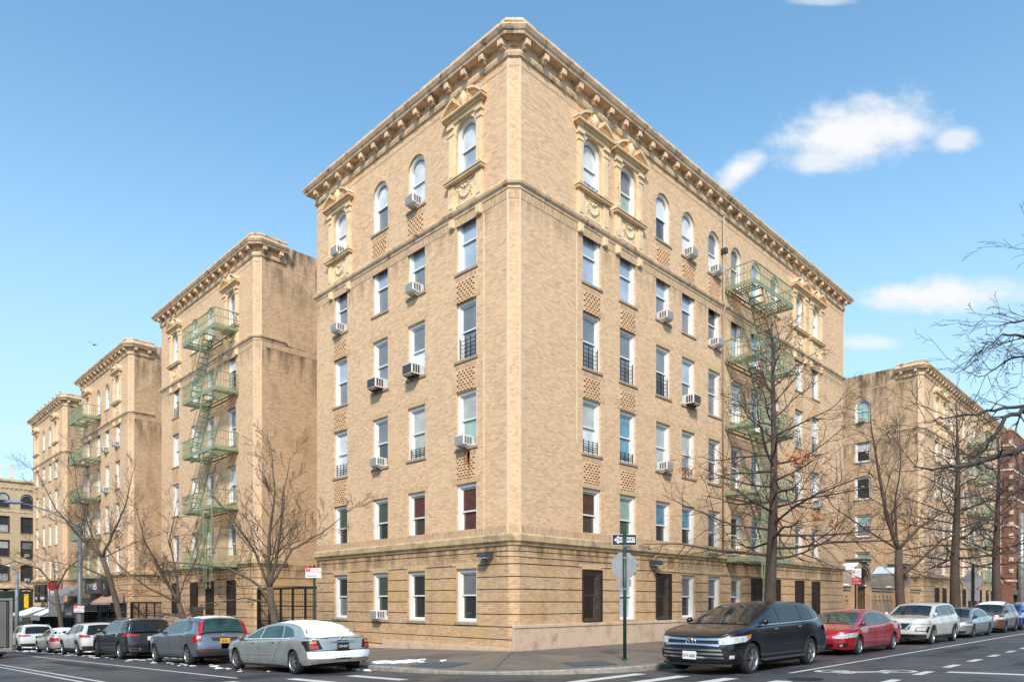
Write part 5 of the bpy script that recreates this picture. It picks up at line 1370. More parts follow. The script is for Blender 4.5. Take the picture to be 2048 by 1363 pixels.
def resample(p,n):
    L=[0]
    for a,b in zip(p[:-1],p[1:]): L.append(L[-1]+math.dist(a,b))
    out=[]
    for k in range(n+1):
        s=L[-1]*k/n; i=0
        while i<len(p)-2 and s>L[i+1]: i+=1
        t=(s-L[i])/max(1e-9,L[i+1]-L[i]); out.append((p[i][0]+(p[i+1][0]-p[i][0])*t,p[i][1]+(p[i+1][1]-p[i][1])*t))
    return out
class Car:
    def __init__(c,name,label,paint,S,loc,rot,pitch=0,group='cars parked along the kerbs'):
        c.S=S; c.L,c.W,c.H=S['L'],S['W'],S['H']; c.Wh=c.W/2; c.rf,c.rr=S.get('rf',.6),S.get('rr',.4); c.nf,c.nr=S.get('nf',3),S.get('nr',4)
        c.R=S['R']; c.xa=(S['xf'],S['xf']+S['wb']); c.Ra=c.R+S.get('gap',.055)
        L,H=c.L,c.H
        def sc(nodes):   # node x given: 'a' fraction between front(0) axle1(1) axle2(2) rear(3)
            return [(c.X(u),z*H) for u,z in nodes]
        c.zt=pchip(sc(S['top'])); c.zs=pchip(sc(S['belt'])); c.zr=pchip(sc(S['rock']))
        c.t=thing(name,label,'car',loc,0,group); c.t.rotation_euler=(0,0,rot)
        c.t.rotation_mode='XYZ'
        if pitch: c.t.rotation_euler=(Matrix.Rotation(rot,4,'Z') @ Matrix.Rotation(pitch,4,'Y')).to_euler()
        c.paint=paint; c.body(); c.wheels()
    def X(c,u):
        S=c.S; k=[0,S['xf'],S['xf']+S['wb'],S['L']]; i=min(2,int(u)); return k[i]+(k[i+1]-k[i])*(u-i)
    def w(c,x):
        f=1
        if x<c.rf: f=max(0,1-((c.rf-x)/c.rf)**c.nf)**(1/c.nf)
        if x>c.L-c.rr: f=min(f,max(0,1-((x-c.L+c.rr)/c.rr)**c.nr)**(1/c.nr))
        for xa in c.xa: f*=1+.028*math.exp(-((x-xa)/.5)**2)
        return c.Wh*.975*f
    def V(c,x,z): 
        a,b=c.zr(x),c.zs(x); return VP_(max(0,min(1,(z-a)/(b-a))))
    def lean(c,x,z):
        q=(z/c.H)
        f=max(0,1-x/.7)**2; r=max(0,1-(c.L-x)/.6)**2
        lf=.35*max(0,q-.36)*c.S.get('flean',1)+.5*max(0,.26-q); lr=.28*max(0,q-.38)*c.S.get('rlean',1)+.5*max(0,.27-q)
        return f*lf*c.H*.9-r*lr*c.H*.9
    def top(c,x):
        w=c.w(x); y0=w*.955; zs=c.zs(x); zt=max(c.zt(x),zs+.004); h=zt-zs
        rr=min(.085,.42*h); cr=min(.05,.35*h); k=w/c.Wh
        yb=max(0.001,y0*(1-(.035+c.S.get('tau',.30)*h)/c.Wh)); zb=zt-cr-rr
        ya=y0*(1-.015); za=zs+min(.02,.2*h)
        return dict(y0=y0,zs=zs,zt=zt,h=h,rr=rr,cr=cr,yb=yb,zb=zb,ya=ya,za=za)
    def sec(c,x):
        T=c.top(x); P=[(T['y0'],T['zs']),(T['ya'],T['za'])]
        for k in (1,2,3): P.append((T['ya']+(T['yb']-T['ya'])*k/3,T['za']+(T['zb']-T['za'])*k/3))
        ye=T['yb']-T['rr']*min(1,T['yb']/.4)*.9
        for k in (1,2,3):
            a=pi/2*k/3; P.append((ye+(T['yb']-ye)*cos(a),T['zb']+T['rr']*sin(a)))
        for k in (1,2,3,4,5): 
            y=ye*(1-k/5); P.append((y,T['zt']-T['cr']*(y/max(.001,ye))**2))
        return P
    def stations(c):
        st=set()
        for q in (0,.12,.25,.38,.5,.6,.7,.78,.85,.9,.94,.97,.99,1):
            st.add(round(c.rf*(1-(1-q**c.nf)**(1/c.nf)),4)); st.add(round(c.L-c.rr*(1-(1-q**c.nr)**(1/c.nr)),4))
        for xa in c.xa:
            for k in range(17): st.add(round(xa+c.Ra*cos(pi*k/16)*.9995,4))
            st.add(round(xa+c.Ra*1.003,4)); st.add(round(xa-c.Ra*1.003,4))
        n=int(c.L/.11)
        for k in range(n+1): st.add(round(c.L*k/n,4))
        st=sorted(st); out=[st[0]]
        for s in st[1:]:
            if s-out[-1]>.003: out.append(s)
        return out
    def zbot(c,x):
        z=c.zr(x)
        for xa in c.xa:
            if abs(x-xa)<c.Ra: z=max(z,c.R+sqrt(c.Ra**2-(x-xa)**2))
        return z
    def body(c):
        mb=MB(); mb.smooth=True; st=c.stations(); nz=9
        for sg in (1,-1):
            P=[];m=nz+1+12
            for x in st:
                zb=c.zbot(x); zs=c.zs(x); w=c.w(x)
                for k in range(nz+1):
                    z=zb+(zs-zb)*k/nz; P.append((x+c.lean(x,z),sg*w*c.V(x,z),z))
                for (y,z) in c.sec(x)[1:]: P.append((x+c.lean(x,min(z,c.zs(x))),sg*y,z))
            F=[]
            for i in range(len(st)-1):
                for j in range(m-1): F.append((i*m+j,(i+1)*m+j,(i+1)*m+j+1,i*m+j+1))
            mb.add(P,F)
            # arch lips and inner wells
            for xa in c.xa:
                Q=[(xa+c.Ra*cos(pi*k/16),c.R+c.Ra*sin(pi*k/16)) for k in range(17)]
                for (a,za),(b,zb_) in zip(Q[:-1],Q[1:]):
                    ya,yb=c.w(a)*c.V(a,max(za,c.zr(a))),c.w(b)*c.V(b,max(zb_,c.zr(b)))
                    mb.quad((a,sg*ya,za),(b,sg*yb,zb_),(b,sg*(yb-.05),zb_),(a,sg*(ya-.05),za))
        me_o=mb.build('body',c.paint,c.t)
        bm=bmesh.new(); bm.from_mesh(me_o.data); bmesh.ops.remove_doubles(bm,verts=bm.verts,dist=.0008); bmesh.ops.recalc_face_normals(bm,faces=bm.faces); bm.to_mesh(me_o.data); bm.free()
        mb=MB(); y=c.Wh-.32
        mb.box(.45,c.L-.55,-y,y,c.S.get('clear',.2),.40*c.H); mb.box(c.X(1.0),c.X(2.0),-y,y,.3,.52*c.H)
        mb.box(.42,c.xa[0]-c.Ra,-c.Wh+.2,c.Wh-.2,c.S.get('clear',.2),.36*c.H); mb.box(c.xa[0]+c.Ra,c.xa[1]-c.Ra,-c.Wh+.08,c.Wh-.08,c.S.get('clear',.2)-.02,.45*c.H); mb.box(c.xa[1]+c.Ra,c.L-.5,-c.Wh+.2,c.Wh-.2,c.S.get('clear',.2),.38*c.H)
        for xa in c.xa:
            for sg in (1,-1):
                Q=[(xa+(c.Ra+.01)*cos(pi*k/12),c.R+(c.Ra+.01)*sin(pi*k/12)) for k in range(13)]
                for (a,za),(b,zb_) in zip(Q[:-1],Q[1:]): mb.quad((a,sg*(c.Wh-.05),za),(b,sg*(c.Wh-.05),zb_),(b,sg*(c.Wh-.36),zb_),(a,sg*(c.Wh-.36),za))
        mb.build('underbody',M['under'],c.t)
    # --- surface mappers
    def side(c,sg,off=.006):
        def f(x,z):
            if z<=c.zs(x)+.001: y=c.w(x)*c.V(x,z); 
            else:
                T=c.top(x); y=T['ya']+(T['yb']-T['ya'])*(z-T['za'])/max(.02,T['zb']-T['za'])
            return (x+c.lean(x,min(z,c.zs(x))),sg*(y+off),z)
        return f
    def front(c,off=.008):
        def f(q,z):
            s=1 if q>=0 else -1; a=abs(q)
            if a<=1: x=c.rf*(1-(1-min(.9999,a)**c.nf)**(1/c.nf)); yy=a
            else: x=c.rf+(a-1); yy=1
            v=c.V(x,z); 
            return (x+c.lean(x,z)-off*(1 if a<.9 else .5),s*(c.Wh*yy*v+(off if a>.8 else 0)),z)
        return f
    def rear(c,off=.008):
        def f(q,z):
            s=1 if q>=0 else -1; a=abs(q)
            if a<=1: x=c.L-c.rr*(1-(1-min(.9999,a)**c.nr)**(1/c.nr)); yy=a
            else: x=c.L-c.rr-(a-1); yy=1
            v=c.V(x,z)
            return (x+c.lean(x,z)+off*(1 if a<.9 else .5),s*(c.Wh*yy*v+(off if a>.8 else 0)),z)
        return f
    def topf(c,off,dx):
        def f(x,v):
            T=c.top(x); ye=T['yb']-T['rr']*min(1,T['yb']/.4)*.9; y=v*ye
            return (x+dx,y,T['zt']-T['cr']*v*v+off)
        return f
    def patch(c,mb,fn,bot,top,nu=10,nv=6):
        B,T=resample(bot,nu),resample(top,nu)
        mb.grid(lambda u,v: fn(B[round(u*nu)][0]+(T[round(u*nu)][0]-B[round(u*nu)][0])*v, B[round(u*nu)][1]+(T[round(u*nu)][1]-B[round(u*nu)][1])*v),nu,nv)
    def part(c,name,mat,fn,bot,top,nu=10,nv=5,parent=None,smooth=True):
        mb=MB(); mb.smooth=smooth; c.patch(mb,fn,bot,top,nu,nv); return mb.build(name,mat if not isinstance(mat,str) else M[mat],parent or c.t)
    def strip(c,mb,fn,pts,w,nv=1):
        for a,b in zip(pts[:-1],pts[1:]):
            d=V((b[0]-a[0],b[1]-a[1])); n=max(1,int(d.length/.08)); d.normalize(); r=(d.y*w/2,-d.x*w/2)
            for k in range(n):
                p=(a[0]+(b[0]-a[0])*k/n,a[1]+(b[1]-a[1])*k/n); q=(a[0]+(b[0]-a[0])*(k+1)/n,a[1]+(b[1]-a[1])*(k+1)/n)
                mb.quad(fn(p[0]-r[0],p[1]-r[1]),fn(p[0]+r[0],p[1]+r[1]),fn(q[0]+r[0],q[1]+r[1]),fn(q[0]-r[0],q[1]-r[1]))
    def wheels(c):
        R=c.R; S=c.S; key=('wheel',R,S.get('spokes',5),S.get('rimmat','rim'),S.get('twin',True))
        def f():
            mb=MB(); mb.smooth=True; w=.105
            mb.lathe([(R*.66,-w),(R*.70,-w-.004),(R*.86,-w-.006),(R*.965,-w+.012),(R,-w+.04),(R,w-.04),(R*.965,w-.012),(R*.86,w),(R*.66,w)],32,'y')
            mb.cur=1; mb.smooth=False; mb.lathe([(.0,-w+.05),(R*.66,-w+.05)],24,'y')
            ty=mb.mesh('wheel',[M['rubber'],M['under']])
            rb=MB(); rb.smooth=True; rb.lathe([(R*.68,-w-.005),(R*.665,-w+.0),(R*.63,-w+.012),(R*.62,-w+.05)],32,'y'); rb.smooth=False
            rb.lathe([(0,-w-.002),(R*.12,-w-.002),(R*.15,-w+.02)],14,'y')
            n=S.get('spokes',5)
            for k in range(n):
                for da in ((-.13,.13) if S.get('twin',True) else (0,)):
                    a=2*pi*k/n+.3; wd=R*(.075 if S.get('twin',True) else .17)
                    a0,a1=a+da*.5,a+da*1.6
                    p0=V((R*.12*cos(a0),-w+.004,R*.12*sin(a0))); p1=V((R*.64*cos(a1),-w+.012,R*.64*sin(a1)))
                    d=(p1-p0).normalized(); s=V((-d.z,0,d.x))*wd*.5
                    rb.add([p0-s*1.1,p0+s*1.1,p1+s,p1-s,p0-s+V((0,.03,0)),p0+s+V((0,.03,0)),p1+s+V((0,.03,0)),p1-s+V((0,.03,0))],[(0,1,2,3),(0,3,7,4),(1,5,6,2)])
            return ty,rb.mesh('rim',M[S.get('rimmat','rim')])
        ty,ri=memo(key,f)
        steer=S.get('steer',0)
        for i,xa in enumerate(c.xa):
            for sg in (-1,1):
                o=link('wheel',ty,c.t,(xa,sg*(c.Wh-.135),R),(0 if sg<0 else pi)+(steer if i==0 else 0)); link('rim',ri,o)
    def common(c,K):
        """glass, seams, lamps, plates from fractional coordinates"""
        H=c.H; X=c.X
        g=K.get('glass','carglass')
        xw0,xw1=X(K['ws'][0]),X(K['ws'][1]); xr0,xr1=X(K['rw'][0]),X(K['rw'][1])
        c.part('windshield',g,c.topf(.010,-.010),[(xw0,-.93),(xw0-.0,0),(xw0,.93)],[(xw1,-.9),(xw1,.9)],12,8)
        c.part('rear_window',g,c.topf(.010,.012),[(xr1,-.9),(xr1,.9)],[(xr0,-.88),(xr0,.88)],12,8)
        for sg in (-1,1):
            for (bot,top) in K['side']:
                c.part('side_window',g,c.side(sg,.007),[(X(a),b*H) for a,b in bot],[(X(a),b*H) for a,b in top],10,5)
            mb=MB()
            for ln in K['seams']: c.strip(mb,c.side(sg,.004),[(X(a),b*H) for a,b in ln],.014)
            mb.build('door_seams',M['seam'],c.t)
            if K.get('chrome'):
                mb=MB()
                for ln in K['chrome']: c.strip(mb,c.side(sg,.012),[(X(a),b*H) for a,b in ln],.025)
                mb.build('window_trim',M['chrome'],c.t)
            for (a,b) in K['handles']:
                x,y,z=c.side(sg,.0)(X(a),b*H); mb=MB(); mb.bbox(x-.09,x+.09,y-.01 if sg>0 else y-.035,y+.035 if sg>0 else y+.01,z-.018,z+.018,.012)
                mb.build('door_handle',M['chrome'] if K.get('chandle') else c.paint,c.t)
            a,b=K['mirror']; T=c.side(sg,0)(X(a),b*H); mb=MB(); mb.smooth=True
            y=T[1]+sg*.14; mb.lathe([(0,-.11),(.05,-.1),(.075,-.04),(.08,.02),(.06,.06),(0,.07)],12,'x',(T[0]+.03,y,T[2]+.05)); 
            mb.smooth=False; mb.bar((T[0],T[1]-sg*.02,T[2]),(T[0]+.02,y,T[2]+.02),.05)
            m=mb.build('mirror',M[K.get('mirrormat')] if K.get('mirrormat') else c.paint,c.t)
            if K.get('clad'):
                mb=MB(); mb.smooth=True
                for xa in c.xa:
                    r0,r1=c.Ra-.005,c.Ra+.075
                    f=c.side(sg,.012)
                    for k in range(20):
                        a0,a1=-.12+(pi+.24)*k/20,-.12+(pi+.24)*(k+1)/20
                        mb.quad(*[f(xa+r*cos(a),max(c.zr(xa+r*cos(a)),c.R+r*sin(a))) for r,a in ((r0,a0),(r1,a0),(r1,a1),(r0,a1))])
                zr=c.zr; xa0,xa1=c.xa[0]+c.Ra,c.xa[1]-c.Ra
                c.patch(mb,c.side(sg,.012),[(xa0,zr(xa0)+.002),(xa1,zr(xa1)+.002)],[(xa0,zr(xa0)+.10),(xa1,zr(xa1)+.10)],10,2)
                mb.build('wheel_arch_trim',M['cladding'],c.t)
        for fn,key in ((c.front(),'front'),(c.rear(),'rear')):
            for it in K.get(key,[]):
                name,mat,bot,top=it[:4]; sym=it[4] if len(it)>4 else False
                for s in ((1,-1) if sym else (1,)):
                    off=it[5] if len(it)>5 else .008
                    ff=c.front(off) if key=='front' else c.rear(off)
                    c.part(name,c.paint if mat=='paint' else mat,ff,[(s*a,b*H) for a,b in bot],[(s*a,b*H) for a,b in top],12,5)
        for end,q,z,w,h,mat,txt,tm in K.get('plates',[]):
            fn=c.front(.03) if end=='f' else c.rear(.03); p=fn(q,z*H); mb=MB(); s=-1 if end=='f' else 1
            mb.bbox(p[0]-.008,p[0]+.008,p[1]-w/2,p[1]+w/2,z*H-h/2,z*H+h/2,.004); o=mb.build('license_plate',M[mat],c.t)
            if txt:
                if end=='f': Mx=Matrix.Translation((p[0]-.011,p[1],z*H-.01)) @ Matrix(((0,0,-1,0),(-1,0,0,0),(0,1,0,0),(0,0,0,1)))
                else: Mx=Matrix.Translation((p[0]+.011,p[1],z*H-.01)) @ Matrix(((0,0,1,0),(1,0,0,0),(0,1,0,0),(0,0,0,1)))
                text_obj('plate_text',txt,h*.62,M[tm],o,Mx,.001,sx=.64)
def paint(name,c,metal=.35,rough=.32,coat=1.,dirt=.9):
    m=new_mat(name,c,rough,metal=metal,coat=coat,noise=(2.2,dirt,1.06)); return m
Rd=lambda x,y: road_z(x,y)
SUVTOP=[(0,.50),(.06,.575),(.35,.625),(.95,.665),(1.12,.70),(1.3,.83),(1.46,.955),(1.62,.99),(1.85,1.0),(2.3,.985),(2.66,.94),(2.74,.90),(2.9,.66),(2.97,.60),(3,.57)]
SUVBELT=[(0,.488),(.06,.56),(.35,.598),(1.0,.60),(1.5,.625),(2.3,.66),(2.8,.63),(3,.56)]
SUVROCK=[(0,.19),(.3,.16),(1.2,.155),(1.8,.155),(2.6,.18),(3,.21)]
SEDTOP=[(0,.42),(.06,.475),(.4,.575),(.9,.645),(1.04,.69),(1.2,.81),(1.36,.94),(1.52,.99),(1.68,1.0),(1.86,.965),(2.02,.88),(2.2,.765),(2.36,.735),(2.8,.715),(2.95,.69),(3,.64)]
SEDBELT=[(0,.41),(.06,.46),(.4,.55),(1.0,.60),(1.5,.625),(2.0,.655),(2.5,.655),(2.9,.63),(3,.57)]
SEDROCK=[(0,.16),(.3,.14),(1.2,.14),(1.8,.14),(2.6,.17),(3,.21)]
SUVSIDE=[([(1.16,.665),(1.45,.675)],[(1.36,.845),(1.45,.90)]),([(1.475,.677),(1.83,.69)],[(1.475,.905),(1.83,.93)]),([(1.855,.69),(2.12,.70)],[(1.855,.93),(2.12,.925)]),([(2.16,.705),(2.62,.735)],[(2.16,.925),(2.50,.885)])]
SUVSEAM=[[(1.13,.64),(1.10,.30),(1.16,.20)],[(1.46,.66),(1.47,.20)],[(1.87,.675),(1.86,.2)],[(1.13,.64),(1.9,.675)],[(1.16,.2),(1.86,.2)]]
M['plum']=M['signbrown']
def suv(name,label,color,x,y,rot,pitch,L,W,H,xf,wb,R,K=None,S=None,metal=.3,group='cars parked along the kerbs'):
    S0=dict(L=L,W=W,H=H,xf=xf,wb=wb,R=R,top=SUVTOP,belt=SUVBELT,rock=SUVROCK,clear=.24,rr=.32,nr=3.5,rf=.7,nf=2.8); S0.update(S or {})
    z=Rd(x,y); c=Car(name,label,color,S0,(x,y,z),rot,pitch,group)
    K0=dict(ws=(1.10,1.40),rw=(2.70,2.885),side=SUVSIDE,seams=SUVSEAM,handles=[(1.38,.60),(1.79,.615)],mirror=(1.17,.68)); K0.update(K or {}); c.common(K0); return c
SEDSIDE=[([(1.08,.645),(1.42,.66)],[(1.27,.84),(1.42,.905)]),([(1.445,.66),(1.78,.675)],[(1.445,.91),(1.74,.925)]),([(1.80,.677),(1.99,.70)],[(1.765,.92),(1.90,.855)])]
SEDSEAM=[[(1.06,.62),(1.04,.28),(1.12,.18)],[(1.43,.64),(1.45,.17)],[(1.80,.66),(1.70,.3),(1.66,.18)],[(1.06,.62),(1.9,.665)],[(2.3,.69),(2.97,.67)]]
def sedan(name,label,color,x,y,rot,pitch,L,W,H,xf,wb,R,K=None,S=None,group='cars parked along the kerbs'):
    S0=dict(L=L,W=W,H=H,xf=xf,wb=wb,R=R,top=SEDTOP,belt=SEDBELT,rock=SEDROCK,clear=.19,rr=.45,nr=3.2,rf=.75,nf=2.7,tau=.42); S0.update(S or {})
    z=Rd(x,y); c=Car(name,label,color,S0,(x,y,z),rot,pitch,group)
    K0=dict(ws=(1.02,1.34),rw=(1.90,2.17),side=SEDSIDE,seams=SEDSEAM,handles=[(1.33,.575),(1.68,.595)],mirror=(1.10,.65)); K0.update(K or {}); c.common(K0); return c
def roof_rails(c,x0,x1,mat='chrome'):
    for sg in (-1,1):
        mb=MB(); mb.smooth=True; P=[]
        for k in range(9):
            x=c.X(x0+(x1-x0)*k/8); T=c.top(x); P.append((x,sg*(T['yb']-.08),T['zb']+T['rr']+(.055 if 0<k<8 else .0)))
        mb.tube(P,.022,6); mb.build('roof_rail',M[mat],c.t)
def hub_badge(c,end,z,r,mat='chrome',q=0):
    fn=(c.front(.03) if end=='f' else c.rear(.025)); p=fn(q,z*c.H); s=-1 if end=='f' else 1
    mb=MB(); mb.smooth=True
    n=22
    for rx,rz in ((r,r*.7),(r*.42,r*.62)):
        mb.tube([(p[0],rx*cos(2*pi*k/n),p[2]+rz*sin(2*pi*k/n)) for k in range(n+1)],r*.09,5,cap=False)
    mb.tube([(p[0],r*.8*cos(pi*k/8),p[2]+r*.3-r*.25*sin(pi*k/8)) for k in range(9)],r*.09,5)
    mb.build('badge',M[mat],c.t)
# ---- right street, nearest: black SUV facing the junction
YR=-9.15   # street-side face of the parked row
Wt=2.08
K=dict(chandle=True,ws=(1.035,1.42),rw=(2.62,2.84),side=[([(1.14,.675),(1.45,.685)],[(1.34,.84),(1.45,.89)]),([(1.475,.687),(1.83,.70)],[(1.475,.895),(1.83,.925)]),([(1.855,.70),(2.10,.712)],[(1.855,.922),(2.10,.895)]),([(2.14,.714),(2.54,.755)],[(2.14,.885),(2.40,.845)])],chrome=[[(1.12,.66),(1.5,.672),(2.2,.70),(2.56,.74)]],
 front=[('grille','mesh',[(-.66,.39),(.66,.39)],[(-.60,.50),(.60,.50)]),('lower_grille','mesh',[(-.72,.17),(.72,.17)],[(-.72,.375),(.72,.375)]),
  ('grille_bar','chrome',[(-.66,.475),(-.3,.47),(.3,.47),(.66,.475)],[(-.64,.505),(-.3,.497),(.3,.497),(.64,.505)],False,.03),('grille_bar','chrome',[(-.68,.395),(-.3,.405),(.3,.405),(.68,.395)],[(-.68,.425),(-.3,.428),(.3,.428),(.68,.425)],False,.03),
  ('grille_bar','chrome',[(-.74,.335),(.74,.335)],[(-.72,.358),(.72,.358)],False,.025),('grille_bar','chrome',[(-.76,.285),(.76,.285)],[(-.75,.308),(.75,.308)],False,.025),('grille_bar','chrome',[(-.78,.235),(.78,.235)],[(-.77,.258),(.77,.258)],False,.025),
  ('headlight','lampglass',[(.66,.415),(.85,.425),(1.05,.455),(1.28,.50)],[(.64,.50),(.85,.515),(1.05,.535),(1.30,.55)],True),('turn_signal','amber',[(1.12,.49),(1.30,.515)],[(1.12,.54),(1.31,.552)],True,.013),
  ('fog_light_recess','mesh',[(.80,.21),(.97,.23)],[(.80,.31),(.97,.34)],True),('fog_light','lampglass',[(.86,.235),(.93,.24)],[(.86,.28),(.93,.285)],True,.016),('bumper_lip','cladding',[(-.9,.13),(.9,.13)],[(-.92,.165),(.92,.165)],False,.03)],
 rear=[('taillight','tail',[(.70,.52),(1.15,.54)],[(.74,.64),(1.12,.63)],True)],
 plates=[('f',0,.27,.36,.19,'signwhite','KVV-6060','black')])
toy=suv('parked_suv','dark navy-black utility vehicle nearest the corner, with chrome grille bars',paint('navy_black_paint',(.006,.006,.010),.0,.3,coat=.6,dirt=.7),
    -2.25,YR+Wt/2,0,0,5.85,Wt,1.77,1.14,3.42,.38,K,dict(spokes=5,rimmat='rim',flean=1.25,gap=.065,
    belt=[(0,.44),(.06,.505),(.35,.57),(1.0,.625),(1.5,.65),(2.3,.68),(2.75,.63),(3,.54)],top=[(0,.45),(.06,.52),(.35,.59),(.95,.65),(1.05,.69),(1.27,.835),(1.46,.95),(1.62,.985),(1.8,1.0),(2.05,.985),(2.3,.95),(2.58,.885),(2.68,.84),(2.86,.65),(2.95,.59),(3,.55)]))
hub_badge(toy,'f',.45,.13)
mb=MB()
for k in range(3): toy.strip(mb,lambda a,b: (lambda T:(a,b,toy.zt(a)-.03*(b/.9)**2+.006))(0),[(.62+.05*k,-.50-.11*k),(.88+.05*k,-.60-.11*k)],.035)
mb.build('hood_stripes',M['signwhite'],toy.t)
for sg in (-1,1):
    mb=MB(); mb.bbox(toy.xa[0]+.5,toy.xa[1]-.5,sg*(Wt/2+.06),sg*(Wt/2-.15),.30,.36,.02); mb.build('running_board',M['cladding'],toy.t)
# ---- red sedan
Wt=2.05; YR2=-8.75
K=dict(chandle=True,glass='carglass_green',front=[('grille','mesh',[(-.34,.37),(.34,.37)],[(-.38,.44),(.38,.44)]),('grille_bar','chrome',[(-.36,.40),(.36,.40)],[(-.37,.425),(.37,.425)],False,.02),('lower_grille','mesh',[(-.5,.18),(.5,.18)],[(-.55,.27),(.55,.27)]),
  ('headlight','lampglass',[(.48,.385),(.75,.37),(.98,.40),(1.16,.47)],[(.52,.425),(.75,.46),(.98,.50),(1.22,.535)],True),('turn_signal','amber',[(1.03,.41),(1.16,.475)],[(1.06,.51),(1.20,.53)],True,.013),
  ('fog_light_recess','mesh',[(.66,.19),(.88,.21)],[(.66,.27),(.90,.29)],True),('fog_light','lampglass',[(.70,.21),(.78,.215)],[(.70,.25),(.78,.255)],True,.014)],
  rear=[('taillight','tail',[(.62,.50),(1.1,.52)],[(.66,.62),(1.06,.63)],True)])
sent=sedan('parked_sedan','bright red sedan parked behind the black vehicle on the right street',paint('red_paint',(.50,.012,.02),.25,.25),6.15,YR2+Wt/2,0,0,5.65,Wt,1.52,1.08,3.45,.325,K,dict(spokes=8,twin=False,rimmat='rim'))
hub_badge(sent,'f',.405,.09)
# ---- white SUV
K=dict(clad=True,glass='carglass',front=[('grille','mesh',[(-.42,.37),(.42,.37)],[(-.48,.51),(.48,.51)]),('grille_v','chrome',[(.22,.36),(.32,.36)],[(.46,.52),(.56,.52)],True,.02),
  ('upper_lamp','lampglass',[(.56,.475),(.9,.485),(1.12,.50)],[(.58,.51),(.9,.525),(1.14,.54)],True),('turn_signal','amber',[(1.0,.49),(1.14,.50)],[(1.0,.53),(1.15,.54)],True,.013),
  ('headlight','lampglass',[(.62,.33),(.92,.34)],[(.66,.41),(.96,.425)],True),('lamp_surround','mesh',[(.60,.32),(.94,.33),(.97,.27)],[(.64,.42),(.97,.435),(1.0,.43)],True,.005),('lower_bumper','cladding',[(-.97,.15),(.97,.15)],[(-.95,.26),(.95,.26)]),('lower_grille','mesh',[(-.6,.19),(.6,.19)],[(-.7,.25),(.7,.25)],False,.014)],
  rear=[('taillight','tail',[(.60,.56),(1.15,.57)],[(.62,.64),(1.12,.64)],True)])
rog=suv('parked_suv','white utility vehicle with black wheel arches, parked behind the red sedan',paint('pearl_white_paint',(.64,.63,.58),.05,.3),14.2,YR2-.1+Wt/2,0,0,5.6,Wt,1.74,1.12,3.38,.355,K,dict(spokes=5,rimmat='rim'))
K=dict(front=[('grille','mesh',[(-.42,.36),(.42,.36)],[(-.40,.46),(.40,.46)]),('grille_bar','chrome',[(-.42,.452),(.42,.452)],[(-.41,.47),(.41,.47)],False,.02),('headlight','lampglass',[(.5,.40),(1.0,.42)],[(.5,.46),(1.04,.48)],True),('lower_grille','mesh',[(-.8,.17),(.8,.17)],[(-.84,.24),(.84,.24)])],
  rear=[('taillight','tail',[(.60,.53),(1.1,.55)],[(.62,.62),(1.06,.62)],True)],chrome=[[(1.06,.63),(1.9,.665)]])
sedan('parked_sedan','silver-blue sedan parked behind the white vehicle on the right street',paint('silver_blue_paint',(.34,.38,.43),.6,.28),21.7,YR2+Wt/2,0,0,5.6,Wt,1.50,1.0,3.4,.335,dict(K,mirrormat='cladding'),dict(spokes=9,rimmat='rimdark',twin=False))
br=suv('parked_suv','copper-brown sport utility vehicle with snow on its roof near the right edge',paint('copper_paint',(.20,.105,.07),.5,.3),29.1,YR2+Wt/2,0,0,5.0,Wt,1.72,1.05,2.95,.36,dict(front=[('grille','mesh',[(-.42,.37),(.42,.37)],[(-.45,.49),(.45,.49)]),('headlight','lampglass',[(.5,.44),(1.1,.46)],[(.5,.52),(1.15,.54)],True),('chrome_lip','chrome',[(-.7,.22),(.7,.22)],[(-.7,.25),(.7,.25)])],mirrormat='cladding'),dict(spokes=6,rimmat='rimdark'))
mb=MB(); mb.smooth=True; mb.grid(lambda u,v:(lambda x,T:(x,(2*v-1)*(T['yb']-.1),T['zt']-T['cr']*(2*v-1)**2+.005+.07*(sin(pi*u)*sin(pi*v))**.35))(br.X(1.42+1.2*u),br.top(br.X(1.42+1.2*u))),14,8); mb.build('snow_layer',M['snow'],br.t)
roof_rails(br,1.5,2.6,'cladding')
suv('parked_suv','bright blue sport utility vehicle farthest along the right kerb, at the picture edge',paint('bright_blue_paint',(.01,.055,.36),.3,.25),35.0,YR2+.15+Wt/2,0,0,5.0,Wt,1.70,1.05,2.95,.35,dict(front=[('grille','mesh',[(-.5,.36),(.5,.36)],[(-.55,.50),(.55,.50)]),('grille_bar','chrome',[(-.7,.44),(.7,.44)],[(-.72,.465),(.72,.465)],False,.02),('headlight','lampglass',[(.5,.46),(1.1,.48)],[(.5,.53),(1.15,.55)],True),('lower_grille','mesh',[(-.8,.17),(.8,.17)],[(-.8,.26),(.8,.26)])]),dict(spokes=6,rimmat='rimdark'))
suv('parked_suv','pale car with a white roof just showing beyond the blue one',paint('pale_grey_paint',(.55,.56,.56),.3,.3),41.0,YR2+.15+Wt/2,0,0,5.0,Wt,1.78,1.05,2.95,.35,{},dict(spokes=6,rimmat='rimdark'))

# ---- left street row: local x runs toward -Y (rear nearer the corner)
XL=-7.45
def left(y_front,W): return (XL+W/2,y_front)
pit=-math.atan(.031)
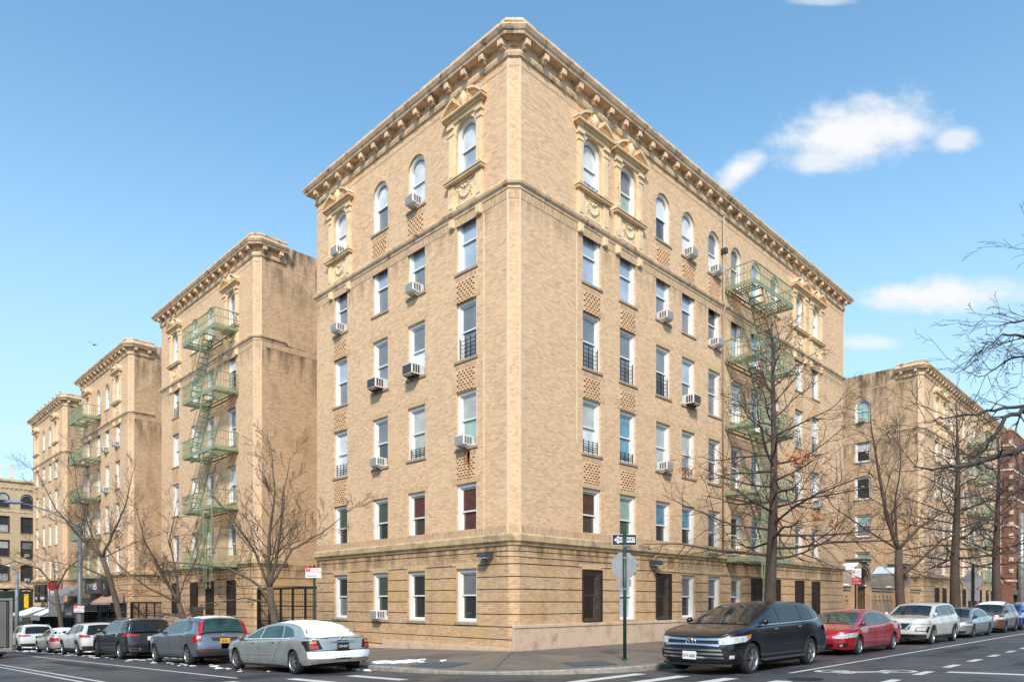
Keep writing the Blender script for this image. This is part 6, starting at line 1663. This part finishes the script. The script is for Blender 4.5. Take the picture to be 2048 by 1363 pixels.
# silver sedan with snow (front at larger y)
W_=2.06; wb=3.75; yr=1.35; L_=1.0+wb+1.02
K=dict(glass='carglass_green',mirrormat='acgrille',chandle=True,rw=(1.93,2.26),
 side=[([(1.06,.655),(1.40,.665)],[(1.25,.83),(1.40,.895)]),([(1.43,.665),(1.80,.675)],[(1.43,.905),(1.72,.93)]),([(1.82,.677),(1.99,.71)],[(1.745,.925),(1.91,.84)])],
 front=[('headlight','lampglass',[(.5,.40),(1.1,.43)],[(.5,.48),(1.15,.50)],True),('grille','mesh',[(-.4,.36),(.4,.36)],[(-.4,.45),(.4,.45)])],
 rear=[('taillight_housing','mesh',[(.60,.475),(.8,.46),(.98,.455)],[(.72,.635),(.86,.64),(1.01,.625)],True),('taillight','tail',[(.70,.475),(.90,.475)],[(.73,.545),(.92,.545)],True,.016),('turn_signal','amber',[(.76,.57),(.89,.57)],[(.77,.62),(.91,.62)],True,.016),
  ('plate_recess','galv',[(-.36,.455),(.36,.455)],[(-.34,.585),(.34,.585)],False,.006),('trunk_trim','chrome',[(-.36,.585),(.36,.585)],[(-.35,.605),(.35,.605)],False,.03),('bumper_seam','seam',[(-.97,.438),(.97,.438)],[(-.97,.447),(.97,.447)],False,.006),
  ('snow_layer','snow',[(-.95,.30),(-.5,.285),(0,.30),(.5,.285),(.95,.31)],[(-.96,.425),(-.5,.43),(0,.42),(.5,.432),(.96,.42)],False,.012),('dirty_bumper','limestone',[(-.9,.215),(.9,.215)],[(-.93,.27),(.93,.27)],False,.009)],
 plates=[('r',0,.515,.36,.17,'black','CVE-4A47','signwhite')])
M['limestone']=M['limestone']
alt=sedan('parked_sedan','silver-grey sedan with snow on roof and rear window, nearest car on the left street',paint('silver_grey_paint',(.45,.47,.46),.45,.38,dirt=.8),*left(yr+wb+1.0,W_),-pi/2,pit,L_,W_,1.49,1.0,wb,.33,K,
  dict(spokes=6,twin=False,rimmat='rim',rr=.5,nr=3.4,top=[(0,.46),(.06,.52),(.4,.60),(.9,.655),(1.04,.69),(1.2,.82),(1.36,.94),(1.5,.985),(1.62,1.0),(1.78,.985),(1.95,.935),(2.15,.835),(2.33,.745),(2.5,.705),(2.85,.69),(2.95,.675),(3,.63)]))
hub_badge(alt,'r',.645,.075)
def snow_cover(c,u0,u1,th,nu=26,edge=.97):
    mb=MB(); mb.smooth=True
    def f(u,v):
        x=c.X(u0+(u1-u0)*u); T=c.top(x); ye=(T['yb']-T['rr']*.6)*edge; vv=2*v-1; n=.006*sin(u*31+v*17)+.005*sin(v*41-u*13)
        return (x,vv*ye,T['zt']-T['cr']*vv*vv+.004+(th+n)*min(1,(1-abs(vv)**8)*1.0)*min(1,8*u*(1-u)+.0))
    mb.grid(f,nu,14); mb.build('snow_layer',M['snow'],c.t)
snow_cover(alt,1.52,2.38,.03,edge=.93)
mb=MB(); mb.smooth=True; mb.grid(lambda u,v:(lambda x:(x,(2*v-1)*.72*c_w(x),alt.zt(x)+.004-.02*(2*v-1)**2+.03*(sin(pi*u)*sin(pi*v))**.4))(alt.X(2.38+.5*u)) if False else (alt.X(2.38+.5*u),(2*v-1)*.70,alt.zt(alt.X(2.38+.5*u))-.03*(2*v-1)**2+.006+.02*(max(0,sin(pi*u)*sin(pi*v)))**.5),8,8); mb.build('snow_layer',M['snow'],alt.t)
mb=MB()
for sg in (-1,1): alt.strip(mb,alt.side(sg,.02),[(alt.X(1.06),.648*1.49),(alt.X(1.95),.672*1.49)],.02)
mb.build('snow_layer',M['snow'],alt.t)
mb=MB(); alt.strip(mb,alt.side(-1,.006),[(alt.X(1.1),.33*1.49),(alt.X(1.66),.34*1.49)],.02); alt.strip(mb,alt.side(1,.006),[(alt.X(1.1),.33*1.49),(alt.X(1.66),.34*1.49)],.02); mb.build('side_moulding',M['galv'],alt.t)
# grey compact SUV with tall red tail lamps
W_=2.02; wb=3.35; yr=9.2
CTOP=[(0,.48),(.06,.55),(.35,.61),(.9,.655),(1.06,.69),(1.24,.82),(1.42,.95),(1.58,.99),(1.8,1.0),(2.3,.99),(2.62,.955),(2.70,.92),(2.86,.66),(2.95,.60),(3,.56)]
K=dict(clad=False,glass='carglass_green',rw=(2.66,2.845),mirrormat='cladding',side=[([(1.12,.665),(1.44,.675)],[(1.33,.84),(1.44,.90)]),([(1.47,.677),(1.83,.69)],[(1.47,.905),(1.83,.93)]),([(1.86,.69),(2.14,.70),(2.22,.74)],[(1.86,.925),(2.05,.905),(2.18,.80)])],
 rear=[('taillight','tail',[(.80,.50),(.97,.49),(1.06,.49)],[(.80,.62),(.97,.62),(1.06,.62)],True),('reversing_light','lampglass',[(.82,.545),(.94,.545)],[(.82,.60),(.94,.60)],True,.016),('bumper','cladding',[(-.97,.19),(.97,.19)],[(-.99,.33),(.99,.33)],False,.014),('reflector','tail',[(.6,.29),(.85,.29)],[(.6,.31),(.85,.31)],True,.02),
  ('plate_recess','cladding',[(-.42,.49),(.42,.49)],[(-.5,.565),(.5,.565)],False,.006)],
 front=[('headlight','lampglass',[(.5,.42),(1.1,.44)],[(.5,.51),(1.2,.54)],True)],plates=[('r',.0,.49,.36,.18,'plateyellow','JEJ-5211','black')])
crv=suv('parked_suv','blue-grey compact vehicle with tall red tail lamps and a yellow plate',paint('blue_grey_paint',(.20,.225,.28),.5,.3),*left(yr+wb+.95,W_),-pi/2,pit,wb+.95+1.0,W_,1.74,.95,wb,.355,K,dict(spokes=5,twin=False,rimmat='rim',top=CTOP))
hub_badge(crv,'r',.60,.08)
for sg in (-1,1):
    mb=MB(); mb.smooth=True
    P=[];
    for k in range(9):
        x=crv.X(2.70+.16*k/8); T=crv.top(x); P.append((T,x))
    for (T,x),(T2,x2) in zip(P[:-1],P[1:]):
        mb.quad((x+.02,sg*(T['yb']+.012),T['zb']+T['rr']*.7),(x2+.02,sg*(T2['yb']+.012),T2['zb']+T2['rr']*.7),(x2+.02,sg*(T2['yb']-.12),T2['zt']+.006),(x+.02,sg*(T['yb']-.12),T['zt']+.006))
        mb.quad((x+.02,sg*(T['yb']+.012),T['zb']+T['rr']*.7),(x2+.02,sg*(T2['yb']+.012),T2['zb']+T2['rr']*.7),(x2-.07,sg*(T2['yb']+.012),T2['zb']+T2['rr']*.7),(x-.07,sg*(T['yb']+.012),T['zb']+T['rr']*.7))
    mb.build('taillight',M['tail'],crv.t)
snow_cover(crv,1.75,2.5,.02,edge=.9)
mb=MB(); x=crv.X(2.45); mb.bar((x,0,crv.zt(x)),(x+.12,0,crv.zt(x)+.25),.012); mb.build('antenna',M['cladding'],crv.t)
# dark grey large SUV
W_=2.1; wb=3.55; yr=17.05
K=dict(rw=(2.66,2.86),chrome=[[(1.14,.65),(1.5,.664),(2.2,.69),(2.5,.72)],[(2.28,.90),(2.42,.86),(2.5,.73)]],rear=[('taillight','tail',[(.48,.565),(.8,.555),(1.02,.55),(1.14,.57)],[(.48,.60),(.8,.62),(1.02,.635),(1.12,.62)],True),('reflector','tail',[(.62,.36),(.92,.36)],[(.62,.38),(.92,.38)],True),('exhaust_trim','chrome',[(.45,.215),(.9,.215)],[(.45,.275),(.88,.275)],True),('exhaust','under',[(.52,.228),(.84,.228)],[(.52,.262),(.84,.262)],True,.016),('bumper','cladding',[(-.9,.17),(.9,.17)],[(-.92,.215),(.92,.215)],False,.01)],
 front=[('headlight','lampglass',[(.5,.44),(1.1,.46)],[(.5,.51),(1.15,.53)],True)],plates=[('r',.0,.50,.36,.18,'signwhite','','black')],side=SUVSIDE[:2]+[([(1.855,.69),(2.18,.70)],[(1.855,.93),(2.18,.925)]),([(2.21,.705),(2.45,.73)],[(2.21,.92),(2.38,.87)])])
x5=suv('parked_suv','dark slate large vehicle with wide red tail lamps, behind the yellow-plated one',paint('slate_paint',(.03,.033,.043),.4,.28),*left(yr+wb+.95,W_),-pi/2,pit,wb+.95+1.08,W_,1.80,.95,wb,.39,K,dict(spokes=7,twin=True,rimmat='rim',steer=-.35,top=CTOP))
text_obj('badge','X5',.11,M['chrome'],x5.t,Matrix.Translation((x5.rear(.02)(-.55,.51*1.8)[0],x5.rear(.02)(-.55,.51*1.8)[1],.50*1.8)) @ Matrix(((0,0,1,0),(1,0,0,0),(0,1,0,0),(0,0,0,1))),.003)
roof_rails(x5,1.5,2.5)
# white crossover
W_=2.0; wb=2.95; yr=24.0
K=dict(clad=True,mirrormat='cladding',rear=[('taillight','tail',[(.55,.55),(.9,.55),(1.12,.57)],[(.62,.60),(.9,.63),(1.1,.62)],True),('bumper','cladding',[(-.95,.18),(.95,.18)],[(-.97,.29),(.97,.29)],False,.012)],front=[('headlight','lampglass',[(.5,.42),(1.1,.44)],[(.5,.5),(1.15,.52)],True)])
rav=suv('parked_suv','white crossover with black arches and roof rails, behind the dark slate vehicle',paint('white_paint',(.62,.63,.62),.05,.3),*left(yr+wb+.9,W_),-pi/2,pit,wb+.9+.95,W_,1.68,.9,wb,.35,K,dict(spokes=5,rimmat='rim',top=CTOP)); roof_rails(rav,1.5,2.4,'cladding')
# beige sedan
W_=1.95; wb=2.72; yr=30.2
K=dict(glass='carglass',rear=[('taillight','tail',[(.60,.48),(.95,.47),(1.12,.49)],[(.64,.60),(.95,.63),(1.08,.62)],True)],front=[('headlight','lampglass',[(.5,.40),(1.1,.43)],[(.5,.48),(1.15,.50)],True)])
cam_=sedan('parked_sedan','champagne-beige sedan between the two white vehicles on the left street',paint('beige_paint',(.47,.45,.39),.3,.3),*left(yr+wb+.95,W_),-pi/2,pit,wb+.95+1.05,W_,1.42,.95,wb,.325,K,dict(spokes=7,twin=False,rimmat='rim')); snow_cover(cam_,1.5,2.3,.02,edge=.9)
# white large SUV, farthest
W_=2.1; wb=3.0; yr=38.8
K=dict(rear=[('taillight','tail',[(.40,.555),(.8,.55),(1.1,.56)],[(.45,.60),(.8,.61),(1.08,.61)],True),('bumper','cladding',[(-.95,.18),(.95,.18)],[(-.97,.27),(.97,.27)],False,.012)],front=[('headlight','lampglass',[(.5,.42),(1.1,.44)],[(.5,.5),(1.15,.52)],True)],mirrormat='cladding')
hl=suv('parked_suv','white large vehicle farthest along the left street, snow on its roof',paint('cool_white_paint',(.62,.64,.66),.05,.3),*left(yr+wb+.95,W_),-pi/2,pit,wb+.95+1.05,W_,1.66,.95,wb,.37,K,dict(spokes=5,rimmat='rimdark')); roof_rails(hl,1.5,2.5); snow_cover(hl,1.6,2.5,.03,edge=.9)
# ---- box truck at the left edge (rear doors facing the camera)
M['truckgrey']=new_mat('grey_truck_panel',(.17,.165,.155),.5,noise=(1.2,.8,1.12),noisecol=(6,.66,.8,(.30,.29,.27)))
M['truckpost']=new_mat('grey_truck_post',(.27,.265,.25),.5,noise=(3,.8,1.1))
tx,ty=-9.95,24.9; tz=road_z(tx,ty)
tr=thing('box_truck','grey box truck cut by the left edge, showing its right rear corner post','truck',(tx,ty,tz))
mb=MB(); mb.bbox(-2.5,-.02,.06,6.5,.62,2.9,.03); mb.build('cargo_box',M['truckgrey'],tr)
mb=MB(); mb.bbox(-.14,0,0,.2,.35,2.95,.02); mb.bbox(-2.52,-2.38,0,.2,.35,2.95,.02); mb.bbox(-2.38,-.14,0,.12,2.82,2.93,.02); mb.bbox(-2.5,0,-.05,.15,.3,.5,.02); mb.build('rear_frame',M['truckpost'],tr)
mb=MB(); mb.bbox(-2.34,-.26,.0,.05,.55,2.78,.01); mb.bbox(-.215,-.19,.0,.05,.55,2.78,.005); mb.build('roll_door',M['truckgrey'],tr)
mb=MB(); mb.box(-.26,-.14,.03,.058,.5,2.82); mb.build('door_gap',M['under'],tr)
mb=MB(); mb.bbox(-2.2,-.3,-.3,.1,.22,.34,.02); mb.build('step_bumper',M['iron'],tr)
mb=MB(); mb.bbox(-2.35,-.15,6.55,8.2,.5,2.2,.15); mb.build('cab',M['truckpost'],tr)
for yy in (1.5,7.2):
    for xx in (-2.2,-.3):
        mb=MB(); mb.smooth=True; mb.lathe([(0,-.13),(.25,-.13),(.42,-.12),(.46,-.07),(.46,.07),(.42,.12),(.25,.13),(0,.13)],24,'x',(0,0,.46)); mb.build('wheel',M['rubber'],tr,(xx,yy,0))
mb=MB(); mb.bbox(-2.2,-.3,.5,8,.45,.62,.02); mb.build('chassis',M['iron'],tr)

# ------------------------------------------------------------------ blocks on the other corners (behind the viewer, added unseen for reflections)
M['brick_op']=brick_mat('added_house_brown_brick',(.40,.24,.15),(.30,.18,.11),(.34,.25,.18),stain_amt=.3)
def opposite(label,x0,x1,y0,y1,h,facing):
    t=thing('added_house',label,'building',(x0,y0,0)); mb=MB(); mb.box(0,x1-x0,0,y1-y0,-2,h); mb.build('wall',M['brick_op'],t)
    mb=MB(); mb.box(-.2,x1-x0+.2,-.2,y1-y0+.2,h,h+.5); mb.build('cornice',M['cornice'],t)
    for f in range(int(h//3.2)):
        n=int(((x1-x0) if facing=='n' else (y1-y0))//3.4)
        for k in range(n):
            if facing=='n': link('window',memo(('ow','n'),lambda:_ow(0)),t,(1.8+3.4*k,y1-y0,1+3.2*f))
            else: link('window',memo(('ow','e'),lambda:_ow(1)),t,(x1-x0,1.8+3.4*k,1+3.2*f))
def _ow(e):
    mb=MB()
    if e: mb.box(0,.03,-.55,.55,0,1.9); mb.cur=1; mb.box(0,.05,-.47,.47,.08,.92); mb.box(0,.05,-.47,.47,1.0,1.82)
    else: mb.box(-.55,.55,0,.03,0,1.9); mb.cur=1; mb.box(-.47,.47,0,.05,.08,.92); mb.box(-.47,.47,0,.05,1.0,1.82)
    return mb.mesh('window',[M['white'],M['glassdark']])
opposite('added unseen brown brick house across the right street, behind the viewer',-2,70,-44,-27,12.5,'n')
opposite('added unseen brown brick house across the left street, beyond the left edge',-46,-25,-2,80,12.5,'e')
opposite('added unseen brown brick house on the diagonal corner behind the viewer',-50,-27,-50,-29,10.5,'n')

# ------------------------------------------------------------------ light, sky, camera
SUN_EL,SUN_AZ=radians(40),atan2(-.72,-.69)    # azimuth measured from +y towards +x
sd=V((sin(SUN_AZ)*cos(SUN_EL),cos(SUN_AZ)*cos(SUN_EL),sin(SUN_EL)))
sl=bpy.data.lights.new('sun','SUN'); sl.energy=4.4; sl.angle=radians(8); sl.color=(1,.90,.80)
so=bpy.data.objects.new('sun',sl); COL.objects.link(so); so.rotation_euler=sd.to_track_quat('Z','Y').to_euler()
W=bpy.data.worlds.new('World'); SC.world=W; W.use_nodes=True; nt=W.node_tree; bg=nt.nodes['Background']; Lk=nt.links.new
sky=nt.nodes.new('ShaderNodeTexSky'); sky.sky_type='NISHITA'; sky.sun_disc=False; sky.sun_elevation=SUN_EL; sky.sun_rotation=SUN_AZ; sky.air_density=1.0; sky.dust_density=.6; sky.ozone_density=1.6
tc=nt.nodes.new('ShaderNodeTexCoord')
def vdot(v): 
    n=nt.nodes.new('ShaderNodeVectorMath'); n.operation='DOT_PRODUCT'; Lk(tc.outputs['Generated'],n.inputs[0]); n.inputs[1].default_value=v; return n.outputs['Value']
def mth(op,a,b=None,clamp=False):
    n=nt.nodes.new('ShaderNodeMath'); n.operation=op; n.use_clamp=clamp
    for i,q in enumerate((a,b)):
        if q is None: continue
        if isinstance(q,(int,float)): n.inputs[i].default_value=q
        else: Lk(q,n.inputs[i])
    return n.outputs[0]
fd=vdot((.70711,.70711,0)); rd=vdot((.70711,-.70711,0)); ud=vdot((0,0,1))
fdm=mth('MAXIMUM',fd,.05); A_=mth('DIVIDE',rd,fdm); B_=mth('DIVIDE',ud,fdm)
cmb=nt.nodes.new('ShaderNodeCombineXYZ'); Lk(A_,cmb.inputs[0]); Lk(B_,cmb.inputs[1])
def cnoise(sc,det,rough=.6,loc=(0,0,0),ysc=1.6):
    mp=nt.nodes.new('ShaderNodeMapping'); Lk(cmb.outputs[0],mp.inputs[0]); mp.inputs['Location'].default_value=loc; mp.inputs['Scale'].default_value=(1,ysc,1)
    n=nt.nodes.new('ShaderNodeTexNoise'); n.inputs['Scale'].default_value=sc; n.inputs['Detail'].default_value=det; n.inputs['Roughness'].default_value=rough; Lk(mp.outputs[0],n.inputs[0]); return n.outputs[0]
n1=cnoise(9,9,.62); n2=cnoise(22,8,.6,(3,1,0))
total=None
CL=[(1715,265,175,72,1.0,-.18),(1640,320,80,32,.8,0),(1480,342,64,28,1.0,-.6),(1912,280,50,28,.75,-.1),(1875,592,185,34,1.0,-.03),(1975,575,90,26,.5,0),(1735,687,62,17,.7,0),(1645,2,70,10,.5,0),(60,870,160,26,.16,0),(1500,-160,260,80,.8,.1),(420,-420,340,90,.6,0)]
for (px,py,sx,sy,am,rt) in CL:
    a0,b0=(px-1024)/FPX,(HOR-py)/FPX
    da=mth('SUBTRACT',A_,a0); db=mth('SUBTRACT',B_,b0)
    ca,sa=cos(rt),sin(rt)   # tilt
    u=mth('DIVIDE',mth('ADD',mth('MULTIPLY',da,ca),mth('MULTIPLY',db,-sa)),sx/FPX); v=mth('DIVIDE',mth('ADD',mth('MULTIPLY',da,sa),mth('MULTIPLY',db,ca)),sy/FPX)
    r=mth('SQRT',mth('ADD',mth('MULTIPLY',u,u),mth('MULTIPLY',v,v)))
    r=mth('ADD',r,mth('MULTIPLY',mth('SUBTRACT',n1,.5),-1.5)); r=mth('ADD',r,mth('MULTIPLY',mth('SUBTRACT',n2,.5),-1.0))
    mr=nt.nodes.new('ShaderNodeMapRange'); mr.interpolation_type='SMOOTHSTEP'; Lk(r,mr.inputs[0]); mr.inputs[1].default_value=1.25; mr.inputs[2].default_value=.25; mr.inputs[3].default_value=0; mr.inputs[4].default_value=am
    total=mr.outputs[0] if total is None else mth('MAXIMUM',total,mr.outputs[0])
total=mth('MULTIPLY',total,mth('GREATER_THAN',fd,.06))
# pale haze toward the horizon
hz=nt.nodes.new('ShaderNodeMapRange'); Lk(ud,hz.inputs[0]); hz.inputs[1].default_value=.02; hz.inputs[2].default_value=.62; hz.inputs[3].default_value=.85; hz.inputs[4].default_value=.0; hz.interpolation_type='SMOOTHSTEP'
mh=nt.nodes.new('ShaderNodeMix'); mh.data_type='RGBA'; Lk(hz.outputs[0],mh.inputs[0]); 
sk=nt.nodes.new('ShaderNodeVectorMath'); sk.operation='MULTIPLY'; Lk(sky.outputs[0],sk.inputs[0]); sk.inputs[1].default_value=(1.6,2.38,2.38)
Lk(sk.outputs[0],mh.inputs[6]); mh.inputs[7].default_value=(5.4,7.2,8.6,1)
hs=nt.nodes.new('ShaderNodeHueSaturation'); hs.inputs['Saturation'].default_value=.95; hs.inputs['Value'].default_value=1.17; Lk(mh.outputs[2],hs.inputs['Color'])
mc=nt.nodes.new('ShaderNodeMix'); mc.data_type='RGBA'; Lk(total,mc.inputs[0]); Lk(hs.outputs[0],mc.inputs[6]); mc.inputs[7].default_value=(9.6,9.7,10.0,1)
Lk(mc.outputs[2],bg.inputs['Color']); bg.inputs['Strength'].default_value=.1
cd=bpy.data.cameras.new('camera'); co=bpy.data.objects.new('camera',cd); COL.objects.link(co); SC.camera=co
co.location=(CAMX,CAMY,CAMZ); co.rotation_euler=(radians(90),0,radians(-45))
cd.sensor_width=36; cd.lens=36*FPX/2048; cd.shift_y=(HOR-681.5)/2048; cd.clip_start=.1; cd.clip_end=3000
SC.view_settings.view_transform='Standard'; SC.view_settings.look='None'; SC.view_settings.exposure=0; SC.view_settings.gamma=1
SC.cycles.max_bounces=6
